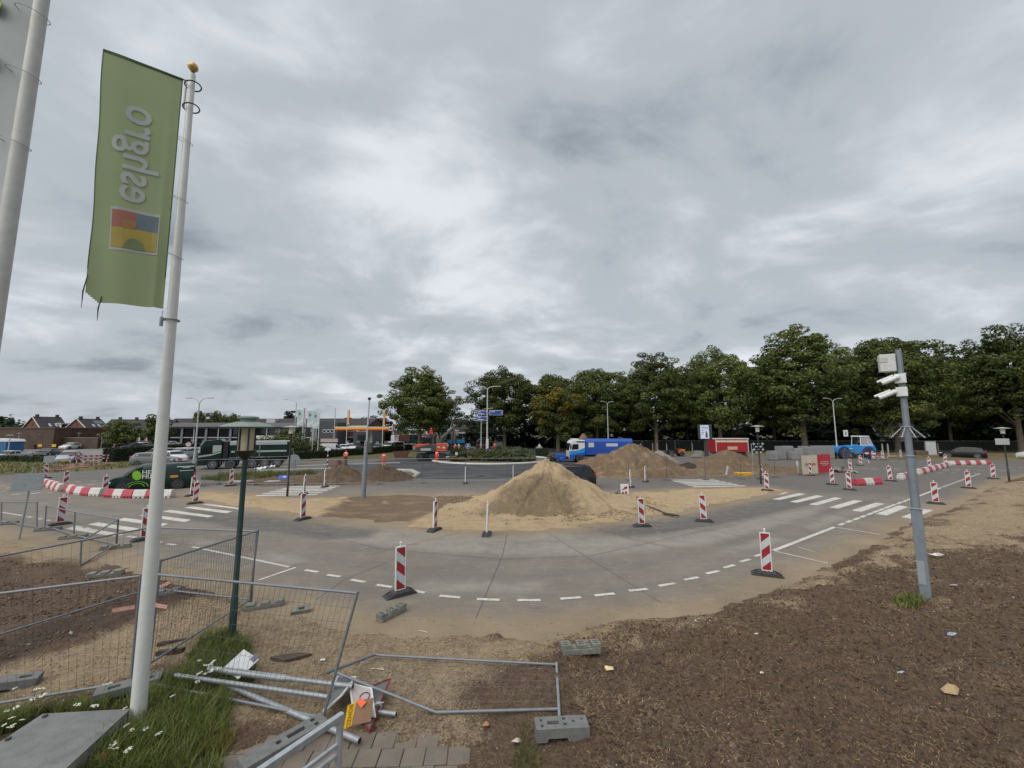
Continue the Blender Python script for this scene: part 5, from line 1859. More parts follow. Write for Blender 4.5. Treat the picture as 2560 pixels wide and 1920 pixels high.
# cab
cab = MB()
fx = WB + 1.40
cab.prism([(fx, 0.45), (fx + 0.02, 1.45), (fx - 0.18, 2.50), (fx - 0.55, 3.12), (fx - 1.9, 3.32), (fx - 2.15, 3.1), (fx - 2.15, 0.95), (fx - 0.75, 0.95), (fx - 0.75, 0.45)], -1.22, 1.22, 'y')
cb = cab.build('cab', tg, tt_, 0.05)
for s in (1, -1):
	MB().prism([(fx - 0.38, 1.62), (fx - 0.50, 2.42), (fx - 1.25, 2.46), (fx - 1.25, 1.72)], s * 1.222 - 0.004, s * 1.222 + 0.008, 'y').build('side_window', carglass, cb)
	MB().prism([(fx - 1.32, 1.75), (fx - 1.32, 2.62), (fx - 2.1, 2.62), (fx - 2.1, 2.05)], s * 1.223 - 0.004, s * 1.223 + 0.006, 'y').build('pale_panel', pale, cb)
	MB().prism([(fx - 0.05, 1.32), (fx - 0.1, 1.52), (fx - 1.3, 1.68), (fx - 2.1, 1.98), (fx - 2.1, 1.80), (fx - 1.2, 1.50)], s * 1.226 - 0.004, s * 1.226 + 0.006, 'y').build('pale_stripe', pale, cb)
	MB().box((fx - 0.2, s * 1.42, 2.15), (0.16, 0.26, 0.7)).build('mirror', pale, cb, 0.04)
	MB().box((fx - 0.02, s * 0.9, 0.75), (0.1, 0.45, 0.22)).build('headlight', lampclear, cb, 0.02)
MB().prism([(fx + 0.005, 1.55), (fx - 0.145, 2.45), (fx - 0.165, 2.45), (fx - 0.03, 1.55)], -1.1, 1.1, 'y').build('windscreen', carglass, cb)
MB().prism([(fx - 0.22, 2.62), (fx - 0.5, 3.02), (fx - 0.42, 3.08), (fx - 0.12, 2.66)], -1.1, 1.1, 'y').build('sun_visor', pale, cb)
MB().bx(fx - 0.08, fx + 0.05, -1.2, 1.2, 0.40, 0.95).build('bumper', darkgrey, cb, 0.04)
MB().bx(fx - 2.75, fx - 2.2, -1.1, 1.1, 0.9, 3.05).build('exhaust_stack', black, tt_, 0.05)
# body
bx0, bx1 = -1.25, fx - 2.85
bd = MB()
bd.prism([(bx0, 2.95), (bx0 + 0.05, 1.30), (bx1, 1.30), (bx1, 2.95)], -1.24, 1.24, 'y')
body = bd.build('tipper_body', tg, tt_, 0.06)
for s in (1, -1):
	MB().bx(bx0 + 0.35, bx1 - 0.1, s * 1.262 - 0.02, s * 1.262 + 0.02, 1.78, 1.98).build('pale_stripe', pale, body)
	MB().bx(bx0 + 0.35, bx1, s * 1.255 - 0.02, s * 1.255 + 0.03, 2.62, 2.98).build('tarp_edge', lightgrey, body)
	MB().bx(bx0, bx1, s * 1.22 - 0.06, s * 1.22 + 0.05, 1.18, 1.275).build('side_rail', midgrey, body)
	for k in range(3):
		x = bx0 + 0.3 + (bx1 - bx0 - 0.4) * k / 2
		MB().bx(x - 0.06, x + 0.06, s * 1.285 - 0.018, s * 1.285 + 0.02, 1.3, 2.6).build('body_rib', tg if k != 1 else midgrey, body)
MB().bx(bx0 + 0.1, bx1, -1.2, 1.2, 2.953, 3.03).build('cover', lightgrey, body, 0.02)
for s in (1, -1):
	MB().box((bx0 - 0.10, s * 1.05, 0.95), (0.12, 0.35, 0.22)).build('tail_light', lampred, tt_)
MB().prism([(fx - 2.2, 0.45), (fx - 0.9 - 1.3, 0.85), (WB * 0.80, 0.85), (WB * 0.80, 0.5)], -1.2, -1.14, 'y').build('side_guard', white, tt_)
MB().bx(WB * 0.45, WB * 0.60, -1.2, 1.2, 0.45, 0.85).build('fuel_tank', lightgrey, tt_, 0.08)

# ---------------------------------------------------------------- street sweeper truck, blue and white
pf = G(1445, 1154)
sw = thing('street_sweeper', 'blue and white street sweeper truck behind the largest soil heap', 'truck', pf, math.pi + R(3))
sb = mat('sweeper blue', (0.012, 0.075, 0.36), 0.35, 0, 0.05, 2, dirt=0.12, coat=0.3)
sc_ = mat('sweeper sky blue', (0.02, 0.25, 0.58), 0.35, 0, 0.05, 2)
for x in (0, -4.3):
	for s in (1, -1):
		wheel(sw, x, s * 1.05, 0.52, 0.34, s, spokes=8, rim=midgrey)
MB().bx(-5.6, 0.9, -0.45, 0.45, 0.7, 1.0).build('chassis', black, sw)
cab = MB()
cab.prism([(1.35, 0.40), (1.42, 1.5), (1.25, 2.65), (1.0, 2.92), (-0.75, 2.95), (-0.75, 0.9), (0.65, 0.9), (0.65, 0.40)], -1.2, 1.2, 'y')
cb = cab.build('cab', mat('sweeper white', (0.62, 0.63, 0.63), 0.35), sw, 0.05)
for s in (1, -1):
	MB().prism([(1.05, 1.68), (0.95, 2.40), (0.15, 2.42), (0.15, 1.72)], s * 1.203 - 0.004, s * 1.203 + 0.008, 'y').build('side_window', carglass, cb)
	MB().prism([(1.40, 0.45), (1.42, 1.45), (0.2, 1.60), (-0.74, 1.95), (-0.74, 0.92), (0.63, 0.92), (0.63, 0.45)], s * 1.206 - 0.004, s * 1.206 + 0.006, 'y').build('blue_panel', sc_, cb)
	MB().prism([(1.38, 0.45), (1.40, 0.98), (0.2, 1.15), (-0.74, 1.35), (-0.74, 0.92), (0.63, 0.92), (0.63, 0.45)], s * 1.212 - 0.004, s * 1.212 + 0.006, 'y').build('dark_blue_panel', sb, cb)
	MB().box((1.25, s * 1.38, 2.1), (0.14, 0.24, 0.65)).build('mirror', black, cb, 0.03)
	MB().box((1.38, s * 0.9, 0.72), (0.1, 0.4, 0.2)).build('headlight', lampclear, cb, 0.02)
MB().prism([(1.425, 1.55), (1.29, 2.5), (1.27, 2.5), (1.40, 1.55)], -1.1, 1.1, 'y').build('windscreen', carglass, cb)
MB().bx(0.0, 0.9, -0.8, 0.8, 2.955, 3.12).build('beacon_bar', white, cb, 0.04)
MB().bx(-0.7, 0.4, -1.21, 1.21, 2.62, 2.80).build('visor_shadow_strip', black, cb)  # solid black strip in place of the shadow under the visor
hb = MB()
hb.prism([(-1.2, 0.95), (1.2, 0.95), (1.24, 1.8), (1.24, 2.75), (0.95, 3.12), (-0.95, 3.12), (-1.24, 2.75), (-1.24, 1.8)], -7.3, -0.85, 'x')
hop = hb.build('hopper', sb, sw, 0.04)
for s in (1, -1):
	MB().bx(-1.95, -1.2, s * 1.248 - 0.004, s * 1.248 + 0.006, 2.0, 2.6).build('white_panel', retro, hop)
	MB().bx(-5.2, -3.6, s * 1.248 - 0.004, s * 1.248 + 0.006, 2.1, 2.5).build('white_panel', retro, hop)
br = MB()
br.bx(1.9, 3.2, -1.0, 1.0, 0.45, 1.05)
br.cyl((2.3, -1.1, 0.35), (2.3, 1.1, 0.35), 0.33, n=14)
br.build('front_brush', sb, sw, 0.05)
MB().bx(1.4, 1.95, -0.5, 0.5, 0.4, 0.7).build('brush_arm', black, sw)
for s in (1, -1):
	wheel(sw, 2.9, s * 0.9, 0.28, 0.15, s)

# ---------------------------------------------------------------- red open container on wheels
a, b = at(1790, 1130, 58), at(1874, 1130, 58)
t = thing('container_trailer', 'red open top container with a cream band standing on a trailer', 'trailer', (a.x, 58, 0), R(2))
Lc = b.x - a.x
cr_ = mat('container red', (0.33, 0.014, 0.018), 0.45, 0, 0.1, 2, dirt=0.25, dirtcol=(0.2, 0.08, 0.06))
ccream = mat('container cream', (0.66, 0.55, 0.38), 0.5)
zb, zt = at(1830, 1130, 58).z, at(1830, 1096, 58).z
bd = MB()
bd.bx(0, Lc, -0.0, 0.06, zb, zt)
bd.bx(0, Lc, 2.34, 2.4, zb, zt)
bd.bx(0.0, 0.06, 0.063, 2.337, zb, zt)
bd.bx(Lc - 0.06, Lc, 0.063, 2.337, zb, zt)
bd.bx(0.063, Lc - 0.063, 0.063, 2.337, zb, zb + 0.06)
bd.build('container', cr_, t)
rim_ = MB()
for (x0, x1, y0, y1) in ((-0.08, Lc + 0.08, -0.08, -0.003), (-0.08, Lc + 0.08, 2.403, 2.48), (-0.08, -0.003, -0.003, 2.403), (Lc + 0.003, Lc + 0.08, -0.003, 2.403)):
	rim_.bx(x0, x1, y0, y1, zt - 0.12, zt + 0.02)
rim_.build('top_rim', white, t)
MB().bx(0.1, Lc - 0.1, -0.03, -0.003, zt - 0.55, zt - 0.28).build('cream_band', ccream, t)
pl = MB().bx(Lc * 0.36, Lc * 0.66, -0.035, -0.003, zb + 0.35, zb + 0.75).build('name_plate', ccream, t)
obj('lettering', text_mesh('DEN OUDEN', 0.24, lambda x, y, z: (Lc * 0.51 + x, -0.040 - z, zb + 0.55 + y), bold=0.01, m=cr_), pl)
for x in (0.02, Lc - 0.10):
	MB().bx(x, x + 0.08, -0.04, -0.003, zb, zt - 0.13).build('corner_post', white, t)
MB().bx(0.1, Lc - 0.1, 0.5, 1.9, zb - 0.25, zb - 0.003).build('trailer_bed', darkgrey, t)
for x in (Lc * 0.62, Lc * 0.88):
	for s, y in ((-1, 0.3), (1, 2.1)):
		wheel(t, x, y, 0.48, 0.3, s, rim=darkgrey)
MB().bx(0.4, 0.6, 0.8, 1.6, 0, zb - 0.25).build('support_leg', darkgrey, t)

# ---------------------------------------------------------------- small loader, orange and black
p = G(1688, 1141)
t = thing('mini_loader', 'small orange and black articulated loader behind the mesh fence', 'loader', p, math.pi + R(4))
lo_ = mat('loader orange', (0.62, 0.14, 0.03), 0.45, 0, 0.08, 3, dirt=0.2)
for x in (0.9, -0.9):
	for s in (1, -1):
		wheel(t, x, s * 0.55, 0.42, 0.3, s)
MB().prism([(-1.5, 0.55), (-1.5, 1.15), (-0.5, 1.25), (-0.4, 0.55)], -0.5, 0.5, 'y').build('engine_cover', lo_, t, 0.06)
MB().bx(-0.4, 1.3, -0.35, 0.35, 0.45, 0.75).build('frame', black, t, 0.03)
cg = MB()
for (x, y) in ((-0.55, 0.5), (-0.55, -0.5), (0.35, 0.5), (0.35, -0.5)):
	cg.bx(x - 0.04, x + 0.04, y - 0.04, y + 0.04, 0.76, 2.1)
cg.bx(-0.7, 0.5, -0.6, 0.6, 2.103, 2.2)
cg.build('canopy_frame', black, t)
MB().box((-0.25, 0, 0.98), (0.45, 0.5, 0.42)).build('seat', black, t, 0.05)
MB().tube([(0.5, 0.3, 1.0), (1.4, 0.3, 0.9), (2.0, 0.3, 0.35)], 0.08, 6).build('lift_arm', black, t)
MB().tube([(0.5, -0.3, 1.0), (1.4, -0.3, 0.9), (2.0, -0.3, 0.35)], 0.08, 6).build('lift_arm', black, t)
MB().prism([(1.95, 0.15), (2.6, 0.05), (2.65, 0.15), (2.2, 0.65), (1.95, 0.65)], -0.7, 0.7, 'y').build('bucket', mat('bucket steel', (0.07, 0.05, 0.04), 0.7, 0.3), t)

# ---------------------------------------------------------------- blue tractor roller at the right
pf, pr = G(2158, 1146), G(2098, 1146)
d = pf - pr
t = thing('site_tractor', 'bright blue articulated site tractor with a white framed cab', 'tractor', (pf + pr) / 2, math.atan2(d.y, d.x))
tb = mat('tractor blue', (0.014, 0.25, 0.58), 0.4, 0, 0.06, 2, dirt=0.15)
tb2 = mat('tractor wheel blue', (0.012, 0.10, 0.36), 0.5, 0, 0.1, 3, dirt=0.2)
hl = d.length / 2
for s in (1, -1):
	wheel(t, hl, s * 0.95, 0.85, 0.55, s, rim=tb2, spokes=6)
	wheel(t, -hl, s * 0.95, 0.75, 0.5, s, rim=tb2, spokes=6)
	for xx in (hl, -hl):
		fd = MB()
		fd.tube([(xx + 1.02 * math.cos(a), s * 0.95, 0.82 + 0.98 * math.sin(a)) for a in [math.pi * k / 10 for k in range(11)]], 0.16, 6)
		fd.build('mudguard', tb2, t)
MB().prism([(-hl - 1.3, 0.9), (-hl - 1.3, 1.75), (-0.2, 1.95), (0.2, 0.9)], -0.85, 0.85, 'y').build('rear_body', tb, t, 0.06)
MB().prism([(-0.1, 0.7), (-0.1, 1.98), (hl + 1.1, 2.0), (hl + 1.35, 1.35), (hl + 1.1, 0.7)], -0.95, 0.95, 'y').build('front_body', tb, t, 0.06)
cabx0, cabx1 = hl - 0.9, hl + 0.95
cg = MB()
for s in (-0.82, 0.82):
	cg.tube([(cabx0, s, 1.98), (cabx0 + 0.12, s * 0.92, 3.25)], 0.055, 6)
	cg.tube([(cabx1, s, 1.98), (cabx1 - 0.45, s * 0.92, 3.25)], 0.055, 6)
	cg.tube([(hl + 0.25, s, 1.98), (hl + 0.15, s * 0.92, 3.25)], 0.04, 6)
	cg.tube([(cabx0, s, 2.02), (cabx1, s, 2.02)], 0.05, 6)
cgo = cg.build('cab_frame', white, t)
MB().prism([(cabx0 - 0.05, 3.25), (cabx1 - 0.38, 3.25), (cabx1 - 0.45, 3.42), (cabx0, 3.42)], -0.85, 0.85, 'y').build('cab_roof', white, t, 0.04)
for s in (-1, 1):
	MB().quad((cabx0 + 0.03, s * 0.80, 2.04), (cabx1 - 0.03, s * 0.80, 2.04), (cabx1 - 0.45, s * 0.74, 3.22), (cabx0 + 0.12, s * 0.74, 3.22)).build('side_window', mat('thin cab glass', (0.10, 0.11, 0.11), 0.1, 0, 0.05, 2, trans=0.75), cgo)
MB().box((hl - 0.1, 0, 2.2), (0.5, 0.6, 0.5)).build('seat', black, t, 0.05)
for s in (-1, 1):
	MB().bx(hl - 0.35, hl + 0.65, s * 0.955 - 0.004, s * 0.955 + 0.004, 1.66, 1.80).build('white_print', wprint, t)
	MB().bx(-hl * 0.9, -hl * 0.9 + 1.3, s * 0.855 - 0.004, s * 0.855 + 0.004, 1.48, 1.58).build('white_print', wprint, t)

# ---------------------------------------------------------------- wheeled excavator
p = G(1078, 1151)
t = thing('wheeled_excavator', 'orange and black wheeled excavator with a raised dark boom', 'excavator', p, R(8))
eo = mat('excavator orange', (0.50, 0.075, 0.03), 0.45, 0, 0.08, 3, dirt=0.25)
for x in (-1.35, 0.2, 1.35):
	for s in (1, -1):
		wheel(t, x * 1.15, s * 0.95, 0.50, 0.45, s, rim=darkgrey)
MB().bx(-2.0, 2.0, -0.6, 0.6, 0.5, 1.0).build('undercarriage', black, t, 0.05)
MB().cyl((0, 0, 1.0), (0, 0, 1.25), 0.7, n=16).build('slew_ring', black, t)
tr = MB().prism([(-2.1, 1.26), (-2.15, 2.2), (-1.2, 2.35), (1.2, 2.2), (1.4, 1.26)], -1.2, 1.2, 'y').build('upper_body', darkgrey, t, 0.06)
MB().prism([(-2.25, 1.75), (-2.25, 2.25), (-0.2, 2.42), (-0.2, 2.25)], -1.23, 1.23, 'y').build('engine_hood', eo, t, 0.05)
MB().bx(-1.4, 0.0, -1.262, -1.235, 1.45, 1.75).build('pale_panel', lightgrey, tr)
cab = MB().prism([(0.0, 2.3), (0.1, 3.3), (-1.2, 3.35), (-1.35, 2.4)], -1.15, -0.1, 'y').build('cab', black, t, 0.05)
MB().prism([(-0.05, 2.45), (0.03, 3.15), (-1.1, 3.2), (-1.2, 2.5)], -1.165, -1.153, 'y').build('side_window', carglass, cab)
MB().bx(0.75, 2.2, -1.4, -0.9, 1.3, 2.45).build('tool_box', eo, t, 0.06)
MB().bx(0.9, 1.25, -1.42, -1.403, 1.85, 2.0).build('pale_label', cream, t)
MB().bx(1.6, 1.95, -1.42, -1.403, 1.75, 1.95).build('pale_label', cream, t)
MB().tube([(1.2, 0, 2.0), (1.5, 0, 3.2), (2.6, 0, 4.2), (3.25, 0, 4.9)], [0.28, 0.32, 0.24, 0.16], 6).build('boom', darkgrey, t)
MB().tube([(3.25, 0, 4.95), (2.95, 0, 3.6), (2.8, 0, 2.3)], [0.18, 0.20, 0.14], 6).build('dipper_arm', darkgrey, t)
MB().tube([(1.4, 0.15, 2.3), (2.2, 0.15, 3.6)], 0.09, 8).build('boom_cylinder', lightgrey, t)
MB().tube([(2.2, 0, 4.2), (3.35, 0, 5.0)], 0.07, 6).build('arm_cylinder', lightgrey, t)
MB().prism([(2.5, 1.35), (3.2, 1.3), (3.1, 2.0), (2.6, 2.35)], -0.45, 0.45, 'y').build('bucket', black, t)
MB().bx(2.0, 4.4, -0.8, 0.8, 0.65, 0.85).build('blade_platform', black, t)
p = G(1003, 1145)
t = thing('excavator_bucket', 'rusty loose excavator bucket on the kerb left of the excavator', 'bucket', (p.x, p.y, 0), R(10))
MB().prism([(-1.2, 1.0), (-0.9, 0.2), (-0.3, 0.0), (0.8, 0.1), (1.3, 1.15), (1.2, 1.15), (0.7, 0.3), (-0.3, 0.2), (-0.7, 0.4), (-1.0, 1.05)], -0.7, 0.7, 'y').build('shell', mat('rusty steel', (0.11, 0.048, 0.035), 0.8, 0, 0.3, 4), t)
MB().prism([(-1.1, 1.0), (-0.85, 0.25), (-0.3, 0.06), (0.75, 0.16), (1.22, 1.1)], -0.72, -0.703, 'y').build('side_plate', MATS['rusty steel'], t)
MB().prism([(-1.1, 1.0), (-0.85, 0.25), (-0.3, 0.06), (0.75, 0.16), (1.22, 1.1)], 0.703, 0.72, 'y').build('side_plate', MATS['rusty steel'], t)

# ---------------------------------------------------------------- asphalt paver, blue, white roof
p = G(1135, 1126)
t = thing('asphalt_paver', 'blue asphalt paver with a flat white roof behind the excavator boom', 'paver', (p.x, p.y + 4, 0), 0)
for s in (-1, 1):
	MB().prism([(-1.6, 0.15), (-1.8, 0.5), (-1.5, 0.85), (1.5, 0.85), (1.8, 0.5), (1.6, 0.15)], s * 1.0 - 0.25, s * 1.0 + 0.25, 'y').build('track', tyre, t)
MB().bx(-1.7, 1.7, -0.75, 0.75, 0.6, 1.7).build('body', black, t, 0.05)
MB().prism([(-1.9, 1.5), (-0.15, 1.3), (-0.15, 2.1), (-1.9, 2.2)], -1.35, -0.9, 'y').build('hopper_side', sc_, t, 0.04)
MB().prism([(0.15, 1.3), (1.9, 1.5), (1.9, 2.2), (0.15, 2.1)], -1.35, -0.9, 'y').build('hopper_side', sc_, t, 0.04)
for x in (-1.3, 1.3):
	MB().bx(x - 0.05, x + 0.05, 0.0, 0.1, 1.7, 3.45).build('roof_post', lightgrey, t)
MB().prism([(-1.8, 3.453), (1.8, 3.453), (1.7, 3.85), (-1.7, 3.85)], -1.0, 1.4, 'y').build('roof', white, t, 0.06)
MB().box((0, 0.2, 2.1), (1.2, 0.5, 0.7)).build('console', midgrey, t, 0.05)
p = G(1205, 1124)
t = thing('asphalt_feeder', 'tall black road machine with a dark roof behind the direction sign mast', 'road machine', (p.x, p.y + 5, 0), 0)
for s in (-1, 1):
	MB().prism([(-1.5, 0.1), (-1.7, 0.5), (-1.4, 0.8), (1.4, 0.8), (1.7, 0.5), (1.5, 0.1)], s * 0.9 - 0.25, s * 0.9 + 0.25, 'y').build('track', tyre, t)
MB().prism([(-1.6, 0.6), (-1.6, 2.0), (-0.6, 2.6), (1.5, 2.3), (1.6, 0.6)], -0.8, 0.8, 'y').build('body', black, t, 0.05)
MB().tube([(-1.5, -0.9, 1.6), (-0.6, -0.9, 2.5)], 0.06, 6).build('handrail', lightgrey, t)
for x in (-1.2, 1.2):
	MB().bx(x - 0.05, x + 0.05, 0, 0.1, 2.2, 3.6).build('roof_post', black, t)
MB().bx(-1.5, 1.5, -0.9, 1.2, 3.603, 3.75).build('roof', darkgrey, t, 0.04)
MB().bx(-1.6, 0.6, -1.1, -0.82, 0.5, 0.95).build('orange_guard', orange, t, 0.04)
p = G(1252, 1122)
t = thing('road_roller', 'grey tandem roller with a white canopy beside the roundabout planting', 'roller', (p.x, p.y + 3, 0), R(80))
for x in (-1.2, 1.2):
	MB().cyl((x, -0.75, 0.55), (x, 0.75, 0.55), 0.55, n=24).build('drum', midgrey, t, smooth=40)
MB().prism([(-1.9, 0.8), (-1.7, 1.3), (-0.5, 1.55), (0.5, 1.55), (1.7, 1.3), (1.9, 0.8)], -0.65, 0.65, 'y').build('body', lightgrey, t, 0.08)
MB().box((0, 0, 1.8), (0.5, 0.5, 0.5)).build('seat', black, t, 0.05)
for x in (-0.8, 0.8):
	for y in (-0.6, 0.6):
		MB().bx(x - 0.04, x + 0.04, y - 0.04, y + 0.04, 1.45, 2.95).build('canopy_post', darkgrey, t)
MB().bx(-1.1, 1.1, -0.85, 0.85, 2.953, 3.10).build('canopy', white, t, 0.04)
# lorry half hidden behind the station's right end
p = G(1003, 1117)
t = thing('parked_lorry', 'white and dark lorry parked under the lone plane tree beside the canopy', 'lorry', (p.x, p.y + 6, 0), R(5))
for x in (-2.6, 2.2):
	for s in (1, -1):
		wheel(t, x, s * 1.0, 0.5, 0.3, s)
MB().bx(-4.0, 3.4, -0.5, 0.5, 0.7, 1.0).build('chassis', black, t)
MB().bx(-4.2, -2.2, -1.15, 1.15, 0.9, 2.9).build('white_body', white, t, 0.08)
MB().bx(-2.1, 0.9, -1.15, 1.15, 1.0, 3.1).build('dark_body', mat('maroon body', (0.07, 0.02, 0.02), 0.5), t, 0.06)
cb = MB().prism([(1.1, 0.7), (1.1, 3.0), (2.9, 3.1), (3.2, 2.0), (3.3, 0.7)], -1.15, 1.15, 'y').build('cab', pgn, t, 0.06)
MB().prism([(1.9, 1.8), (1.9, 2.7), (2.8, 2.75), (2.95, 1.8)], -1.165, -1.153, 'y').build('side_window', carglass, cb)


# ================================================================== STREET FURNITURE
# ---------------------------------------------------------------- striped guide beacons
def beacon_proto(mirror):
	t = thing('guide_beacon', 'x', 'beacon', (0, 0, 0), 0, 'striped guide beacons')
	b = MB()
	# rubber foot: long low ramp with grips
	b.prism([(-0.42, 0.0), (0.42, 0.0), (0.40, 0.035), (0.20, 0.115), (-0.20, 0.115), (-0.40, 0.035)], -0.17, 0.17, 'y')
	ft = b.build('foot', rubber, t, 0.012)
	for x in (-0.29, 0.29):
		MB().box((x, 0.09, 0.083), (0.13, 0.07, 0.02), 0, M=Euler((0, math.copysign(0.38, x), 0)).to_matrix()).build('grip', black, ft)
		MB().box((x, -0.09, 0.083), (0.13, 0.07, 0.02), 0, M=Euler((0, math.copysign(0.38, x), 0)).to_matrix()).build('grip', black, ft)
	w2, z0, z1 = 0.125, 0.14, 1.22
	c = MB()
	c.bx(-w2, w2, -0.022, 0.022, z0, z1)
	pl = c.build('panel', retro, t, 0.006)
	fr = MB()
	for (x0, x1, a0, a1) in ((-w2 - 0.012, -w2 + 0.012, z0 - 0.01, z1 + 0.012), (w2 - 0.012, w2 + 0.012, z0 - 0.01, z1 + 0.012), (-w2 + 0.0125, w2 - 0.0125, z0 - 0.01, z0 + 0.014), (-w2 + 0.0125, w2 - 0.0125, z1 - 0.012, z1 + 0.012)):
		fr.bx(x0, x1, -0.034, 0.034, a0, a1)
	fr.build('frame', white, t)
	xa, xb = -w2 + 0.014, w2 - 0.014
	sg = -1 if mirror else 1

	def clip(poly):
		out_ = []
		for (lim, sgn) in ((z0 + 0.016, 1), (z1 - 0.014, -1)):
			src = out_ or poly
			res = []
			for i in range(len(src)):
				p, q = src[i - 1], src[i]
				ip, iq = (p[1] - lim) * sgn >= 0, (q[1] - lim) * sgn >= 0
				if ip != iq:
					k = (lim - p[1]) / (q[1] - p[1])
					res.append((p[0] + (q[0] - p[0]) * k, lim))
				if iq:
					res.append(q)
			out_ = res
		return out_
	dz = 0.20
	for zc in (0.20, 0.68, 1.16):
		h = 0.12
		poly = clip([(xa, zc - h - sg * dz / 2), (xb, zc - h + sg * dz / 2), (xb, zc + h + sg * dz / 2), (xa, zc + h - sg * dz / 2)])
		if len(poly) >= 3:
			for y0, y1, fl in ((-0.026, -0.0225, 1), (0.0225, 0.026, 1)):
				MB().prism(poly, y0, y1, 'y').build('red_stripe', red, pl)
	s = MB()
	s.cyl((0, 0, 0.10), (0, 0, z0 - 0.005), 0.03, n=10)
	s.build('stem', white, t)
	k = MB()
	k.cyl((0, 0, z1 + 0.012), (0, 0, z1 + 0.085), 0.026, n=10)
	k.sphere((0, 0, z1 + 0.105), (0.038, 0.038, 0.028), 10, 6)
	k.build('handle_knob', white, t, smooth=40)
	return t


bpro = [beacon_proto(False), beacon_proto(True)]
bkm = [kidmap(q) for q in bpro]
bused = [False, False]


def beacon(px, py, label, mirror=0, yaw=0.0, lean=0.0):
	p = G(px, py)
	if not bused[mirror]:
		o = bpro[mirror]
		bused[mirror] = True
	else:
		o = copy_tree(bpro[mirror], None, bkm[mirror])
	o.location = p
	o.rotation_euler = (R(rnd.uniform(-2, 2)), R(lean + rnd.uniform(-2.2, 2.2)), face_rz(p) + R(yaw))
	o['label'] = label
	return o


# mirror 0: stripes rise to the right, 1: stripes fall to the right
for b_ in [
	(1000, 1487, 'striped beacon nearest the camera, on the dashed line left of centre', 1, 22),
	(1918, 1438, 'striped beacon right of centre where the dashed line meets the solid line', 0, 8),
	(1217, 1337, 'edge-on white beacon in front of the pointed sand heap', 0, 84),
	(1087, 1326, 'narrow turned beacon at the sand edge, left of the edge-on one', 0, 58),
	(757, 1299, 'striped beacon at the sand edge between the dark green and the grey post', 0, 40),
	(1605, 1316, 'striped beacon at the sand edge right of the pointed heap', 1, 20),
	(1760, 1304, 'striped beacon on the dark asphalt strip, right of the sand', 1, 10),
	(488, 1259, 'front beacon of the close pair right of the flagpole', 0, 8),
	(480, 1240, 'rear beacon of the close pair right of the flagpole', 1, 30),
	(150, 1312, 'beacon behind the low mesh fence at the left edge', 1, 10),
	(361, 1350, 'beacon partly hidden by the flagpole at the left crossing', 1, 12),
	(162, 1222, 'beacon between the first two barrier strings on the left', 0, 8),
	(261, 1238, 'beacon between the barrier strings just left of the green van', 0, 12),
	(114, 1196, 'small beacon at the far left end of the barrier row', 1, 0),
	(577, 1215, 'beacon before the grass median and the tipper truck', 0, 10),
	(759, 1236, 'thin turned beacon on the far left crossing, nearer one', 0, 68),
	(812, 1218, 'thin turned beacon on the far left crossing, farther one', 0, 70),
	(1163, 1209, 'edge-on white beacon in front of the roundabout kerb', 0, 86),
	(1283, 1204, 'edge-on white beacon just left of the sand heap top', 0, 87),
	(1578, 1219, 'thin turned beacon right of the overturned one', 0, 76),
	(1614, 1205, 'thin turned beacon before the largest soil heap', 0, 72),
	(1918, 1227, 'striped beacon at the foot of the black lamp post', 1, 14),
	(1904, 1198, 'beacon half hidden behind the black lamp post', 1, 45),
	(2026, 1189, 'beacon before the cream half of the site banner', 1, 32),
	(2081, 1212, 'striped beacon right of the site banner', 0, 6),
	(2124, 1225, 'striped beacon touching the short red and white barrier', 1, 8),
	(2127, 1180, 'beacon behind the short barrier, before the rubble', 1, 14),
	(2151, 1164, 'beacon in front of the blue tractor front wheel', 1, 12),
	(2184, 1150, 'left beacon of the pair right of the blue tractor', 1, 12),
	(2208, 1150, 'right beacon of the pair right of the blue tractor', 1, 14),
	(2253, 1146, 'narrow far beacon left of the camera mast', 1, 50),
	(2227, 1203, 'striped beacon between the short barrier and the camera mast', 0, 4),
	(2325, 1172, 'beacon behind the curved barrier row, left one', 0, 4),
	(2364, 1162, 'beacon standing in the curved barrier row below the black car', 0, 4),
	(2340, 1260, 'striped beacon just right of the camera mast', 0, 4),
	(2422, 1221, 'striped beacon beside the dotted line at the right', 0, 4),
	(2484, 1197, 'rightmost striped beacon, left of the black signpost', 0, 4),
]:
	beacon(*b_)

# overturned beacon in the sand, its back turned up
p = G(1562, 1240)
t = thing('fallen_beacon', 'worn red and white beacon tipped over on its rubber foot in the sand', 'beacon', (p.x, p.y, 0.05), face_rz(p) + R(10))
MB().bx(-0.26, 0.26, -0.03, 0.03, 0.05, 0.72).build('panel', white, t, 0.01)
rg3 = random.Random(4)
fs_ = MB()
for k in range(9):
	x, z = rg3.uniform(-0.17, 0.12), rg3.uniform(0.12, 0.58)
	a = rg3.uniform(0.04, 0.09)
	fs_.prism([(x - a, z - a * 0.7), (x + a * 0.7, z - a), (x + a, z + a * 0.8), (x - a * 0.6, z + a)], -0.034 - 0.001 * k, -0.0305, 'y')
fs_.build('worn_red_print', red, t)
MB().box((-0.30, 0.1, 0.06), (0.75, 0.4, 0.10), 0.2).build('foot', rubber, t, 0.03)
MB().box((-0.48, 0.0, 0.22), (0.12, 0.16, 0.45), 0, M=Euler((0, 0.9, 0)).to_matrix()).build('brace', greyblock, t, 0.02)

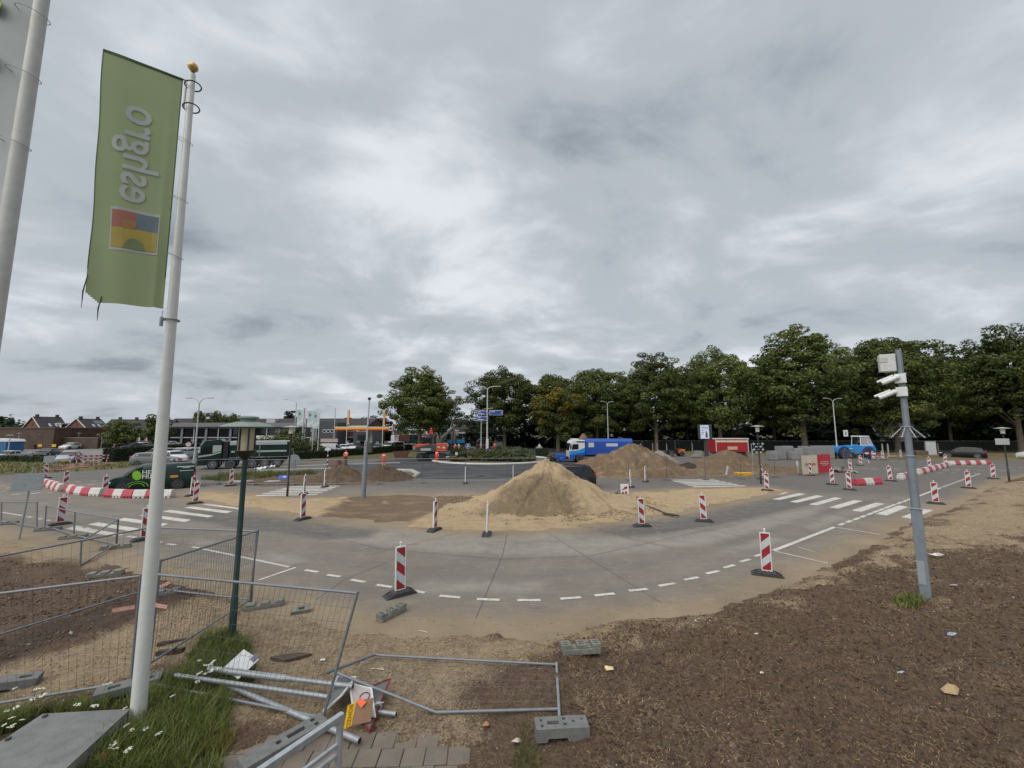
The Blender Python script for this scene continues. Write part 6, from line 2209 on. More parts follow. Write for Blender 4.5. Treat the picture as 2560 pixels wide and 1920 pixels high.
# ---------------------------------------------------------------- plastic barrier blocks
def block_mesh(m):
	b = MB()
	L, h = 0.78, 0.52
	b.prism([(-0.24, 0.10), (0.24, 0.10), (0.24, 0.17), (0.13, 0.50), (0.06, h), (-0.06, h), (-0.13, 0.50), (-0.24, 0.17)], -L / 2, L / 2, 'x')
	for x in (-0.27, 0.0, 0.27):
		b.bx(x - 0.09, x + 0.09, -0.235, 0.235, 0.0, 0.0985)
	return b.mesh('barrier_block', m, 0.015)


bmesh_ = {'red': block_mesh(plastr), 'white': block_mesh(plastw)}
ORD = ['first', 'second', 'third', 'fourth', 'fifth', 'sixth', 'seventh', 'eighth', 'ninth', 'tenth', 'eleventh', 'twelfth', 'thirteenth', 'fourteenth', 'fifteenth', 'sixteenth', 'seventeenth', 'eighteenth', 'nineteenth', 'twentieth', 'twenty-first', 'twenty-second', 'twenty-third', 'twenty-fourth', 'twenty-fifth', 'twenty-sixth', 'twenty-seventh']


def barrier_row(pts, start, tmpl, group, cnt, unit=0.80):
	"""blocks butted end to end along a ground path"""
	pts = [G(*q) for q in pts]
	seg = []
	acc = [0.0]
	for a, b in zip(pts[:-1], pts[1:]):
		acc.append(acc[-1] + (b - a).length)
	n_ = max(1, int(round(acc[-1] / unit)))
	st = acc[-1] / n_

	def along(s):
		for i in range(len(pts) - 1):
			if s <= acc[i + 1] or i == len(pts) - 2:
				k = (s - acc[i]) / (acc[i + 1] - acc[i])
				return pts[i].lerp(pts[i + 1], k)
	for i in range(n_):
		a, b = along(i * st), along((i + 1) * st)
		col_ = ('red', 'white')[(i + start) % 2]
		cnt[col_] = cnt.get(col_, 0) + 1
		o = obj('barrier_block', bmesh_[col_], loc=(a + b) / 2, rz=math.atan2(b.y - a.y, b.x - a.x))
		o.scale = (st / 0.79, 1, 1)
		tag(o, tmpl % (ORD[cnt[col_] - 1], col_), 'barrier', group)


cnt = {}
GL_ = 'plastic barrier row on the left'
TL = '%s %s plastic block from the left in the barrier row before the green van'
barrier_row([(106, 1212), (132, 1220), (154, 1229)], 0, TL, GL_, cnt)
barrier_row([(168, 1228), (190, 1235), (222, 1239), (256, 1240)], 0, TL, GL_, cnt)
barrier_row([(266, 1242), (330, 1245), (432, 1244)], 0, TL, GL_, cnt)
cnt = {}
barrier_row([(2137, 1214), (2200, 1210)], 0, '%s %s plastic block from the left in the short barrier right of the site banner', 'short plastic barrier', cnt, 0.97)
cnt = {}
TR = '%s %s plastic block from the left in the curved barrier row behind the camera mast'
GR_ = 'plastic barrier row on the right'
barrier_row([(2250, 1199), (2283, 1192)], 1, TR, GR_, cnt)
barrier_row([(2292, 1187), (2332, 1176), (2372, 1165)], 1, TR, GR_, cnt, 1.5)
barrier_row([(2372, 1163), (2420, 1162), (2474, 1161)], 1, TR, GR_, cnt, 0.85)


# ---------------------------------------------------------------- lamps
def tall_lamp(label, px, base_y, top_y, arms, armlen=1.6, rise=0.5, r=0.09, Y=None, white_=True, sleeve=True, group='tall street lamps'):
	p = G(px, base_y) if Y is None else Vector((at(px, 1075, Y).x, Y, 0))
	top = at(px, top_y, p.y).z
	m = lightgrey if not white_ else mat('pale lamp post', (0.50, 0.52, 0.53), 0.5, 0.2, 0.06, 3, dirt=0.15)
	t = thing('street_lamp', label, 'street lamp', p, 0, group)
	hz_ = top - rise
	pl = MB()
	pl.tube([(0, 0, 0), (0, 0, hz_ * 0.25), (0, 0, hz_ * 0.2501), (0, 0, hz_)], [r * 1.5, r * 1.45, r, r * 0.62], 10)
	pl.build('pole', m, t, smooth=50)
	for a in arms:
		ca, sa = math.cos(R(a)), math.sin(R(a))
		am = MB()
		am.tube([(0, 0, hz_ - 0.05), (ca * armlen * 0.25, sa * armlen * 0.25, hz_ + rise * 0.6), (ca * armlen * 0.6, sa * armlen * 0.6, hz_ + rise * 0.9), (ca * armlen, sa * armlen, hz_ + rise)], r * 0.42, 6)
		ao = am.build('arm', m, t, smooth=50)
		hd = MB()
		hd.box((ca * (armlen + 0.28), sa * (armlen + 0.28), hz_ + rise + 0.01), (0.62, 0.22, 0.10), R(a))
		hd.build('lamp_head', lightgrey, ao, 0.035)
	return t


tall_lamp('twin arm street lamp right of the flagpole, beside the tipper truck cab', 483, 1180, 995, (180, 0), 0.85, 0.55, white_=False)
tall_lamp('single arm street lamp behind the tipper truck tail', 737, 1142, 999, (180,), 1.5, 0.5, Y=64, white_=False)
tall_lamp('single arm street lamp before the dark showroom block', 836, 1132, 1015, (180,), 1.4, 0.4, Y=78, white_=False)
tall_lamp('tall twin arm lamp on the roundabout carrying the blue signs', 1218, 1140, 966, (180, 0), 1.45, 0.35, r=0.13, Y=60)
tall_lamp('lower twin arm lamp just left behind the sign mast', 1203, 1131, 1021, (180, 0), 1.6, 0.45, Y=74)
tall_lamp('twin arm street lamp behind the blue street sweeper', 1520, 1131, 1004, (195, 15), 0.7, 0.5, Y=72)
tall_lamp('twin arm street lamp left of the blue tractor', 2095, 1146, 996, (190, 10), 1.1, 0.5)


def post_lamp(label, px, base_y, top_y, colm, hat=0.50, old=False, scale=1.0):
	p = G(px, base_y)
	top = at(px, top_y, p.y).z
	t = thing('lamp_post', label, 'lamp post', p, 0)
	hz_ = top - 0.62 * scale
	MB().tube([(0, 0, -0.05), (0, 0, 0.9), (0, 0, 0.92), (0, 0, hz_)], [0.07, 0.068, 0.055, 0.05], 14).build('post', colm, t, smooth=50)
	if old:
		# square-shouldered lantern under a wide weathered hat
		MB().lathe([(0.06, hz_ - 0.06), (0.17, hz_ + 0.06), (0.20, hz_ + 0.10), (0.20, hz_ + 0.13)], 20).build('collar', black, t, smooth=40)
		ln = MB().lathe([(0.15, hz_ + 0.131), (0.155, hz_ + 0.60)], 24).build('lantern', mat('yellowed lamp glass', (0.52, 0.48, 0.32), 0.25, 0, 0.12, 9, dirt=0.25, dirtcol=(0.25, 0.2, 0.1)), t, smooth=40)
		for k in range(6):
			a = 2 * math.pi * (k + 0.25) / 6
			MB().box((0.165 * math.cos(a), 0.165 * math.sin(a), hz_ + 0.365), (0.022, 0.022, 0.46), a).build('glazing_bar', black, ln)
		MB().lathe([(0.10, hz_ + 0.62), (0.45, hz_ + 0.622), (0.50, hz_ + 0.63), (0.43, hz_ + 0.67), (0.20, hz_ + 0.735), (0.12, hz_ + 0.74)], 32).build('hat', mat('verdigris paint', (0.19, 0.26, 0.23), 0.6, 0, 0.25, 7, 0.2, 40, dirt=0.55, dirtcol=(0.30, 0.29, 0.25)), t, smooth=30)
		MB().lathe([(0.14, hz_ + 0.741), (0.14, hz_ + 0.80), (0.20, hz_ + 0.805), (0.20, hz_ + 0.835), (0.10, hz_ + 0.86)], 24).build('cap', MATS['verdigris paint'], t, smooth=30)
	else:
		MB().lathe([(0.06, hz_), (0.15, hz_ + 0.05), (0.16, hz_ + 0.09)], 16).build('collar', colm, t, smooth=40)
		MB().lathe([(0.14, hz_ + 0.091), (0.155, hz_ + 0.50)], 18).build('lantern', mat('opal lamp glass', (0.58, 0.57, 0.47), 0.3, 0, 0.06, 6), t, smooth=40)
		MB().lathe([(0.12, hz_ + 0.502), (hat, hz_ + 0.51), (hat, hz_ + 0.53), (0.15, hz_ + 0.60), (0.05, hz_ + 0.62)], 24).build('hat', mat('pale green hat paint', (0.34, 0.38, 0.33), 0.55, 0, 0.1, 6, dirt=0.25), t, smooth=35)
	return t


greenp = mat('dark green lamp paint', (0.003, 0.030, 0.028), 0.42, 0, 0.12, 5, dirt=0.12)
blackp = mat('black lamp paint', (0.016, 0.013, 0.014), 0.42, 0, 0.2, 5)
post_lamp('dark green lamp post with a wide weathered hat near the mesh fence', 578, 1612, 1068, greenp, old=True)
post_lamp('black lamp post on the far left crossing, before the tipper truck tail', 718, 1241, 1064, blackp)
post_lamp('black lamp post at the right end of the sand island', 1903, 1210, 1063, blackp)
post_lamp('black lamp post at the right edge carrying a sign back', 2524, 1205, 1068, blackp)
p = G(2524, 1205)
sg_ = at(2506, 1104, p.y)
t = thing('sign_back', 'grey rectangular sign seen from behind on the right black lamp post', 'sign', (sg_.x - 0.1, p.y - 0.07, sg_.z), R(-4))
MB().bx(-0.55, 0.55, -0.02, 0.0, -0.26, 0.26).build('plate', lightgrey, t, 0.01)
MB().bx(-0.5, 0.5, 0.003, 0.03, -0.03, 0.03).build('clamp', galv, t)
CPG = 'short parking lot lamps'
for px, by, ty, lb in [(17, 1151, 1088, 'short mushroom lamp at the left edge of the parking lot'), (43, 1124, 1083, 'short T lamp before the brick building'), (98, 1123, 1086, 'short mushroom lamp beside the yellow wall signs'), (193, 1121, 1083, 'short lamp behind the white hatchback'),
					(252, 1120, 1084, 'short lamp at the end of the light green hedge'), (284, 1119, 1088, 'short lamp under the round tree')]:
	p = G(px, by)
	tp = at(px, ty, p.y).z
	t = thing('parking_lamp', lb, 'lamp post', p, 0, CPG)
	MB().tube([(0, 0, 0), (0, 0, tp - 0.15)], [0.07, 0.055], 8).build('pole', lightgrey, t, smooth=50)
	MB().lathe([(0.08, tp - 0.2), (0.42, tp - 0.06), (0.42, tp), (0.1, tp + 0.08)], 14).build('lamp_head', mat('dirty lamp head', (0.30, 0.27, 0.25), 0.6), t, smooth=40)

# grey mast in the island and camera mast at the right
p = G(908, 1245)
t = thing('signal_mast', 'grey stepped mast standing in the sand left of the pointed heap', 'mast', p)
zk = at(910, 1102, p.y).z
zt = at(914, 1000, p.y).z
MB().tube([(0, 0, -0.1), (0.07, 0, zk)], [0.155, 0.13], 12).build('lower_mast', polegrey, t, smooth=50)
MB().tube([(0.07, 0, zk + 0.002), (0.14, 0, zt)], [0.06, 0.045], 8).build('upper_mast', lightgrey, t, smooth=50)
MB().lathe([(0.06, zt), (0.10, zt + 0.03), (0.10, zt + 0.14), (0.05, zt + 0.17)], 10, (0.14, 0, 0)).build('sensor_head', black, t)
MB().bx(0.15, 0.45, -0.12, 0.12, zk - 0.75, zk - 0.1).build('junction_box', darkgrey, t, 0.02)
for (z, a) in ((2.2, 0.03), (1.5, -0.04), (2.9, 0.05)):
	MB().bx(a - 0.03, a + 0.03, -0.165, -0.15, z, z + 0.05).build('sticker', white, t)

p = G(2318, 1522)
t = thing('camera_mast', 'leaning grey mast with two white surveillance cameras and a box on top', 'mast', p, face_rz(p))
d = p.y
lean = 0.0


def mpt(z):
	return (lean * z, 0, z)


z1 = at(2270, 1270, p.y).z
sq = MB()
z_sq = at(2280, 1272, p.y).z
for (za, zb, wa) in ((-0.2, z_sq, 0.105),):
	a0, a1 = mpt(za), mpt(zb)
	sq.add([(a0[0] + sx * wa, sy * wa, a0[2]) for sx, sy in ((-1, -1), (1, -1), (1, 1), (-1, 1))] + [(a1[0] + sx * wa, sy * wa, a1[2]) for sx, sy in ((-1, -1), (1, -1), (1, 1), (-1, 1))],
		[(0, 1, 5, 4), (1, 2, 6, 5), (2, 3, 7, 6), (3, 0, 4, 7), (4, 5, 6, 7), (3, 2, 1, 0)])
sq.build('square_base', polegrey, t, 0.012)
zt = at(2245, 884, p.y).z + 0.1
zm = at(2262, 1140, p.y).z
MB().tube([mpt(z_sq + 0.001), mpt(zm)], 0.088, 16).build('round_lower', polegrey, t, smooth=50)
MB().tube([mpt(zm + 0.001), mpt(zt)], [0.072, 0.062], 16).build('round_upper', polegrey, t, smooth=50)
MB().box(Vector(mpt(z_sq)) + Vector((0, 0, 0.012)), (0.25, 0.25, 0.03)).build('flange', galv, t, 0.005)
MB().lathe([(0.092, 0), (0.10, 0.02), (0.10, 0.05), (0.08, 0.07)], 16, Vector(mpt(zm)) - Vector((0, 0, 0.04))).build('joint_ring', polegrey, t, smooth=40)
zd = at(2300, 1430, p.y).z
dr = MB().box((lean * zd - 0.03, -0.112, zd), (0.14, 0.014, 0.55)).build('door', mat('mast door', (0.27, 0.29, 0.31), 0.55), t, 0.004)
# spikes against climbing
zs = at(2258, 1072, p.y).z
cr = MB()
cr.tube([(lean * zs + 0.11 * math.cos(a), 0.11 * math.sin(a), zs + 0.05) for a in [2 * math.pi * k / 16 for k in range(16)]], 0.012, 6, close=True)
cr.build('spike_ring', galv, t)
for k, a in enumerate((200, 250, 295, 340, 30, 120)):
	ca, sa = math.cos(R(a)), math.sin(R(a))
	MB().tube([(lean * zs + 0.09 * ca, 0.09 * sa, zs + 0.04), (lean * zs + 0.33 * ca, 0.33 * sa, zs - 0.22)], 0.013, 6).build('spike', galv, t)
# cabinet at the top
zc = at(2222, 906, p.y).z
MB().box((lean * zc - 0.24, -0.03, zc), (0.32, 0.20, 0.46), 0.25).build('cabinet', mat('cabinet white', (0.55, 0.56, 0.55), 0.5, 0, 0.06, 6, dirt=0.3), t, 0.015)
cbx = C.objects[-1]
MB().box((lean * zc - 0.30, -0.155, zc + 0.08), (0.16, 0.012, 0.12), 0.25).build('vent_plate', mat('vent plate', (0.42, 0.42, 0.36), 0.6), cbx)
for zz, off_, nm in ((at(2248, 947, p.y).z, -0.02, 'a'), (at(2246, 980, p.y).z, -0.10, 'b')):
	bk = MB().box((lean * zz - 0.02, -0.10, zz), (0.22, 0.10, 0.24)).build('camera_bracket', white, t, 0.01)
	cm = MB()
	q0 = Vector((lean * zz - 0.06 + off_, -0.20, zz + (0.03 if nm == 'a' else 0.0)))
	dr_ = Vector((-0.82, -0.35, -0.40)).normalized()
	cm.tube([q0, q0 + dr_ * 0.10, q0 + dr_ * 0.36], [0.045, 0.062, 0.058], 14)
	co_ = cm.build('camera', white, t, smooth=45)
	MB().tube([q0 + dr_ * 0.36 + dr_ * 0.001, q0 + dr_ * 0.375], 0.046, 14).build('lens', black, co_)
	hd_ = MB()
	hd_.tube([q0 + dr_ * 0.08 + Vector((0, 0, 0.075)), q0 + dr_ * 0.45 + Vector((0, 0, 0.075))], 0.03, 8)
	hd_.build('sun_hood', white, co_, smooth=45)
	MB().sphere(q0, 0.065, 12, 8).build('ball_joint', white, t, smooth=45)

# ---------------------------------------------------------------- blue direction signs on the roundabout lamp
blue = mat('sign blue', (0.008, 0.06, 0.30), 0.4, 0, 0.05, 4)
Ym = 60.0
for (x0, x1, y0, y1, lb, arrow) in ((1187, 1217, 1027, 1037, 'upper left blue direction sign on the roundabout mast', -1), (1187, 1217, 1041, 1052, 'lower left blue direction sign on the roundabout mast', -1), (1224, 1257, 1026, 1038, 'right blue direction sign on the roundabout mast', 1)):
	a, b = at(x0, y0, Ym), at(x1, y1, Ym)
	t = thing('direction_sign', lb, 'road sign', ((a.x + b.x) / 2, Ym - 0.16, (a.z + b.z) / 2), 0, 'direction signs on the mast')
	hw, hh = (b.x - a.x) / 2, (a.z - b.z) / 2
	MB().bx(-hw, hw, -0.02, 0.02, -hh, hh).build('border', white, t, 0.01)
	pl = MB().bx(-hw + 0.05, hw - 0.05, -0.03, -0.021, -hh + 0.05, hh - 0.05).build('panel', blue, t)
	ax_ = arrow * (hw - 0.22)
	MB().prism([(ax_ + 0.12 * arrow, 0), (ax_ - 0.05 * arrow, -0.13), (ax_ - 0.05 * arrow, 0.13)], -0.036, -0.031, 'y').build('arrow', white, pl)
	lines = ((0.12, 0.5), (-0.14, 0.95)) if arrow < 0 else ((0.14, 0.55),)
	for zz, ln in lines:
		MB().bx(-hw + (0.42 if arrow < 0 else 0.18), -hw + (0.42 if arrow < 0 else 0.18) + ln * hw * 1.1, -0.036, -0.031, zz - 0.045, zz + 0.045).build('text_line', white, pl)
	MB().bx(-hw * arrow - 0.25 if arrow > 0 else hw - 0.02, -hw * arrow + 0.05 if arrow > 0 else hw + 0.18, 0.021, 0.07, -0.05, 0.05).build('bracket', galv, t)
p = Vector((at(1219, 1075, 60).x, 60, 0))
t = thing('mast_sleeve', 'blue and white banded sleeve at the foot of the sign mast', 'sleeve', p)
for k, (za, zb) in enumerate(((0.35, 0.75), (0.755, 1.15), (1.155, 1.6), (1.605, 3.0))):
	MB().lathe([(0.20, za), (0.20, zb)], 14).build('band', blue if k % 2 == 0 else white, t, smooth=40)
# round blue arrow sign
p = at(1170, 1115, 55.6)
t = thing('round_sign', 'round blue roundabout sign at the left of the planting', 'road sign', (p.x, 55.6, 0))
MB().cyl((0, 0, 0), (0, 0, p.z + 0.2), 0.03, n=8).build('post', galv, t)
MB().cyl((0, -0.06, p.z), (0, -0.035, p.z), 0.36, n=28).build('disc', white, t)
MB().cyl((0, -0.068, p.z), (0, -0.061, p.z), 0.335, n=28).build('blue_face', blue, t)
for k in range(3):
	a = R(90 + 120 * k)
	MB().prism([(math.cos(a) * 0.24, p.z + math.sin(a) * 0.24), (math.cos(a + 0.9) * 0.2, p.z + math.sin(a + 0.9) * 0.2), (math.cos(a + 0.6) * 0.08, p.z + math.sin(a + 0.6) * 0.08), (math.cos(a - 0.5) * 0.1, p.z + math.sin(a - 0.5) * 0.1)], -0.076, -0.069, 'y').build('arrow', white, t)
for px, lb in ((1141, 'small white marker plate on the left hedge block'), ):
	p = at(px, 1134, 54.8)
	t = thing('marker_plate', lb, 'sign', (p.x, 54.8, 0))
	MB().cyl((0, 0.05, 0), (0, 0.05, p.z), 0.02, n=6).build('post', galv, t)
	MB().bx(-0.15, 0.15, 0.0, 0.02, p.z - 0.2, p.z + 0.2).build('plate', retro, t)

# ---------------------------------------------------------------- digital billboard
p = Vector((at(1763, 1075, 53).x, 53, 0))
a, b = at(1746, 1063, 53), at(1771, 1097, 53)
t = thing('billboard', 'upright advertising screen on a dark column behind the mesh fence', 'billboard', p, R(8))
MB().bx(-0.22, 0.22, -0.15, 0.15, 0, b.z).build('column', darkgrey, t, 0.02)
hw = (b.x - a.x) / 2
cx = (a.x + b.x) / 2 - p.x
MB().bx(cx - hw - 0.05, cx + hw + 0.45, -0.25, 0.25, b.z - 0.05, a.z + 0.08).build('housing', darkgrey, t, 0.03)
sm = bpy.data.materials.new('lit screen')
sm.use_nodes = True
st_ = sm.node_tree
sbs = st_.nodes['Principled BSDF']
tcx = st_.nodes.new('ShaderNodeTexCoord')
nn_ = st_.nodes.new('ShaderNodeTexNoise')
nn_.inputs['Scale'].default_value = 2.2
st_.links.new(tcx.outputs['Object'], nn_.inputs['Vector'])
rr_ = st_.nodes.new('ShaderNodeValToRGB')
rr_.color_ramp.elements[0].position = 0.38
rr_.color_ramp.elements[0].color = (0.32, 0.52, 0.66, 1)
rr_.color_ramp.elements[1].position = 0.6
rr_.color_ramp.elements[1].color = (0.66, 0.58, 0.70, 1)
st_.links.new(nn_.outputs['Fac'], rr_.inputs[0])
st_.links.new(rr_.outputs[0], sbs.inputs['Base Color'])
st_.links.new(rr_.outputs[0], sbs.inputs['Emission Color'])
sbs.inputs['Emission Strength'].default_value = 0.2
sc2 = MB().bx(cx - hw, cx + hw, -0.27, -0.251, b.z + 0.02, a.z).build('screen', sm, t)
MB().prism([(cx + 0.05, b.z + 0.15), (cx + 0.40, b.z + 0.2), (cx + 0.35, b.z + 0.75), (cx + 0.2, b.z + 1.05), (cx + 0.1, b.z + 0.7)], -0.276, -0.2705, 'y').build('picture_figure', mat('screen brown', (0.16, 0.07, 0.05), 0.5), sc2)
for k in range(3):
	MB().bx(cx - 0.5, cx - 0.1, -0.276, -0.2705, b.z + 0.5 + k * 0.28, b.z + 0.58 + k * 0.28).build('picture_line', mat('screen teal', (0.05, 0.28, 0.42), 0.5), sc2)
MB().bx(cx - 0.45, cx + 0.45, -0.276, -0.2705, a.z - 0.4, a.z - 0.28).build('picture_line', mat('screen rose', (0.55, 0.2, 0.34), 0.5), sc2)

# ---------------------------------------------------------------- mesh fences
wire = mat('fence wire', (0.12, 0.125, 0.13), 0.55, 0.4, 0.15, 9, dirt=0.3)


def fence_panel(label, b0, b1, h=2.0, t0=None, t1=None, r=0.021, vs=0.10, hs=0.28, group=None, name='mesh_fence', wr=0.0022, clear=0.12, n=8, tagp=None):
	"""welded mesh panel between two ground points; t0/t1 move the tops for leaning panels"""
	b0, b1 = Vector(b0), Vector(b1)
	u0 = Vector((0, 0, h)) if t0 is None else Vector(t0) - b0
	u1 = Vector((0, 0, h)) if t1 is None else Vector(t1) - b1
	o = thing(name, label, 'fence', b0, 0, group)
	d = b1 - b0

	def q(u, v):
		return (d * u) + (u0 * (1 - u) + u1 * u) * v
	MB().tube([q(0, 0), q(0, 1)], r, n).build('post', galv2, o, smooth=50)
	MB().tube([q(1, 0), q(1, 1)], r, n).build('post', galv2, o, smooth=50)
	c0 = clear / h
	MB().tube([q(0, 0.985), q(1, 0.985)], r, n).build('top_rail', galv2, o, smooth=50)
	MB().tube([q(0, c0), q(1, c0)], r, n).build('bottom_rail', galv2, o, smooth=50)
	wm = MB()
	nv = max(2, int(d.length / vs))
	nh = max(2, int(h / hs))
	for i in range(1, nv):
		wm.tube([q(i / nv, c0), q(i / nv, 0.985)], wr, 3)
	for j in range(1, nh):
		wm.tube([q(0, c0 + (0.985 - c0) * j / nh), q(1, c0 + (0.985 - c0) * j / nh)], wr, 3)
	wm.build('wire_mesh', wire, o, kind='stuff', fix=False)
	return o


def foot_block(label, p, rz, m=None, L=0.62, group='fence feet along the far fence'):
	key = 'foot' + (m or greyblock).name
	if key not in MATS:
		b = MB()
		b.bx(-L / 2, L / 2, -0.11, 0.11, 0, 0.09)
		for x in (-L * 0.36, 0, L * 0.36):
			b.bx(x - 0.07, x + 0.07, -0.105, 0.105, 0.0905, 0.14)
		MATS[key] = b.mesh('fence_foot', m or greyblock, 0.01)
	o = obj('fence_foot', MATS[key], loc=p, rz=rz)
	return tag(o, label, 'fence foot', group)


FG1 = 'mesh fence panels along the far side of the road'


def fence_chain(pxs, where, group, foot=True, rev=False):
	pts = [G(*q) for q in pxs]
	n_ = len(pts) - 1
	for i in range(n_):
		fence_panel('%s panel from the left of the mesh fence %s' % (ORD[i], where), pts[i], pts[i + 1], 2.0, group=group, vs=0.14, hs=0.33, n=6, wr=0.0026)
	if foot:
		for i, q in enumerate(pts):
			dd = pts[min(i + 1, n_)] - pts[max(i - 1, 0)]
			foot_block('%s foot from the left under the mesh fence %s' % (ORD[i], where), q, math.atan2(dd.y, dd.x) + math.pi / 2 + 0.2)


fence_chain([(440, 1218), (547, 1211), (636, 1213), (735, 1213), (840, 1213), (948, 1211), (1055, 1208), (1163, 1207), (1268, 1206), (1375, 1205)], 'between the road and the roundabout', FG1)
fence_chain([(1570, 1201), (1667, 1201), (1764, 1200), (1853, 1198), (1938, 1194), (2004, 1188)], 'before the soil heaps', FG1)
fence_panel('mesh panel standing askew in front of the blue tractor', G(2112, 1172), G(2145, 1158), 2.0, group=FG1, vs=0.12)
# dark screened fence under the trees
screen_ = mat('dark screening net', (0.010, 0.012, 0.012), 0.85, 0, 0.25, 1.5)
FGS = 'screened fence under the plane trees'
xs0 = at(1440, 1075, 86).x
for i in range(27):
	x = xs0 + i * 3.5
	px_ = 1280 + 1000 * x / 86
	o = thing('screened_fence', '%s dark screened bay from the left in the fence under the plane trees' % ORD[i], 'fence', (x, 86 - 0.10 * max(0, i - 6), 0), R(-5.7) if i > 6 else 0, FGS)
	if i == 0:
		pst, scr = MB(), MB()
		pst.cyl((0, 0, 0), (0, 0, 2.1), 0.035, n=6)
		pm = pst.mesh('post', lightgrey)
		scr.bx(0.05, 3.45, -0.01, 0.01, 0.1, 1.95)
		sm_ = scr.mesh('screening_net', screen_)
		rl = MB().cyl((0, 0, 2.02), (3.5, 0, 2.02), 0.022, n=6).mesh('top_rail', lightgrey)
	obj('post', pm, o)
	obj('screening_net', sm_, o)
	obj('top_rail', rl, o)
# wooden stakes before the screen
for i, (px, by, ty) in enumerate([(1602, 1128, 1107), (1632, 1128, 1106), (1643, 1128, 1106), (1667, 1128, 1107), (1731, 1128, 1107), (1783, 1128, 1108), (1395, 1122, 1108), (2208, 1140, 1108), (2222, 1142, 1108), (1312, 1120, 1104), (2346, 1128, 1107), (1356, 1118, 1102), (2420, 1120, 1084)]):
	p = G(px, by)
	z = at(px, ty, p.y).z
	o = MB().add([(-0.09, -0.09, 0), (0.09, -0.09, 0), (0.09, 0.09, 0), (-0.09, 0.09, 0), (-0.07, -0.07, z - 0.3), (0.07, -0.07, z - 0.3), (0.07, 0.07, z - 0.3), (-0.07, 0.07, z - 0.3), (0, 0, z)],
				[(0, 1, 5, 4), (1, 2, 6, 5), (2, 3, 7, 6), (3, 0, 4, 7), (4, 5, 8), (5, 6, 8), (6, 7, 8), (7, 4, 8), (3, 2, 1, 0)]).build('bollard', mat('pale bollard', (0.30, 0.29, 0.26), 0.8, 0, 0.2, 4))
	o.location = p
	tag(o, '%s pale post from the left of those before the dark screened fence' % ORD[[6, 11, 9].index(i) if i in (6, 9, 11) else 3 + sorted([1602, 1632, 1643, 1667, 1731, 1783, 2208, 2222, 2346, 2420]).index(px)], 'post', 'posts before the screened fence')
# site banner
p0, p1 = G(2006, 1190), G(2078, 1184)
d = p1 - p0
t = thing('site_banner', 'cream and red contractor banner hung on the mesh fence', 'banner', (p0.x, p0.y - 0.06, 0), math.atan2(d.y, d.x))
Lb = d.length
zt = at(2040, 1139, p0.y).z
zb = 0.12
bc = mat('banner cream', (0.58, 0.52, 0.38), 0.6, 0, 0.06, 3, dirt=0.15)
brd = mat('banner red', (0.46, 0.02, 0.045), 0.55, 0, 0.06, 3)
V_, F_ = [], []
for i in range(13):
	u = i / 12
	for j in range(7):
		v = j / 6
		V_.append((Lb * 0.53 * u, 0.025 * math.sin(7 * u + 3 * v) * v, zb + (zt - zb) * v))
for i in range(12):
	for j in range(6):
		F_.append((i * 7 + j, i * 7 + j + 1, (i + 1) * 7 + j + 1, (i + 1) * 7 + j))
MB().add(V_, F_).build('cream_cloth', bc, t, smooth=60)
MB().add([(Lb * 0.53 + 0.015 + q_[0] * 0.86, q_[1] - 0.01, q_[2] + 0.03) for q_ in V_], F_).build('red_cloth', brd, t, smooth=60)
obj('lettering', text_mesh('DEN OUDEN', 0.30, lambda x, y, z: (Lb * 0.27 + x, -0.06 - z, zb + (zt - zb) * 0.52 + y), bold=0.012, m=brd), t)
for k, (a_, b_) in enumerate(((0.60, 0.88), (0.58, 0.92), (0.65, 0.86))):
	MB().bx(Lb * a_, Lb * b_, -0.065, -0.055, zb + (zt - zb) * (0.60 - 0.09 * k), zb + (zt - zb) * (0.63 - 0.09 * k)).build('text_line', bc, t)

# ---------------------------------------------------------------- stacks of grey paving on pallets
pav = mat('grey concrete paving', (0.25, 0.25, 0.25), 0.85, 0, 0.15, 5, 0.3, 30)
pallet = mat('pallet wood', (0.20, 0.14, 0.09), 0.85, 0, 0.25, 6)
SG = 'stacks of grey paving by the fence'
lay = MB().bx(-0.55, 0.55, -0.45, 0.45, 0, 0.148).mesh('paving_layer', pav, 0.012)
pal = MB()
for y in (-0.4, 0, 0.4):
	pal.bx(-0.55, 0.55, y - 0.05, y + 0.05, 0, 0.09)
for k in range(5):
	x = -0.48 + k * 0.24
	pal.bx(x - 0.06, x + 0.06, -0.48, 0.48, 0.0905, 0.12)
palm = pal.mesh('pallet', pallet)
for i, (px, by, ty) in enumerate([(1932, 1151, 1125), (1953, 1149, 1114), (1971, 1148, 1114), (1995, 1149, 1119), (2024, 1148, 1115), (2041, 1147, 1114), (2056, 1147, 1114), (2073, 1147, 1114), (1984, 1150, 1128), (2010, 1144, 1114)]):
	p = G(px, by)
	h = at(px, ty, p.y).z
	o = thing('paving_stack', '%s of the grey paving stacks, counted from the left' % ORD[sorted([1932, 1953, 1971, 1995, 2024, 2041, 2056, 2073, 1984, 2010]).index(px)], 'paving stack', p, R(rnd.uniform(-8, 8)), SG)
	obj('pallet', palm, o)
	n_ = max(3, int((h - 0.12) / 0.152))
	for k in range(n_):
		q = obj('paving_layer', lay, o)
		q.location = (rnd.uniform(-.015, .015), rnd.uniform(-.015, .015), 0.122 + k * 0.152)
		q.rotation_euler = (0, 0, rnd.uniform(-.012, .012))
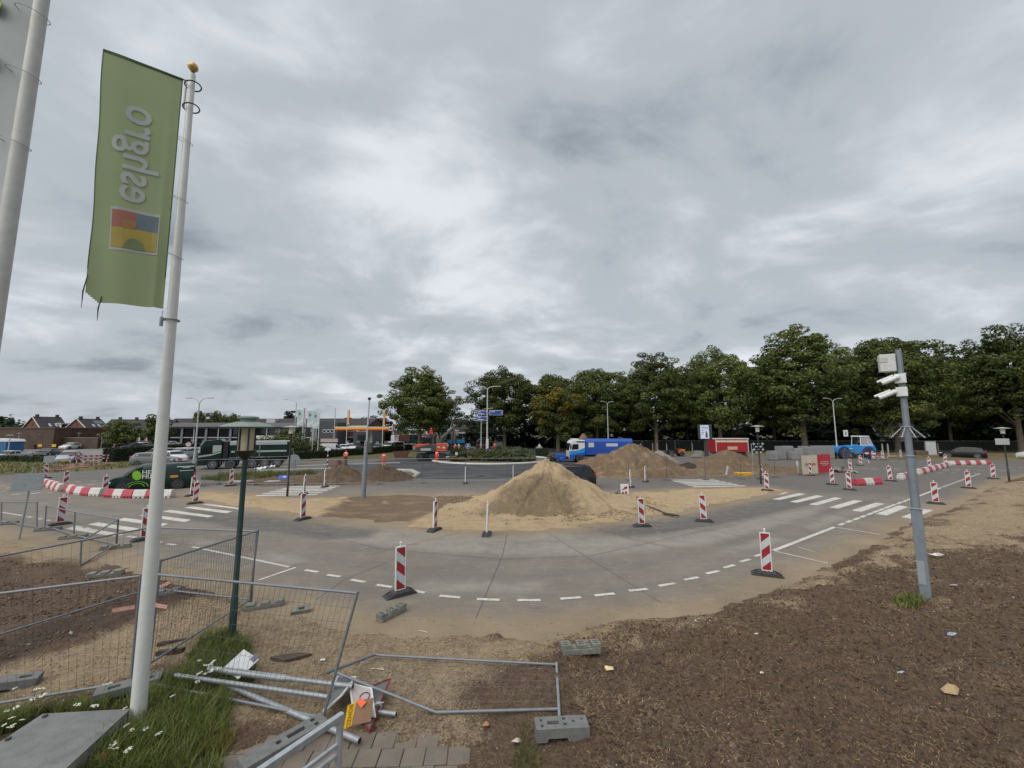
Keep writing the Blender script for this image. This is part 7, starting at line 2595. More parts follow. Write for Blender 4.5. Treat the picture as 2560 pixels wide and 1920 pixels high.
for (px, by, ty, lb, m_) in ((1745, 1140, 1127, 'pale grey paving pack left of the billboard column', pav), (1775, 1139, 1128, 'pinkish brick pack right of the billboard column', mat('pink brick', (0.26, 0.17, 0.15), 0.85)), (1741, 1145, 1137, 'wrapped bag on the ground left of the billboard column', mat('grey bag', (0.30, 0.30, 0.29), 0.7)),
						(836, 1165, 1149, 'left pinkish brick pack beside the roundabout', MATS['pink brick']), (852, 1164, 1149, 'right pinkish brick pack beside the roundabout', MATS['pink brick']), (1348, 1130, 1117, 'pale cube pack beyond the roundabout', pav)):
	p = G(px, by)
	h = at(px, ty, p.y).z
	o = thing('brick_pack', lb, 'brick pack', p, R(rnd.uniform(-10, 10)))
	obj('pallet', palm, o)
	n_ = 4
	for k in range(n_):
		hh = (h - 0.12) / n_
		MB().bx(-0.6, 0.6, -0.45, 0.45, 0.122 + k * hh, 0.122 + (k + 1) * hh - 0.008).build('brick_layer', m_, o, 0.015)
p = G(2298, 1140)
o = thing('pallet_stack', 'wooden pallets piled under the trees behind the camera mast', 'pallet', p, R(8))
for k in range(7):
	q = obj('pallet', palm, o)
	q.location = (rnd.uniform(-.04, .04), 0, k * 0.125)
	q.scale = (2.0, 1.3, 1)
# slab pile and rubble
rg4 = random.Random(9)
o = thing('rubble_pile', 'pile of broken slabs and rubble right of the site banner', 'rubble', G(2098, 1181), 0)
for k in range(46):
	a, r_ = rg4.uniform(0, 6.28), rg4.uniform(0, 1.3)
	s_ = rg4.uniform(0.12, 0.42)
	MB().box((r_ * math.cos(a) * 1.2, r_ * math.sin(a), max(0.04, 0.55 * (1 - r_ / 1.5)) * rg4.uniform(0.4, 1.0)), (s_, s_ * 0.7, s_ * 0.3), 0,
			M=Euler((rg4.uniform(-.6, .6), rg4.uniform(-.6, .6), rg4.uniform(0, 6))).to_matrix()).build('rubble_piece', [concrete, mossblock, mat('dark rubble', (0.07, 0.055, 0.045), 0.9)][k % 3], o)

# ---------------------------------------------------------------- red and white board barriers left
for k, (px, by) in enumerate(((208, 1160), (226, 1160), (250, 1158), (188, 1158))):
	p = G(px, by)
	o = thing('board_barrier', ORD[[3, 0, 1, 2].index(k) if False else [1, 2, 3, 0][k]] + ' red and white board barrier from the left at the parking lot entrance', 'barrier', p, face_rz(p) + R(25 if k == 3 else 5), 'board barriers at the parking lot')
	w_ = 0.75
	for z in (0.62, 1.0):
		MB().bx(-w_, w_, -0.015, 0.015, z - 0.09, z + 0.09).build('board', retro, o)
		for x in (-0.5, 0.0, 0.5):
			MB().bx(x - 0.14, x + 0.14, -0.019, -0.0155, z - 0.088, z + 0.088).build('red_patch', red, o)
	for x in (-0.6, 0.6):
		MB().tube([(x, -0.35, 0.02), (x, 0, 0.45), (x, 0, 1.1)], 0.02, 6).build('leg', white, o)
		MB().tube([(x, 0.35, 0.02), (x, 0, 0.45)], 0.02, 6).build('leg', white, o)
for (px0, px1, by, lb) in ((421, 466, 1164, 'long low red and white board before the white cars'),):
	a, b = G(px0, by), G(px1, by - 1)
	d = b - a
	o = thing('board_barrier', lb, 'barrier', a, math.atan2(d.y, d.x))
	for k in range(4):
		MB().bx(d.length * k / 4, d.length * (k + 1) / 4 - 0.01, -0.02, 0.02, 0.55, 0.80).build('board_field', red if k % 2 == 0 else retro, o)
	for x in (0.2, d.length - 0.2):
		MB().bx(x - 0.03, x + 0.03, 0.021, 0.06, 0, 0.8).build('leg', galv, o)
# fold-out barriers right, lying frames
for k, (px, by, an) in enumerate(((2163, 1152, 20), (2196, 1148, -15), (2232, 1146, 5), (2168, 1158, 60))):
	p = G(px, by)
	o = thing('tube_barrier', ORD[[0, 2, 3, 1][k]] + ' white tubular barrier frame from the left lying near the blue tractor', 'barrier frame', p, R(an), 'white barrier frames')
	MB().tube([(-0.9, 0, 0.05), (-0.7, 0, 0.35), (0.7, 0.1, 0.35), (0.9, 0.1, 0.05)], 0.025, 6).build('tube_frame', white, o, smooth=50)
	MB().tube([(-0.5, 0.4, 0.04), (0.8, 0.5, 0.05)], 0.025, 6).build('tube_frame', white, o, smooth=50)
p = G(2196, 1150)
o = thing('board_barrier', 'red and white board between the two beacons right of the blue tractor', 'barrier', (p.x, p.y + 1.2, 0), face_rz(p))
for k in range(5):
	MB().bx(-1.0 + k * 0.4, -0.605 + k * 0.4, -0.02, 0.02, 0.75, 1.0).build('board_field', red if k % 2 == 0 else retro, o)
for x in (-0.8, 0.8):
	MB().bx(x - 0.03, x + 0.03, 0.021, 0.06, 0, 1.0).build('leg', galv, o)
# round no-entry sign, signs left
p = G(465, 1176)
o = thing('no_entry_sign', 'round white sign with red rim right of the flagpole', 'road sign', (p.x, p.y, 0), face_rz(p))
zc = at(465, 1111, p.y).z
MB().cyl((0, 0.03, 0), (0, 0.03, zc + 0.3), 0.03, n=8).build('post', galv, o)
MB().cyl((0, 0.0, zc), (0, -0.02, zc), 0.30, n=24).build('rim', red, o)
MB().cyl((0, -0.021, zc), (0, -0.028, zc), 0.22, n=24).build('face', white, o)
MB().bx(-0.30, 0.30, -0.02, 0.0, zc - 0.50, zc - 0.36).build('lower_plate', white, o)
p = G(119, 1180)
o = thing('sign_back', 'pale sign back on a post at the verge left of the brick path', 'sign', (p.x, p.y, 0), face_rz(p))
MB().cyl((0, 0, 0), (0, 0, 1.9), 0.03, n=8).build('post', galv, o)
MB().bx(-0.38, 0.38, -0.03, -0.01, 0.95, 1.65).build('plate', lightgrey, o)
# rectangular sign back behind the low fence at the left
p = G(50, 1348)
o = thing('sign_back', 'large grey sign seen from behind above the low mesh fence', 'sign', (p.x, p.y, 0), R(4))
z0, z1 = at(60, 1230, p.y).z, at(60, 1184, p.y).z
MB().tube([(-0.06, 0.03, 0), (0.12, 0.03, z1 + 0.25)], 0.03, 8).build('post', galv, o, smooth=50)
hw = (at(104, 1200, p.y).x - at(30, 1200, p.y).x) / 2
MB().add([(-hw - 0.03, 0, z0), (hw - 0.05, 0, z0 + 0.06), (hw + 0.05, 0, z1 + 0.04), (-hw + 0.08, 0, z1), (-hw - 0.03, -0.02, z0), (hw - 0.05, -0.02, z0 + 0.06), (hw + 0.05, -0.02, z1 + 0.04), (-hw + 0.08, -0.02, z1)],
		[(0, 1, 2, 3), (7, 6, 5, 4), (0, 4, 5, 1), (1, 5, 6, 2), (2, 6, 7, 3), (3, 7, 4, 0)]).build('plate', mat('sign back grey', (0.24, 0.28, 0.30), 0.5, 0.2, 0.12, 6, dirt=0.25), o)
MB().box((0.03, 0.004, (z0 + z1) / 2), (hw * 1.9, 0.015, 0.03)).build('stiffener', galv, o)
# striped signpost left of the orange worker, blue sign on the ground, round sign beside the lamp
p = G(818, 1169)
o = thing('striped_signpost', 'black and white banded signpost with a small arrow board', 'signpost', p)
for k in range(8):
	MB().cyl((0, 0, 0.25 * k), (0, 0, 0.25 * k + 0.248), 0.06, n=8).build('band', white if k % 2 else black, o)
MB().cyl((0, 0, 2.0), (0, 0, at(818, 1097, p.y).z), 0.045, n=8).build('upper_post', white, o)
MB().bx(-0.32, 0.32, -0.09, -0.062, 1.95, 2.2).build('arrow_board', white, o)
MB().bx(-0.9, 1.1, -0.08, -0.05, 2.9, 3.3).build('name_board', mat('weathered pink board', (0.40, 0.32, 0.32), 0.6), o)
p = G(724, 1188)
o = thing('round_sign_edge', 'tall grey round sign turned edge-on beside the black lamp post', 'road sign', (p.x + 0.3, p.y, 0), R(55))
MB().cyl((0, 0.03, 0), (0, 0.03, 2.2), 0.03, n=8).build('post', galv, o)
MB().cyl((0, 0, 1.35), (0, -0.02, 1.35), 0.62, n=24).build('disc', lightgrey, o)
p = G(1918, 1214)
o = thing('round_sign_edge', 'round sign turned edge-on beside the right black lamp post', 'road sign', (p.x - 0.1, p.y + 1.5, 0), R(62))
MB().cyl((0, 0.03, 0), (0, 0.03, 3.2), 0.03, n=8).build('post', galv, o)
MB().cyl((0, 0, 2.3), (0, -0.02, 2.3), 0.42, n=24).build('disc', lightgrey, o)
p = G(708, 1198)
o = thing('fallen_sign', 'small blue sign lying at the slab behind the left crossing', 'sign', (p.x, p.y, 0.1), R(10))
MB().box((0, 0, 0.08), (0.75, 0.5, 0.03), 0, M=Euler((R(38), 0, 0)).to_matrix()).build('plate', blue, o)
MB().box((0.1, -0.03, 0.105), (0.25, 0.12, 0.012), 0, M=Euler((R(38), 0, 0)).to_matrix()).build('white_mark', white, o)
o = structure('concrete_slab', MB().box(G(655, 1205) + Vector((0, 0, 0.04)), (5.2, 0.9, 0.09), R(2)).mesh('concrete_slab', mat('pale slab', (0.33, 0.33, 0.33), 0.8), 0.01))
p = G(660, 1183)
o = thing('plastic_sheet', 'crumpled white plastic sheet on the grass median', 'sheet', (p.x, p.y, 0.25), R(8))
V_, F_ = [], []
for i in range(9):
	for j in range(5):
		V_.append((-0.9 + i * 0.225, -0.3 + j * 0.15, 0.25 * abs(math.sin(i * 1.3 + j)) + 0.25 * (i / 8) + 0.1 * math.cos(3 * j + i)))
for i in range(8):
	for j in range(4):
		F_.append((i * 5 + j, i * 5 + j + 1, (i + 1) * 5 + j + 1, (i + 1) * 5 + j))
MB().add(V_, F_).build('sheet', white, o)
p = G(1860, 1189)
o = thing('yellow_boards', 'yellow plastic road plates stacked behind the mesh fence', 'road plates', p, R(3))
for k in range(4):
	MB().box((rnd.uniform(-.1, .1), 0, 0.04 + k * 0.07), (1.5 + rnd.uniform(-.1, .2), 0.7, 0.06), rnd.uniform(-.1, .1)).build('plate', yellow, o, 0.01)
p = G(1818, 1189)
o = thing('leaning_tube', 'short pale tube leaning in the soil left of the yellow plates', 'tube', p, 0)
MB().tube([(-0.1, 0, 0), (0.12, 0, 0.9)], 0.09, 10).build('tube_body', lightgrey, o, smooth=50)
MB().tube([(-0.3, -0.2, 0.06), (0.6, -0.25, 0.06)], 0.05, 8).build('tube_foot', white, o, smooth=50)
p = G(1996, 1186)
o = thing('white_marker', 'small white marker flag left of the site banner', 'marker', p, 0)
MB().cyl((0, 0, 0), (0, 0, 1.0), 0.03, n=6).build('stick', white, o)
MB().prism([(-0.12, 0.75), (0.1, 0.8), (0.06, 1.2), (-0.02, 1.35), (-0.15, 1.1)], -0.02, 0.02, 'y').build('flag', white, o)
# barrier boards stacked behind the red container
p = Vector((at(1893, 1075, 66).x, 66, 0))
o = thing('board_barrier', 'stacked black and white barrier boards right of the red container', 'barrier', p, 0)
for k in range(4):
	for j in range(5):
		MB().bx(-0.9 + j * 0.36, -0.55 + j * 0.36, -0.03, 0.03, 0.6 + k * 0.45, 0.80 + k * 0.45).build('board_field', (black, retro)[(j + k) % 2], o)
for x in (-0.7, 0.7):
	MB().bx(x - 0.05, x + 0.05, 0.031, 0.1, 0, 2.3).build('upright', galv, o)
p = G(2410, 1143)
o = thing('utility_cabinet', 'grey utility cabinet behind the black parked car', 'cabinet', (p.x, p.y + 5, 0), R(-30))
MB().bx(-0.65, 0.65, -0.3, 0.3, 0, 2.35).build('body', lightgrey, o, 0.02)
MB().bx(-0.7, 0.7, -0.35, 0.35, 2.353, 2.42).build('lid', midgrey, o, 0.02)
p = Vector((at(2099, 1075, 61).x, 61, 0))
zz = at(2094, 1083, 60).z
o = thing('lamp_sign', 'small white square sign on the lamp left of the blue tractor', 'sign', (p.x - 0.2, 59.7, zz), 0)
MB().bx(-0.33, 0.33, -0.015, 0.015, -0.46, 0.46).build('plate', white, o)
MB().prism([(-0.14, -0.22), (0.14, -0.22), (0.03, 0.0), (0.14, 0.22), (-0.14, 0.22), (-0.03, 0.0)], -0.021, -0.016, 'y').build('black_mark', black, o)


# ---------------------------------------------------------------- flags of showroom and station
def pole_flag(label, px, by, ty, flag, cols, Y=None, flen=2.6, fw=1.1, right=True, group=None):
	p = G(px, by) if Y is None else Vector((at(px, 1075, Y).x, Y, 0))
	top = at(px, ty, p.y).z
	o = thing('flagpole', label, 'flagpole', p, 0, group)
	MB().tube([(0, 0, 0), (0, 0, top)], [0.08, 0.04], 8).build('pole', white, o, smooth=50)
	s = -1 if not right else 1
	V_, F_ = [], []
	for i in range(9):
		for j in range(13):
			u, v = i / 8, j / 12
			V_.append((s * (0.08 + fw * u), 0.10 * math.sin(5 * u + 2 * v) * u, top - 0.15 - flen * v))
	for i in range(8):
		for j in range(12):
			F_.append((i * 13 + j, i * 13 + j + 1, (i + 1) * 13 + j + 1, (i + 1) * 13 + j))
	m_ = MB()
	m_.add(V_, F_)
	for i in range(8):
		for j in range(12):
			m_.m[i * 12 + j] = flag(i / 8, j / 12)
	m_.build('flag', cols, o, smooth=60)
	return o


tealf = mat('pale teal flag', (0.42, 0.52, 0.53), 0.7, 0, 0.05, 3)
tealw = mat('flag white', (0.60, 0.63, 0.64), 0.7, 0, 0.05, 3)
tealg = mat('flag emblem grey', (0.16, 0.22, 0.23), 0.7)
fl = lambda u, v: 2 if (0.3 < u < 0.65 and 0.12 < v < 0.26) else (1 if 0.55 + 0.2 * u < v < 0.72 + 0.2 * u else 0)
FLG = 'pale teal showroom flags'
for px, ty, lb in ((757, 1022, 'left'), (783, 1025, 'middle'), (797, 1028, 'right')):
	pole_flag('%s of the three pale teal showroom flags' % lb, px, 1135, ty, fl, [tealf, tealw, tealg], Y=64, flen=2.6, fw=0.95, right=False, group=FLG)
pole_flag('flagpole with a limp white and red flag behind the teal flags', 763, 1130, 1018, lambda u, v: 1 if u > 0.4 else 0, [tealw, mat('pale red flag', (0.45, 0.2, 0.2), 0.7)], Y=66, flen=2.5, fw=0.3, right=False)
sf = lambda u, v: 2 if v > 0.86 else (1 if u > 0.5 else 0)
pole_flag('flagpole with a limp yellow and red flag before the canopy, left one', 867, 1130, 1023, sf, [staty, statr, white], Y=70, flen=2.5, fw=0.35, right=True)
pole_flag('flagpole with a limp yellow and red flag at the canopy, right one', 957, 1122, 1025, sf, [staty, statr, white], Y=78, flen=3.0, fw=0.35, right=True)

# ---------------------------------------------------------------- people
def person(label, p, rz, top, legs, band=True, arms='down', seated=False, hat=None, vest=None):
	"""one continuous skinned body; clothing colours by region of the same mesh"""
	J = {'pel': (0, 0, .96), 'wai': (0, 0, 1.10), 'che': (0, 0.01, 1.33), 'nek': (0, 0.01, 1.50), 'hd0': (0, 0, 1.58), 'hd1': (0, -0.01, 1.70)}
	E_ = [('pel', 'wai'), ('wai', 'che'), ('che', 'nek'), ('nek', 'hd0'), ('hd0', 'hd1')]
	rad = {'pel': .135, 'wai': .13, 'che': .155, 'nek': .062, 'hd0': .085, 'hd1': .095}
	for s, n_ in ((1, 'l'), (-1, 'r')):
		J['hip' + n_] = (.095 * s, 0, .90)
		if seated:
			J['kne' + n_] = (.14 * s, -.42, .86)
			J['ank' + n_] = (.14 * s, -.45, .44)
			J['toe' + n_] = (.15 * s, -.62, .40)
		else:
			st = 0.07 * s
			J['kne' + n_] = (.11 * s, -.02 + st * 0.6, .50)
			J['ank' + n_] = (.12 * s, .02 + st, .10)
			J['toe' + n_] = (.14 * s, -.14 + st, .045)
		J['sho' + n_] = (.19 * s, 0.01, 1.43)
		if arms == 'front':
			J['elb' + n_] = (.25 * s, -.10, 1.18)
			J['wri' + n_] = (.12 * s, -.30, 1.08)
			J['han' + n_] = (.07 * s, -.36, 1.06)
		else:
			J['elb' + n_] = (.25 * s, .03, 1.16)
			J['wri' + n_] = (.27 * s, -.05, .92)
			J['han' + n_] = (.27 * s, -.07, .83)
		E_ += [('pel', 'hip' + n_), ('hip' + n_, 'kne' + n_), ('kne' + n_, 'ank' + n_), ('ank' + n_, 'toe' + n_), ('che', 'sho' + n_), ('sho' + n_, 'elb' + n_), ('elb' + n_, 'wri' + n_), ('wri' + n_, 'han' + n_)]
		rad.update({'hip' + n_: .105, 'kne' + n_: .075, 'ank' + n_: .055, 'toe' + n_: .045, 'sho' + n_: .075, 'elb' + n_: .056, 'wri' + n_: .042, 'han' + n_: .038})
	bm = bmesh.new()
	lay_ = bm.verts.layers.skin.verify()
	vv = {k: bm.verts.new(c_) for k, c_ in J.items()}
	for a, b in E_:
		bm.edges.new((vv[a], vv[b]))
	for k, v in vv.items():
		v[lay_].radius = (rad[k], rad[k])
		v[lay_].use_root = (k == 'pel')
	me_ = bpy.data.meshes.new('body')
	bm.to_mesh(me_)
	bm.free()
	tmp = bpy.data.objects.new('body', me_)
	C.objects.link(tmp)
	tmp.modifiers.new('skin', 'SKIN')
	sb_ = tmp.modifiers.new('sub', 'SUBSURF')
	sb_.levels = 1
	sb_.render_levels = 1
	dg = bpy.context.evaluated_depsgraph_get()
	me2 = bpy.data.meshes.new_from_object(tmp.evaluated_get(dg))
	bpy.data.objects.remove(tmp)
	me2.materials.clear()
	for m_ in (top, legs, skin, hivisband, black, hairm):
		me2.materials.append(m_)
	for f in me2.polygons:
		c_ = f.center
		i = 0
		if c_.z > 1.49 and abs(c_.x) < 0.14:
			i = 2 if (c_.y < 0.02 and c_.z < 1.70) else 5
		elif not seated and c_.z < 0.13:
			i = 4
		elif c_.z < 0.93 and abs(c_.x) < 0.21:
			i = 1
			if band and 0.28 < c_.z < 0.40:
				i = 3
		elif abs(c_.x) > 0.2 and c_.z < 0.90:
			i = 2
		elif band and (1.08 < c_.z < 1.16 or (abs(c_.x) > 0.06 and abs(c_.x) < 0.11 and c_.z > 1.16 and c_.z < 1.45)):
			i = 3
		f.material_index = i
		f.use_smooth = True
	o = thing('person', label, 'person', p, rz)
	obj('body', me2, o)
	if hat:
		MB().lathe([(0.135, 1.68), (0.118, 1.70), (0.115, 1.76), (0.07, 1.82), (0.02, 1.835)], 14).build('helmet', hat, o, smooth=50)
	return o


navy = mat('dark work trousers', (0.018, 0.02, 0.03), 0.8)
person('worker in an orange jacket and dark trousers facing the camera left of the roundabout', G(864, 1160), R(5), orange, navy, arms='front')
person('worker all in orange seen from behind on the new asphalt', G(959, 1168), R(185), orange, orange)
person('worker all in orange in front of the excavator wheels', G(1092, 1159), R(150), orange, orange)
person('worker in orange beside the blue paver', G(1138, 1131), R(30), orange, orange)
person('worker in grey and orange next to the paver worker', G(1147, 1131), R(-20), mat('grey shirt', (0.25, 0.25, 0.24), 0.8), orange)
person('worker in orange standing left of the roller', G(1237, 1127), R(20), orange, orange)
person('person in a white shirt and dark trousers standing right of the roundabout', G(1349, 1131), R(20), mat('white shirt', (0.62, 0.62, 0.6), 0.8), navy, band=False)
pr_p = at(1076, 1076, 60)
person('person in a red jacket and helmet high on the machine behind the excavator cab', (pr_p.x, 60.6, pr_p.z - 1.45), R(10), mat('bright red jacket', (0.62, 0.02, 0.02), 0.7), navy, band=False, seated=True, hat=mat('bright red jacket', (0.6, 0.02, 0.02)))
o = thing('operator_platform', 'dark raised platform of the machine behind the excavator cab', 'platform', (pr_p.x, 60.7, 0))
MB().bx(-0.6, 0.6, -0.5, 1.0, 0.9, pr_p.z - 0.66).build('tower', darkgrey, o, 0.04)
MB().bx(-1.1, 1.1, -0.6, 1.1, 0, 0.9).build('tower_base', black, o, 0.04)


# ================================================================== FOREGROUND
def ground_z(x, y):
	return float(fg_h(np.array([x]), np.array([y]))[0])


def GZ(px, py, dz=0.0):
	p = G(px, py)
	for _ in range(3):
		z = max(0.0, ground_z(p.x, p.y))
		p = G(px, py, z)
	return Vector((p.x, p.y, z + dz))


# ---------------------------------------------------------------- main flagpole with the green flag
pb = GZ(343, 1810)
t = thing('flagpole', 'tall white flagpole with a gold finial and green banner flag', 'flagpole', (pb.x, pb.y, pb.z))
ptop = at(481, 186, pb.y)
H_ = ptop.z - pb.z
dx = ptop.x - pb.x


def fp(z):
	return Vector((dx * z / H_, 0, z))


MB().tube([fp(-0.1), fp(H_ * 0.2), fp(H_ * 0.4), fp(H_ * 0.6), fp(H_ * 0.8), fp(H_)], [0.098, 0.09, 0.08, 0.07, 0.058, 0.048], 24).build('pole', flagwhite, t, smooth=60)
gold = mat('gold finial', (0.50, 0.33, 0.10), 0.35, 0.4, 0.15, 20)
MB().lathe([(0.025, 0), (0.04, 0.02), (0.075, 0.06), (0.08, 0.095), (0.06, 0.14), (0.018, 0.165), (0.007, 0.19)], 16, fp(H_ + 0.05)).build('finial', gold, t, smooth=60)
MB().tube([fp(H_), fp(H_ + 0.055)], 0.03, 10).build('finial_neck', black, t)
# banner arm: swivel sleeve, rings and the top rod
zt_ = at(458, 197, pb.y).z
c_tr = G(458, 197, zt_)
c_tl = G(261, 129, zt_)
slv = MB()
s0, s1 = fp(at(470, 215, pb.y).z - pb.z), fp(at(462, 270, pb.y).z - pb.z)
slv.tube([s0 + Vector((-0.075, -0.02, 0.04)), s1 + Vector((-0.085, -0.02, -0.02))], 0.014, 8)
slv.build('swivel_rod', lightgrey, t, smooth=50)
for s_ in (s0, s1):
	rg_ = MB()
	rg_.tube([s_ + Vector((0.03 + 0.115 * math.cos(a), 0.115 * math.sin(a), 0.02 * math.cos(a))) for a in [2 * math.pi * k / 24 for k in range(24)]], 0.011, 8, close=True)
	rg_.build('swivel_ring', black, t, smooth=50)
for (x, y) in ((446, 350), (441, 495), (433, 637)):
	q = fp(at(x + 8, y, pb.y).z - pb.z)
	rg_ = MB()
	rg_.tube([q + Vector((-0.03 + 0.115 * math.cos(a), 0.10 * math.sin(a), -0.05 * math.cos(a) - 0.02)) for a in [2 * math.pi * k / 20 for k in range(20)]], 0.004, 5, close=True)
	rg_.build('flag_ring', galv, t, smooth=50)
qz = fp(at(412, 800, pb.y).z - pb.z)
cl_ = MB()
cl_.tube([qz + Vector((0.10 * math.cos(a), 0.10 * math.sin(a), 0)) for a in [2 * math.pi * k / 20 for k in range(20)]], 0.014, 6, close=True)
cl_.tube([qz + Vector((-0.09, 0, 0)), qz + Vector((-0.16, 0, 0.0))], 0.012, 6)
cl_.tube([qz + Vector((-0.165, 0, 0.05)), qz + Vector((-0.165, 0, -0.10))], 0.025, 8)
cl_.build('weight_clamp', galv, t, smooth=50)
MB().tube([qz + Vector((-0.165, 0, 0.05)), qz + Vector((-0.16, 0, 0.16))], 0.005, 5).build('clamp_link', galv, t)

# the flag: cloth between its four surveyed corners, seen from its back
zb_ = at(408, 772, pb.y).z
c_br = at(408, 772, pb.y - 0.0)
wvec = Vector((c_tl.x - c_tr.x, c_tl.y - c_tr.y, 0))
FWID = wvec.length
wn_ = wvec.normalized()
nn2 = Vector((wn_.y, -wn_.x, 0))
if nn2.y > 0:
	nn2 = -nn2
FH = c_tr.z - c_br.z
flg = mat('green flag cloth', (0.315, 0.375, 0.205), 0.8, 0, 0.05, 1.2)
# thin cloth lets some daylight through
_t = flg.node_tree
_b = _t.nodes['Principled BSDF']
_tr = _t.nodes.new('ShaderNodeBsdfTranslucent')
_src = _b.inputs['Base Color'].links[0].from_socket
_t.links.new(_src, _tr.inputs[0])
_ms = _t.nodes.new('ShaderNodeMixShader')
_ms.inputs[0].default_value = 0.45
_t.links.new(_b.outputs[0], _ms.inputs[1])
_t.links.new(_tr.outputs[0], _ms.inputs[2])
_t.links.new(_ms.outputs[0], _t.nodes['Material Output'].inputs[0])


def flagpt(u, v, off=0.0):
	"""u 0 at the pole edge to 1 at the free edge, v 0 top to 1 bottom"""
	low = Vector((c_br.x - c_tr.x, 0, 0)) * v
	wave = 0.08 * u * math.sin(2.2 * u + 3.0 * v) + 0.035 * math.sin(10 * u + 2.5 * v) * (0.25 + v) * u + 0.02 * math.sin(17 * v + 6 * u) * u + 0.045 * math.exp(-((u - 0.12) / 0.05) ** 2) * v
	drop = 0.0
	p = c_tr + low + wn_ * (FWID * u * (1 - 0.06 * v)) + Vector((0, 0, -FH * v - drop)) + nn2 * (wave + off)
	return p


NU, NV = 36, 160
V_ = [flagpt(i / NU, j / NV) for i in range(NU + 1) for j in range(NV + 1)]
F_ = []
rgf = random.Random(12)
fray = [1.0] * NU
for i in range(NU):
	u = (i + 0.5) / NU
	fray[i] = 1.0 - max(0, (u - 0.86)) * 0.20
for i in range(NU):
	for j in range(NV):
		if (j + 1) / NV > fray[i] + 1e-6:
			continue
		F_.append((i * (NV + 1) + j, i * (NV + 1) + j + 1, (i + 1) * (NV + 1) + j + 1, (i + 1) * (NV + 1) + j))
fo = MB().add(V_, F_).build('flag', flg, t, smooth=60)
fo.parent = t
for q in (fo,):
	q.location = -t.location
dkg = mat('dark green hem', (0.045, 0.085, 0.03), 0.8)
hem = MB()
for i in range(NU):
	hem.quad(flagpt(i / NU, -0.001, 0.004), flagpt((i + 1) / NU, -0.001, 0.004), flagpt((i + 1) / NU, 0.011, 0.004), flagpt(i / NU, 0.011, 0.004))
	hem.quad(flagpt(i / NU, -0.001, -0.012), flagpt((i + 1) / NU, -0.001, -0.012), flagpt((i + 1) / NU, 0.011, -0.012), flagpt(i / NU, 0.011, -0.012))
for j in range(140):
	hem.quad(flagpt(1.0, j / NV, 0.004), flagpt(1.0, (j + 1) / NV, 0.004), flagpt(0.988, (j + 1) / NV, 0.004), flagpt(0.988, j / NV, 0.004))
	hem.quad(flagpt(0.0, j / NV, 0.004), flagpt(0.0, (j + 1) / NV, 0.004), flagpt(0.014, (j + 1) / NV, 0.004), flagpt(0.014, j / NV, 0.004))
ho = hem.build('hem', dkg, fo, fix=False)
MB().tube([flagpt(-0.06, 0.004), flagpt(0.5, 0.004), flagpt(1.0, 0.004)], 0.011, 8).build('top_rod', dkg, fo, smooth=50)
for (u, v0, v1) in ((0.985, 0.90, 1.03), (0.80, 0.975, 1.07)):
	MB().tube([flagpt(u, v0, 0.01), flagpt(u + 0.04, (v0 + v1) / 2, 0.0), flagpt(u + 0.035, v1, 0.02)], [0.006, 0.010, 0.003], 5).build('loose_thread', dkg, fo)
fprint = mat('flag print pale', (0.36, 0.39, 0.38), 0.8, 0, 0.04, 2)


def flagmap(u0, v0, k):
	# seen from behind: letters run upward along the pole side, their tops towards the pole
	return lambda x, y, z: flagpt(u0 - y / FWID, v0 - x / FH, 0.006 + z)


tx = text_mesh('eshgro', 1.0, lambda x, y, z: (x, y, z), bold=0.018, align='LEFT')
w_t = max(v.co.x for v in tx.vertices) - min(v.co.x for v in tx.vertices)
x_m = min(v.co.x for v in tx.vertices)
goal = FH * 0.398
k_ = goal / w_t
hs_ = FWID * 0.50
# finer cloth-following letters: subdivide before bending
bm = bmesh.new()
bm.from_mesh(tx)
bmesh.ops.triangulate(bm, faces=bm.faces)
bmesh.ops.subdivide_edges(bm, edges=bm.edges[:], cuts=2, use_grid_fill=True)
bm.to_mesh(tx)
bm.free()
for v in tx.vertices:
	x, y, z = (v.co.x - x_m) * k_, v.co.y * k_ * 1.08, v.co.z
	v.co = flagpt(0.46 - y / FWID, 0.594 - x / FH, 0.014 + z)
tx.materials.clear()
tx.materials.append(fprint)
lo = obj('lettering', tx, fo)


def flagpatch(u0, u1, v0, v1, off, m_, name='print_field'):
	b_ = MB()
	n_ = 8
	for i in range(n_):
		for j in range(n_):
			ua, ub = u0 + (u1 - u0) * i / n_, u0 + (u1 - u0) * (i + 1) / n_
			va, vb = v0 + (v1 - v0) * j / n_, v0 + (v1 - v0) * (j + 1) / n_
			b_.quad(flagpt(ua, va, off), flagpt(ub, va, off), flagpt(ub, vb, off), flagpt(ua, vb, off))
	b_.build(name, m_, fo, fix=False)


flagpatch(0.13, 0.765, 0.622, 0.79, 0.006, fprint, 'emblem_border')
flagpatch(0.15, 0.435, 0.633, 0.700, 0.010, mat('flag print blue', (0.125, 0.165, 0.19), 0.8))
flagpatch(0.435, 0.745, 0.633, 0.700, 0.010, mat('flag print red', (0.30, 0.115, 0.09), 0.8))
flagpatch(0.435, 0.60, 0.668, 0.700, 0.012, mat('flag print orange', (0.33, 0.17, 0.07), 0.8))
flagpatch(0.15, 0.745, 0.700, 0.779, 0.010, mat('flag print yellow', (0.34, 0.27, 0.06), 0.8))
b_ = MB()
ring = [flagpt(0.44 + 0.135 * math.cos(math.pi * k / 16), 0.779 - 0.042 * math.sin(math.pi * k / 16), 0.014) for k in range(17)]
b_.add(ring, [tuple(range(17))])
b_.build('print_field', flg, fo, fix=False)

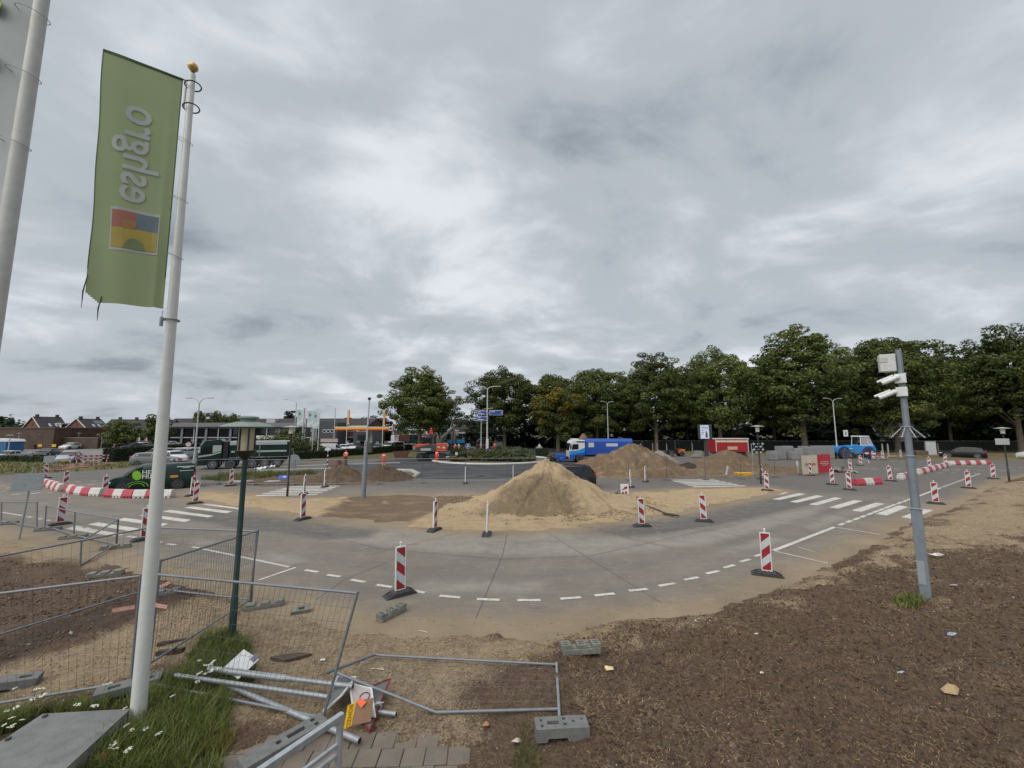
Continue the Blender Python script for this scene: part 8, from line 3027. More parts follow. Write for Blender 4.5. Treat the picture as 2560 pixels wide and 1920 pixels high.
# ---------------------------------------------------------------- nearer flagpole with the grey flag, left edge
Y0 = 3.9
q0, q1 = at(20, 560, Y0), at(88, 110, Y0)
t = thing('flagpole', 'pale flagpole with a grey flag cut by the left edge', 'flagpole', (q0.x, Y0, 0))
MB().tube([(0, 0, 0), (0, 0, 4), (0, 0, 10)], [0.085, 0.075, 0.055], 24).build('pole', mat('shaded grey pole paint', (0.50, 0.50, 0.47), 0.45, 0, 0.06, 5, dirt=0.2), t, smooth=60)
gfl = mat('grey flag cloth', (0.42, 0.44, 0.44), 0.85, 0, 0.06, 2)
V_, F_ = [], []
zlo = at(10, 560, Y0).z
for i in range(13):
	for j in range(31):
		u, v = i / 12, j / 30
		V_.append((-0.075 - 1.15 * u, -0.25 * u + 0.04 * math.sin(6 * u + 4 * v), zlo + (10.0 - zlo) * v))
for i in range(12):
	for j in range(30):
		F_.append((i * 31 + j, i * 31 + j + 1, (i + 1) * 31 + j + 1, (i + 1) * 31 + j))
fo2 = MB().add(V_, F_).build('flag', gfl, t, smooth=60)
for (x, y) in ((30, 360), (60, 190), (95, 40)):
	z_ = at(x, y, Y0).z
	rg_ = MB()
	rg_.tube([(-0.05 + 0.15 * math.cos(a), 0.11 * math.sin(a) - 0.02, z_ - 0.05 * math.cos(a)) for a in [2 * math.pi * k / 24 for k in range(24)]], 0.004, 5, close=True)
	rg_.build('flag_ring', galv, t, smooth=50)
for (y, s_) in ((40, 0.10), (162, 0.085)):
	z_ = at(2, y, Y0).z
	b_ = MB()
	b_.prism([(-0.305 - s_, z_ - s_), (-0.29, z_ - s_ * 0.9), (-0.255, z_), (-0.285, z_ + s_ * 0.7), (-0.305 - s_, z_ + s_)], -0.125, -0.118, 'y')
	b_.build('green_print', mat('flag lime print', (0.25, 0.34, 0.08), 0.8), fo2)
MB().tube([(0, 0, zlo - 0.10), (-0.14, 0, zlo - 0.10)], 0.012, 6).build('weight_clamp', galv, t)

# ---------------------------------------------------------------- mesh fence panels round the flagpole
NG = 'mesh fence panels in the foreground'


def lift(px, py, base):
	"""point on the vertical plane through a base point's depth"""
	return at(px, py, base.y)


def near_panel(label, bl, br, tl, tr, vs, hs, wr=0.0022):
	b0, b1 = GZ(*bl), GZ(*br)
	return fence_panel(label, b0, b1, 2.0, lift(tl[0], tl[1], b0), lift(tr[0], tr[1], b1), 0.021, vs, hs, NG, wr=wr, n=10)


near_panel('mesh panel running left from the flagpole to the left edge', (-210, 1810), (326, 1722), (-250, 1510), (352, 1436), 0.10, 0.30)
near_panel('mesh panel farther back at the left edge, crossing the brown soil', (-180, 1655), (352, 1489), (-200, 1425), (368, 1318), 0.14, 0.34, 0.0024)
near_panel('mesh panel with a red tag between the flagpole and the green lamp, farther one', (372, 1480), (628, 1510), (375, 1316), (642, 1326), 0.05, 0.25, 0.0022)
near_panel('mesh panel slanting from the flagpole foot back to the far corner post', (372, 1676), (622, 1512), (402, 1398), (646, 1324), 0.08, 0.28, 0.0024)
near_panel('bent mesh panel leaning over the fallen signs right of the flagpole', (352, 1722), (802, 1815), (392, 1432), (895, 1478), 0.085, 0.25, 0.0024)
# fallen, bent panel lying on the ground
o = thing('mesh_fence', 'bent mesh panel lying flat on the sand left of the grey block', 'fence', GZ(1398, 1795))
o.location = (0, 0, 0)
o['group'] = NG
pA, pB, pC, pD, pE, pF = [GZ(x, y, 0.05) for x, y in ((810, 1742), (935, 1650), (1392, 1669), (1398, 1800), (1090, 1790), (835, 1735))]
pA.z += 0.30
pB.z += 0.04
pF.z += 0.28
MB().tube([pA, pB], 0.024, 10).build('post', galv2, o, smooth=50)
MB().tube([pB - Vector((0.02, -0.03, 0)), pB + Vector((0.12, -0.02, 0.0)), pC], 0.021, 10).build('top_rail', galv2, o, smooth=50)
MB().tube([pC + Vector((0, 0.05, 0)), pD + Vector((0, -0.05, 0))], 0.024, 10).build('post', galv, o, smooth=50)
pDm = pC.lerp(pD, 0.88)
MB().tube([pDm, pE.lerp(pDm, 0.15), pE, pE.lerp(pF, 0.12), pF], 0.022, 10).build('bottom_rail', galv2, o, smooth=50)
wm = MB()
for i in range(1, 26):
	u = i / 26
	a = pB.lerp(pC, u)
	b = (pF.lerp(pE, u / 0.52) if u < 0.52 else pE.lerp(pDm, (u - 0.52) / 0.48))
	m1 = a.lerp(b, 0.5) + Vector((0, 0, 0.02 - 0.03 * math.sin(u * 3)))
	wm.tube([a, m1, b], 0.0016, 3)
for j in range(1, 7):
	v = j / 7
	pts = []
	for i in range(0, 27, 2):
		u = i / 26
		a = pB.lerp(pC, u)
		b = (pF.lerp(pE, u / 0.52) if u < 0.52 else pE.lerp(pDm, (u - 0.52) / 0.48))
		pts.append(a.lerp(b, v) + Vector((0, 0, 0.015)))
	wm.tube(pts, 0.0016, 3)
wm.build('wire_mesh', galv2, o, kind='stuff', fix=False)

# low fence behind, left
LGp = 'low mesh fence panels at the left edge'


def low_panel(label, a, b, ta, tb):
	b0, b1 = G(*a), G(*b)
	return fence_panel(label, b0, b1, 1.0, lift(ta[0], ta[1], b0), lift(tb[0], tb[1], b1), 0.026, 0.12, 0.25, LGp, wr=0.0016, clear=0.08)


low_panel('low mesh panel at the very left edge before the sign back', (3, 1307), (92, 1322), (4, 1254), (93, 1255))
low_panel('short low mesh panel just left of the beacon behind the fence', (112, 1319), (184, 1342), (116, 1263), (188, 1279))
low_panel('low mesh panel before the left crossing', (184, 1343), (291, 1366), (188, 1279), (296, 1297))
low_panel('low sagging mesh panel before the brown soil, left of the flagpole', (200, 1418), (291, 1366), (204, 1352), (296, 1297))
for i, (px, py, rz_, m_, lb) in enumerate([(12, 1312, 25, greyblock, 'dark fence foot at the left edge'), (120, 1326, 25, greyblock, 'long dark fence foot before the leftmost near beacon'), (183, 1346, 28, mossblock, 'mossy fence foot before the left crossing'),
						(289, 1371, 30, mossblock, 'mossy fence foot left of the half hidden beacon'), (263, 1440, 25, mossblock, 'loose mossy fence foot lying on the soil'), (402, 1488, 20, greyblock, 'grey fence foot right behind the flagpole'),
						(662, 1518, 25, mossblock, 'mossy fence foot under the far corner post')]):
	foot_block(lb, GZ(px, py), R(rz_), m_, group='fence feet in the foreground').scale = (1.35, 1.0, 1.0)


# ---------------------------------------------------------------- cast blocks with real pockets
def slotted_block(label, p, rz, L, W, Hh, holes, m_, end_notch=True, tilt=(0, 0), arch=True, name='fence_foot'):
	xs_ = sorted(set([-L / 2, L / 2] + [h[0] for h in holes] + [h[1] for h in holes]))
	ys_ = sorted(set([-W / 2, W / 2] + [h[2] for h in holes] + [h[3] for h in holes]))
	b = MB()
	dpt = Hh * 0.7
	for i in range(len(xs_) - 1):
		for j in range(len(ys_) - 1):
			cx, cy = (xs_[i] + xs_[i + 1]) / 2, (ys_[j] + ys_[j + 1]) / 2
			inside = any(h[0] < cx < h[1] and h[2] < cy < h[3] for h in holes)
			z = Hh - dpt if inside else Hh
			b.quad((xs_[i], ys_[j], z), (xs_[i + 1], ys_[j], z), (xs_[i + 1], ys_[j + 1], z), (xs_[i], ys_[j + 1], z))
	for h in holes:
		x0, x1, y0, y1 = h
		for a_, c_ in (((x0, y0), (x1, y0)), ((x1, y0), (x1, y1)), ((x1, y1), (x0, y1)), ((x0, y1), (x0, y0))):
			b.quad((*a_, Hh), (*c_, Hh), (*c_, Hh - dpt), (*a_, Hh - dpt))
	# sides with a cut-out foot arch
	for s in (-1, 1):
		y = s * W / 2
		if arch:
			prof = [(-L / 2, 0), (-L * 0.30, 0), (-L * 0.27, Hh * 0.28), (L * 0.08, Hh * 0.28), (L * 0.11, 0), (L / 2, 0), (L / 2, Hh), (-L / 2, Hh)]
		else:
			prof = [(-L / 2, 0), (L / 2, 0), (L / 2, Hh), (-L / 2, Hh)]
		b.add([(x, y, z) for x, z in prof], [tuple(range(len(prof)))])
	for s in (-1, 1):
		x = s * L / 2
		b.quad((x, -W / 2, 0), (x, W / 2, 0), (x, W / 2, Hh), (x, -W / 2, Hh))
	b.quad((-L / 2, -W / 2, Hh * 0.27), (L / 2, -W / 2, Hh * 0.27), (L / 2, W / 2, Hh * 0.27), (-L / 2, W / 2, Hh * 0.27))
	o_ = b.build(name, m_, None, fix=False)
	o_.location = p
	o_.rotation_euler = (R(tilt[0]), R(tilt[1]), rz)
	tag(o_, label, 'fence foot')
	return o_


hl_ = [(-0.30, -0.26, 0.03, 0.08), (-0.30, -0.26, -0.08, -0.03), (-0.20, -0.04, -0.035, 0.035), (0.02, 0.07, 0.045, 0.09), (0.02, 0.07, -0.06, -0.015), (0.15, 0.19, -0.01, 0.03), (0.28, 0.32, 0.03, 0.06)]
slotted_block('grey cast fence foot with slots beside the lying panel', GZ(1404, 1838, 0.0), R(4), 0.74, 0.25, 0.17, hl_, greyblock)


def stepped_block(label, p, rz, m_):
	"""castellated foot: three raised studs with pockets on a low base"""
	o_ = thing('fence_foot', label, 'fence foot', p, rz)
	MB().bx(-0.36, 0.36, -0.105, 0.105, 0.0, 0.10).build('base', m_, o_, 0.008)
	for x in (-0.29, 0.0, 0.29):
		b = MB()
		for (x0, x1, y0, y1) in ((-0.085, 0.085, -0.10, -0.06), (-0.085, 0.085, 0.06, 0.10), (-0.085, -0.045, -0.06, 0.06), (0.045, 0.085, -0.06, 0.06), (-0.045, 0.045, -0.015, 0.015)):
			b.bx(x + x0, x + x1, y0, y1, 0.1005, 0.175)
		b.build('stud', m_, o_, 0.004)
	for x in (-0.145, 0.145):
		MB().bx(x - 0.05, x + 0.05, -0.075, 0.075, 0.1005, 0.118).build('pad', m_, o_)
	return o_


stepped_block('castellated mossy fence foot on the asphalt below the nearest beacon', GZ(979, 1540), R(58), mossblock)
stepped_block('castellated pale fence foot lying at the road edge right of the lying panel', GZ(1452, 1630), R(6), mossblock)
slotted_block('long grey cast fence foot under the galvanised frame', GZ(712, 1880, 0.01), R(52), 1.05, 0.26, 0.16, [(0.36, 0.42, 0.03, 0.09), (0.36, 0.42, -0.09, -0.03), (0.02, 0.26, -0.04, 0.04), (-0.12, -0.05, -0.035, 0.035)], greyblock)
slotted_block('dark fence foot half sunk in the grass behind the flagpole base', GZ(320, 1735, 0.02), R(35), 0.80, 0.26, 0.15, [(0.2, 0.3, -0.04, 0.04), (-0.25, -0.1, -0.04, 0.04)], greyblock)
p = GZ(20, 1722)
slotted_block('dark broken fence foot at the left edge on the sand', p, R(30), 0.7, 0.25, 0.16, [(0.1, 0.25, -0.04, 0.04)], greyblock, tilt=(0, 6))
slotted_block('brown wedge shaped block in the sand below the mesh corner', GZ(752, 1530, -0.03), R(25), 0.42, 0.2, 0.13, [(-0.05, 0.08, -0.05, 0.05)], mossblock, tilt=(12, 0))

# ---------------------------------------------------------------- galvanised frame at the bottom edge
o = thing('steel_barrier', 'galvanised square tube frame standing at the bottom edge', 'frame', (0, 0, 0))
zt_ = 0.86
a = G(851, 1790, zt_)
b = G(560, 1990, zt_)
sqm = mat('bright galvanised section', (0.46, 0.49, 0.51), 0.4, 0.55, 0.15, 12, dirt=0.25, dirtcol=(0.3, 0.3, 0.29))


def sqbar(p0, p1, w_, name, par, up=Vector((0, 0, 1))):
	d_ = (p1 - p0).normalized()
	s_ = d_.cross(up)
	s_ = s_.normalized() if s_.length > 1e-4 else Vector((1, 0, 0))
	u_ = s_.cross(d_)
	vs_ = []
	for q in (p0, p1):
		for (i_, j_) in ((-1, -1), (1, -1), (1, 1), (-1, 1)):
			vs_.append(q + s_ * (i_ * w_ / 2) + u_ * (j_ * w_ / 2))
	return MB().add(vs_, [(0, 1, 5, 4), (1, 2, 6, 5), (2, 3, 7, 6), (3, 0, 4, 7), (3, 2, 1, 0), (4, 5, 6, 7)]).build(name, sqm, par, 0.005)


sqbar(a + Vector((0.02, 0.02, 0)), b, 0.07, 'top_bar', o)
sqbar(Vector((a.x, a.y, 0)), Vector((a.x, a.y, zt_ - 0.036)), 0.065, 'upright', o, Vector((0, 1, 0)))
for z_ in (0.55, 0.44):
	sqbar(Vector((a.x - 0.02, a.y - 0.02, z_)), Vector((b.x, b.y, z_ - 0.0)), 0.045, 'cross_bar', o)
sqbar(Vector((b.x, b.y, 0)), Vector((b.x, b.y, zt_ - 0.036)), 0.065, 'upright', o, Vector((0, 1, 0)))

# ---------------------------------------------------------------- fallen sign poles
FPG = 'fallen galvanised sign poles'


def pole(label, a, b, r0, r1=None, za=0.06, zb=0.06, step=None):
	p0, p1 = GZ(*a, za), GZ(*b, zb)
	o_ = thing('fallen_pole', label, 'pole', p0, 0, FPG)
	d_ = p1 - p0
	r1 = r0 if r1 is None else r1
	if step:
		MB().tube([(0, 0, 0), d_ * step, d_ * (step + 0.03), d_], [r0, r0, r1, r1], 14).build('tube', galv, o_, smooth=50)
	else:
		MB().tube([(0, 0, 0), d_], [r0, r1], 14).build('tube', galv, o_, smooth=50)
	MB().tube([d_ * 0.999, d_ * 1.002], r1 * 0.82, 12).build('open_end', black, o_)
	return o_


pole('topmost stepped sign pole pointing from the grass to the fallen signs', (520, 1698), (880, 1768), 0.052, 0.036, 0.16, 0.30, 0.55)
pole('second sign pole, its pale end sticking out of the grass', (437, 1714), (818, 1774), 0.036, 0.034, 0.16, 0.18)
pole('sign pole crossing below the others down to the paving', (560, 1722), (898, 1872), 0.040, 0.040, 0.07, 0.10)
pole('short pole end lying in the sand right of the red triangle', (900, 1785), (990, 1796), 0.032, None, 0.06, 0.06)
# pole tip plate seen in the grass
q = GZ(600, 1697, 0.22)
o = thing('fallen_sign', 'pale square sign plate lying on the pole in the grass', 'sign', q, R(-30))
MB().box((0, 0, 0.02), (0.50, 0.36, 0.012), 0, M=Euler((R(28), R(4), 0)).to_matrix()).build('plate', mat('pale mirror plate', (0.62, 0.63, 0.63), 0.25, 0.3, 0.1, 6, dirt=0.3), o, 0.003)
MB().box((0.16, 0.13, 0.101), (0.12, 0.10, 0.008), 0, M=Euler((R(28), R(4), 0)).to_matrix()).build('dark_corner', mat('dark violet corner', (0.10, 0.10, 0.18), 0.4), o)


def plate_from(name, label, corners, thick, m_face, m_edge, cat='sign', rimw=0.03):
	"""flat sign plate through surveyed corner points (already in world space), with a raised rim"""
	c0 = sum(corners, Vector()) / len(corners)
	o_ = thing(name, label, cat, c0)
	loc_ = [q_ - c0 for q_ in corners]
	nrm = (loc_[1] - loc_[0]).cross(loc_[2] - loc_[1]).normalized()
	if nrm.z < 0:
		nrm = -nrm
	n_ = len(loc_)
	b_ = MB()
	b_.add([q_ - nrm * thick for q_ in loc_] + [q_ for q_ in loc_], [tuple(range(n_)), tuple(range(n_, 2 * n_))] + [(i, (i + 1) % n_, n_ + (i + 1) % n_, n_ + i) for i in range(n_)])
	b_.build('plate', m_face, o_)
	MB().tube([q_ + nrm * 0.004 for q_ in loc_], rimw / 2, 6, close=True).build('rim', m_edge, o_)
	return o_, nrm


signback = mat('bare sign back', (0.13, 0.135, 0.14), 0.6, 0.0, 0.1, 8, dirt=0.25)
# large grey sign under the poles
cz = [GZ(843, 1722, 0.18), GZ(888, 1730, 0.22), GZ(850, 1795, 0.30), GZ(808, 1802, 0.12)]
plate_from('fallen_sign', 'grey sign back with a white rim lying under the pole ends', cz, 0.006, signback, white, rimw=0.035)
cz = [GZ(972, 1727, 0.16), GZ(921, 1838, 0.06), GZ(865, 1795, 0.10)]
cz2 = [GZ(974, 1728, 0.18), GZ(922, 1840, 0.05), GZ(880, 1764, 0.16)]
plate_from('warning_triangle', 'fallen triangular sign with a red rim, seen from its back', cz2, 0.006, signback, red, 'road sign', 0.04)
cz = [GZ(872, 1752, 0.25), GZ(927, 1762, 0.23), GZ(937, 1815, 0.12), GZ(884, 1812, 0.14)]
o, nr = plate_from('fallen_sign', 'white rimmed square zone sign standing in the heap of signs', cz, 0.008, mat('faded sign face', (0.42, 0.36, 0.36), 0.5, 0, 0.1, 8, dirt=0.2), white, rimw=0.035)
cc = sum(cz, Vector()) / 4 - o.location
ux = (cz[1] - cz[0]).normalized()
uy = nr.cross(ux)
rg_ = MB()
rg_.tube([cc + nr * 0.006 + uy * 0.06 + ux * (0.07 * math.cos(a)) + uy * (0.07 * math.sin(a)) for a in [2 * math.pi * k / 20 for k in range(20)]], 0.006, 5, close=True)
rg_.build('ring_mark', black, o)
o = thing('pole_clamp', 'galvanised pole clamps between the zone sign and red triangle', 'clamp', GZ(945, 1790, 0.14))
for k in range(3):
	MB().tube([(0.05 * math.cos(a), 0.02 * k - 0.03, 0.05 * math.sin(a)) for a in [2 * math.pi * j / 12 for j in range(12)]], 0.012, 6, close=True).build('clamp_ring', galv, o)
MB().cyl((-0.07, -0.02, 0.03), (0.08, 0.0, 0.05), 0.012, n=6).build('bolt', galv, o)

# cardboard carton, yellow and red with brown inside
o = thing('carton', 'torn yellow and brown cardboard carton on the heap of signs', 'carton', GZ(890, 1830, 0.10), R(8))
card = mat('brown cardboard', (0.26, 0.155, 0.095), 0.85, 0, 0.12, 9)
cy = mat('yellow carton print', (0.78, 0.50, 0.01), 0.5, 0, 0.06, 9)
cro = mat('orange red carton print', (0.72, 0.10, 0.015), 0.5, 0, 0.06, 9)
MB().add([(-0.06, -0.02, 0.0), (0.20, 0.0, 0.02), (0.21, 0.10, 0.27), (-0.03, 0.10, 0.25), (-0.06, -0.012, 0.0), (0.20, 0.008, 0.02), (0.21, 0.108, 0.27), (-0.03, 0.108, 0.25)],
		[(0, 1, 2, 3), (7, 6, 5, 4), (0, 4, 5, 1), (1, 5, 6, 2), (2, 6, 7, 3), (3, 7, 4, 0)]).build('brown_panel', card, o)
MB().add([(-0.16, -0.06, -0.01), (-0.062, -0.022, 0.0), (-0.035, 0.09, 0.25), (-0.14, 0.04, 0.23), (-0.16, -0.052, -0.01), (-0.062, -0.014, 0.0), (-0.035, 0.098, 0.25), (-0.14, 0.048, 0.23)],
		[(0, 1, 2, 3), (7, 6, 5, 4), (0, 4, 5, 1), (1, 5, 6, 2), (2, 6, 7, 3), (3, 7, 4, 0)]).build('yellow_panel', cy, o)
MB().add([(-0.03, 0.085, 0.255), (0.05, 0.02, 0.20), (0.12, 0.06, 0.25), (0.02, 0.11, 0.29)], [(0, 1, 2, 3)]).build('red_flap', cro, o)
e0, e1, e2 = Vector((-0.15, -0.058, 0.0)), Vector((-0.062, -0.03, 0.0)), Vector((-0.137, 0.035, 0.23))
ua, va = (e1 - e0), (e2 - e0)
na = ua.cross(va).normalized()
if na.y > 0:
	na = -na
obj('lettering', text_mesh('BONZO', 0.075, lambda x, y, z: e0 + ua * (0.5 + y / ua.length) + va * (0.5 - x / va.length) + na * (0.004 + z), bold=0.001, m=mat('carton letters', (0.30, 0.12, 0.01), 0.5), extrude=0.0005), o)

# name strips on the mesh
for k, (px, py, py2, rz_, lb) in enumerate(((309, 1522, 0, -9, 'red and white name strip on the panel left of the flagpole'), (402, 1515, 0, 9, 'red and white name strip right behind the flagpole'), (413, 1461, 0, -26, 'slanting name strip on the slanting mesh panel'), (617, 1373, 0, 2, 'small name strip near the far corner post'))):
	Yd = (7.2, 7.0, 8.2, 10.6)[k]
	p = at(px, py, Yd)
	o = thing('name_strip', lb, 'strip sign', p, 0, 'name strips on the mesh panels')
	wd = (0.40, 0.24, 0.24, 0.2)[k]
	M_ = Euler((0, R(rz_), 0)).to_matrix()
	MB().box((0, 0, 0), (wd, 0.004, 0.075), 0, M=M_).build('strip', mat('strip red', (0.42, 0.10, 0.07), 0.5), o)
	MB().box((0, -0.003, 0), (wd - 0.03, 0.002, 0.05), 0, M=M_).build('strip_field', mat('strip cream', (0.6, 0.5, 0.44), 0.5), o)
	obj('lettering', text_mesh('DEN OUDEN', 0.058 if k == 0 else 0.032, lambda x, y, z: M_ @ Vector((x, -0.0045 - z * 0.2, y)), bold=0.001, m=mat('strip letters', (0.30, 0.03, 0.03), 0.5), extrude=0.0005), o)

# ---------------------------------------------------------------- metal cover plate at the lower left
P4 = [G(-40, 1880, 0.30), G(108, 1784, 0.30), G(326, 1772, 0.30), G(150, 1935, 0.30), G(-40, 2060, 0.30)]
o = thing('cover_plate', 'grey chequered metal cover on a low concrete chamber at the lower left', 'cover', (0, 0, 0))
ckp = mat('chequer plate', (0.22, 0.22, 0.216), 0.5, 0.35, 0.2, 6, 0.25, 70, dirt=0.4, dirtcol=(0.19, 0.18, 0.165))
b = MB()
n_ = len(P4)
b.add([(q_.x, q_.y, 0.285) for q_ in P4] + [(q_.x, q_.y, 0.30) for q_ in P4], [tuple(range(n_)), tuple(range(n_, 2 * n_))] + [(i, (i + 1) % n_, n_ + (i + 1) % n_, n_ + i) for i in range(n_)])
b.build('plate', ckp, o)
ce = sum(P4, Vector()) / n_
b = MB()
inn = [ce + (q_ - ce) * 0.965 for q_ in P4]
b.add([(q_.x, q_.y, -0.1) for q_ in inn] + [(q_.x, q_.y, 0.283) for q_ in inn], [tuple(range(n_)), tuple(range(n_, 2 * n_))] + [(i, (i + 1) % n_, n_ + (i + 1) % n_, n_ + i) for i in range(n_)])
b.build('chamber', concrete, o)
tread = MB()
e1_ = (P4[2] - P4[1]).normalized()
for i in range(64):
	for j in range(56):
		q_ = P4[1] + e1_ * (0.03 + i * 0.022) + Vector((e1_.y, -e1_.x, 0)) * (0.02 + j * 0.026)
		s_ = 0.008
		a_ = 0.785 if (i + j) % 2 else -0.785
		if sdist(P4, np.array([q_.x]), np.array([q_.y]))[0] > 0.02:
			c_, d_ = math.cos(a_) * s_, math.sin(a_) * s_
			tread.quad((q_.x - c_, q_.y - d_, 0.3005), (q_.x + d_ * 0.3, q_.y - c_ * 0.3, 0.3025), (q_.x + c_, q_.y + d_, 0.3005), (q_.x - d_ * 0.3, q_.y + c_ * 0.3, 0.3025))
tread.build('tread_pattern', ckp, o, kind='stuff', fix=False)
for px, py in ((112, 1791), (20, 1848)):
	q_ = G(px, py, 0.305)
	MB().cyl((q_.x, q_.y, 0.3), (q_.x, q_.y, 0.325), 0.03, n=8).build('lifting_lug', darkgrey, o)

# ---------------------------------------------------------------- paving slabs at the bottom edge
pv = bpy.data.objects.new('pavement', None)
C.objects.link(pv)
pv['kind'] = 'structure'
slabm = mat('grey paving slab', (0.155, 0.135, 0.112), 0.9, 0, 0.2, 3, 0.4, 80, dirt=0.6, dirtcol=(0.22, 0.165, 0.11))
b = MB().bx(-0.146, 0.146, -0.146, 0.146, -0.06, 0.0)
slab = b.mesh('paving_slab', slabm, 0.006)
e0 = G(582, 1890)
e1 = G(1270, 1863)
dv = (e1 - e0).normalized()
nv_ = Vector((-dv.y, dv.x, 0))
ang = math.atan2(dv.y, dv.x)
rgs = random.Random(3)
for row in range(-3, 1):
	for col_ in range(-3, 10):
		if row == 0 and (col_ > 8 or col_ < -1):
			continue
		c_ = e0 + dv * (0.30 * (col_ + (0.5 if row % 2 else 0.0)) + 0.15) + nv_ * (0.30 * row + 0.15)
		if c_.x > 0.1 + rgs.uniform(-.1, .1) and row < -1:
			continue
		q_ = obj('paving_slab', slab, pv)
		q_.location = (c_.x, c_.y, 0.028 + rgs.uniform(-0.006, 0.008) - (0.012 if col_ > 5 else 0))
		q_.rotation_euler = (rgs.uniform(-.02, .02), rgs.uniform(-.02, .02), ang + rgs.uniform(-.015, .015))

# ---------------------------------------------------------------- grass, flowers, litter, straw, stones
gpoly = [G(a_, b_) for a_, b_ in ((-80, 1830), (40, 1800), (200, 1752), (330, 1735), (430, 1690), (480, 1650), (520, 1618), (580, 1602), (604, 1625), (600, 1690), (640, 1720), (560, 1745), (590, 1790), (560, 1850), (570, 1960), (150, 1960), (330, 1790), (100, 1800), (-80, 1880))]


def zfield(x, y):
	return np.maximum(fg_h(x, y), -0.02)


tuft_field('green grass growing round the flagpole foot', gpoly, 2600, 0.23, 7, grassm, 'grass', 0.0055, 1.1, zfield, P4)
tuft_field('broad leaved weeds mixed into the grass round the flagpole', gpoly, 700, 0.13, 17, leafS, 'weeds', 0.014, 1.5, zfield, P4)
gp2 = [G(a_, b_) for a_, b_ in ((1300, 1815), (1345, 1820), (1360, 1900), (1330, 1940), (1250, 1925), (1290, 1870))]
tuft_field('small grass tuft beside the slotted grey block', gp2, 2500, 0.10, 8, grassm, 'grass', 0.004, 0.8, zfield)
gp3 = [G(a_, b_) for a_, b_ in ((2195, 1530), (2260, 1522), (2330, 1490), (2345, 1530), (2290, 1550), (2200, 1545))]
tuft_field('green weeds at the foot of the camera mast', gp3, 900, 0.22, 9, grassm, 'weeds', 0.012, 0.9, zfield)
gp4 = [G(a_, b_) for a_, b_ in ((500, 1850), (560, 1845), (575, 1880), (540, 1900), (480, 1890))]
tuft_field('yellowing grass tuft at the corner of the paving', gp4, 3500, 0.14, 10, leaf_mat('dry grass', (0.14, 0.13, 0.03), (0.30, 0.24, 0.08)), 'grass', 0.004, 0.7, zfield)

gp5 = [G(a_, b_) for a_, b_ in ((1250, 1640), (1500, 1600), (1800, 1570), (2100, 1540), (2560, 1480), (2600, 1940), (1400, 1940))]
tuft_field('sparse dry tufts on the brown soil', gp5, 34, 0.11, 18, MATS['dry grass'], 'dry_tufts', 0.004, 1.6, zfield)
umb = mat('white umbel petals', (0.70, 0.70, 0.60), 0.8, 0, 0.08, 30)
stemm = mat('flower stem', (0.06, 0.09, 0.025), 0.7)
WF = 'white wildflowers in the grass round the flagpole'
rgw = random.Random(21)
flower = MB()
for k in range(16):
	a_, r_ = rgw.uniform(0, 6.28), 0.034 * math.sqrt(rgw.random())
	flower.sphere((r_ * math.cos(a_), r_ * math.sin(a_), 0.008 * rgw.random()), (0.009, 0.009, 0.006), 5, 3)
flm = flower.mesh('flower_head', umb)
stm = MB().tube([(0, 0, -1), (0.03, 0.02, -0.5), (0, 0, 0)], [0.003, 0.0025, 0.002], 4).mesh('stem', stemm)
for (px, py, h_) in [(497, 1652, .35), (534, 1653, .4), (530, 1658, .38), (515, 1664, .4), (527, 1663, .35), (547, 1672, .3), (497, 1685, .3), (513, 1685, .3), (492, 1705, .25), (530, 1676, .3), (265, 1712, .4), (275, 1708, .42), (105, 1722, .35), (90, 1723, .35), (36, 1722, .4),
					(235, 1766, .3), (195, 1762, .25), (18, 1778, .3), (42, 1768, .3), (30, 1795, .3), (12, 1812, .3), (28, 1819, .35), (35, 1812, .3), (56, 1800, .25), (315, 1815, .3), (328, 1826, .3), (366, 1822, .3), (395, 1836, .25), (285, 1862, .3), (290, 1872, .28), (318, 1877, .3), (326, 1872, .25), (432, 1740, .3), (314, 1770, .35), (110, 1738, .3), (80, 1750, .3)]:
	g_ = GZ(px, py + 40 * h_ / 0.3)
	tip = at(px, py, g_.y)
	o = thing('wildflower', 'white umbel wildflower in the grass and sand round the flagpole foot', 'flower', tip, rgw.uniform(0, 6), WF)
	q_ = obj('stem', stm, o)
	q_.scale = (1, 1, max(0.05, tip.z - g_.z + 0.02))
	q_ = obj('flower_head', flm, o)
	q_.rotation_euler = (rgw.uniform(-.4, .4), rgw.uniform(-.4, .4), 0)
	s_ = rgw.uniform(0.8, 1.5)
	q_.scale = (s_, s_, s_)


def scrap(label, px, py, pts, m_, z=0.015, crumple=0.02, name='litter'):
	"""crumpled piece of litter: outline pts in metres round its centre"""
	g_ = GZ(px, py, z)
	rg_ = random.Random(int(px))
	n_ = len(pts)
	V_ = [(x, y, rg_.uniform(0, crumple)) for x, y in pts] + [(x * 0.5, y * 0.5, rg_.uniform(crumple * 0.5, crumple * 1.6)) for x, y in pts] + [(0, 0, crumple)]
	F_ = [(i, (i + 1) % n_, n_ + (i + 1) % n_, n_ + i) for i in range(n_)] + [(n_ + i, n_ + (i + 1) % n_, 2 * n_) for i in range(n_)]
	V2 = V_ + [(x, y, z_ - 0.003) for x, y, z_ in V_]
	F2 = F_ + [tuple(reversed([i + len(V_) for i in f_])) for f_ in F_] + [(i, i + len(V_), (i + 1) % n_ + len(V_), (i + 1) % n_) for i in range(n_)]
	o_ = MB().add(V2, F2).build(name, m_)
	o_.location = g_
	return tag(o_, label, 'litter')


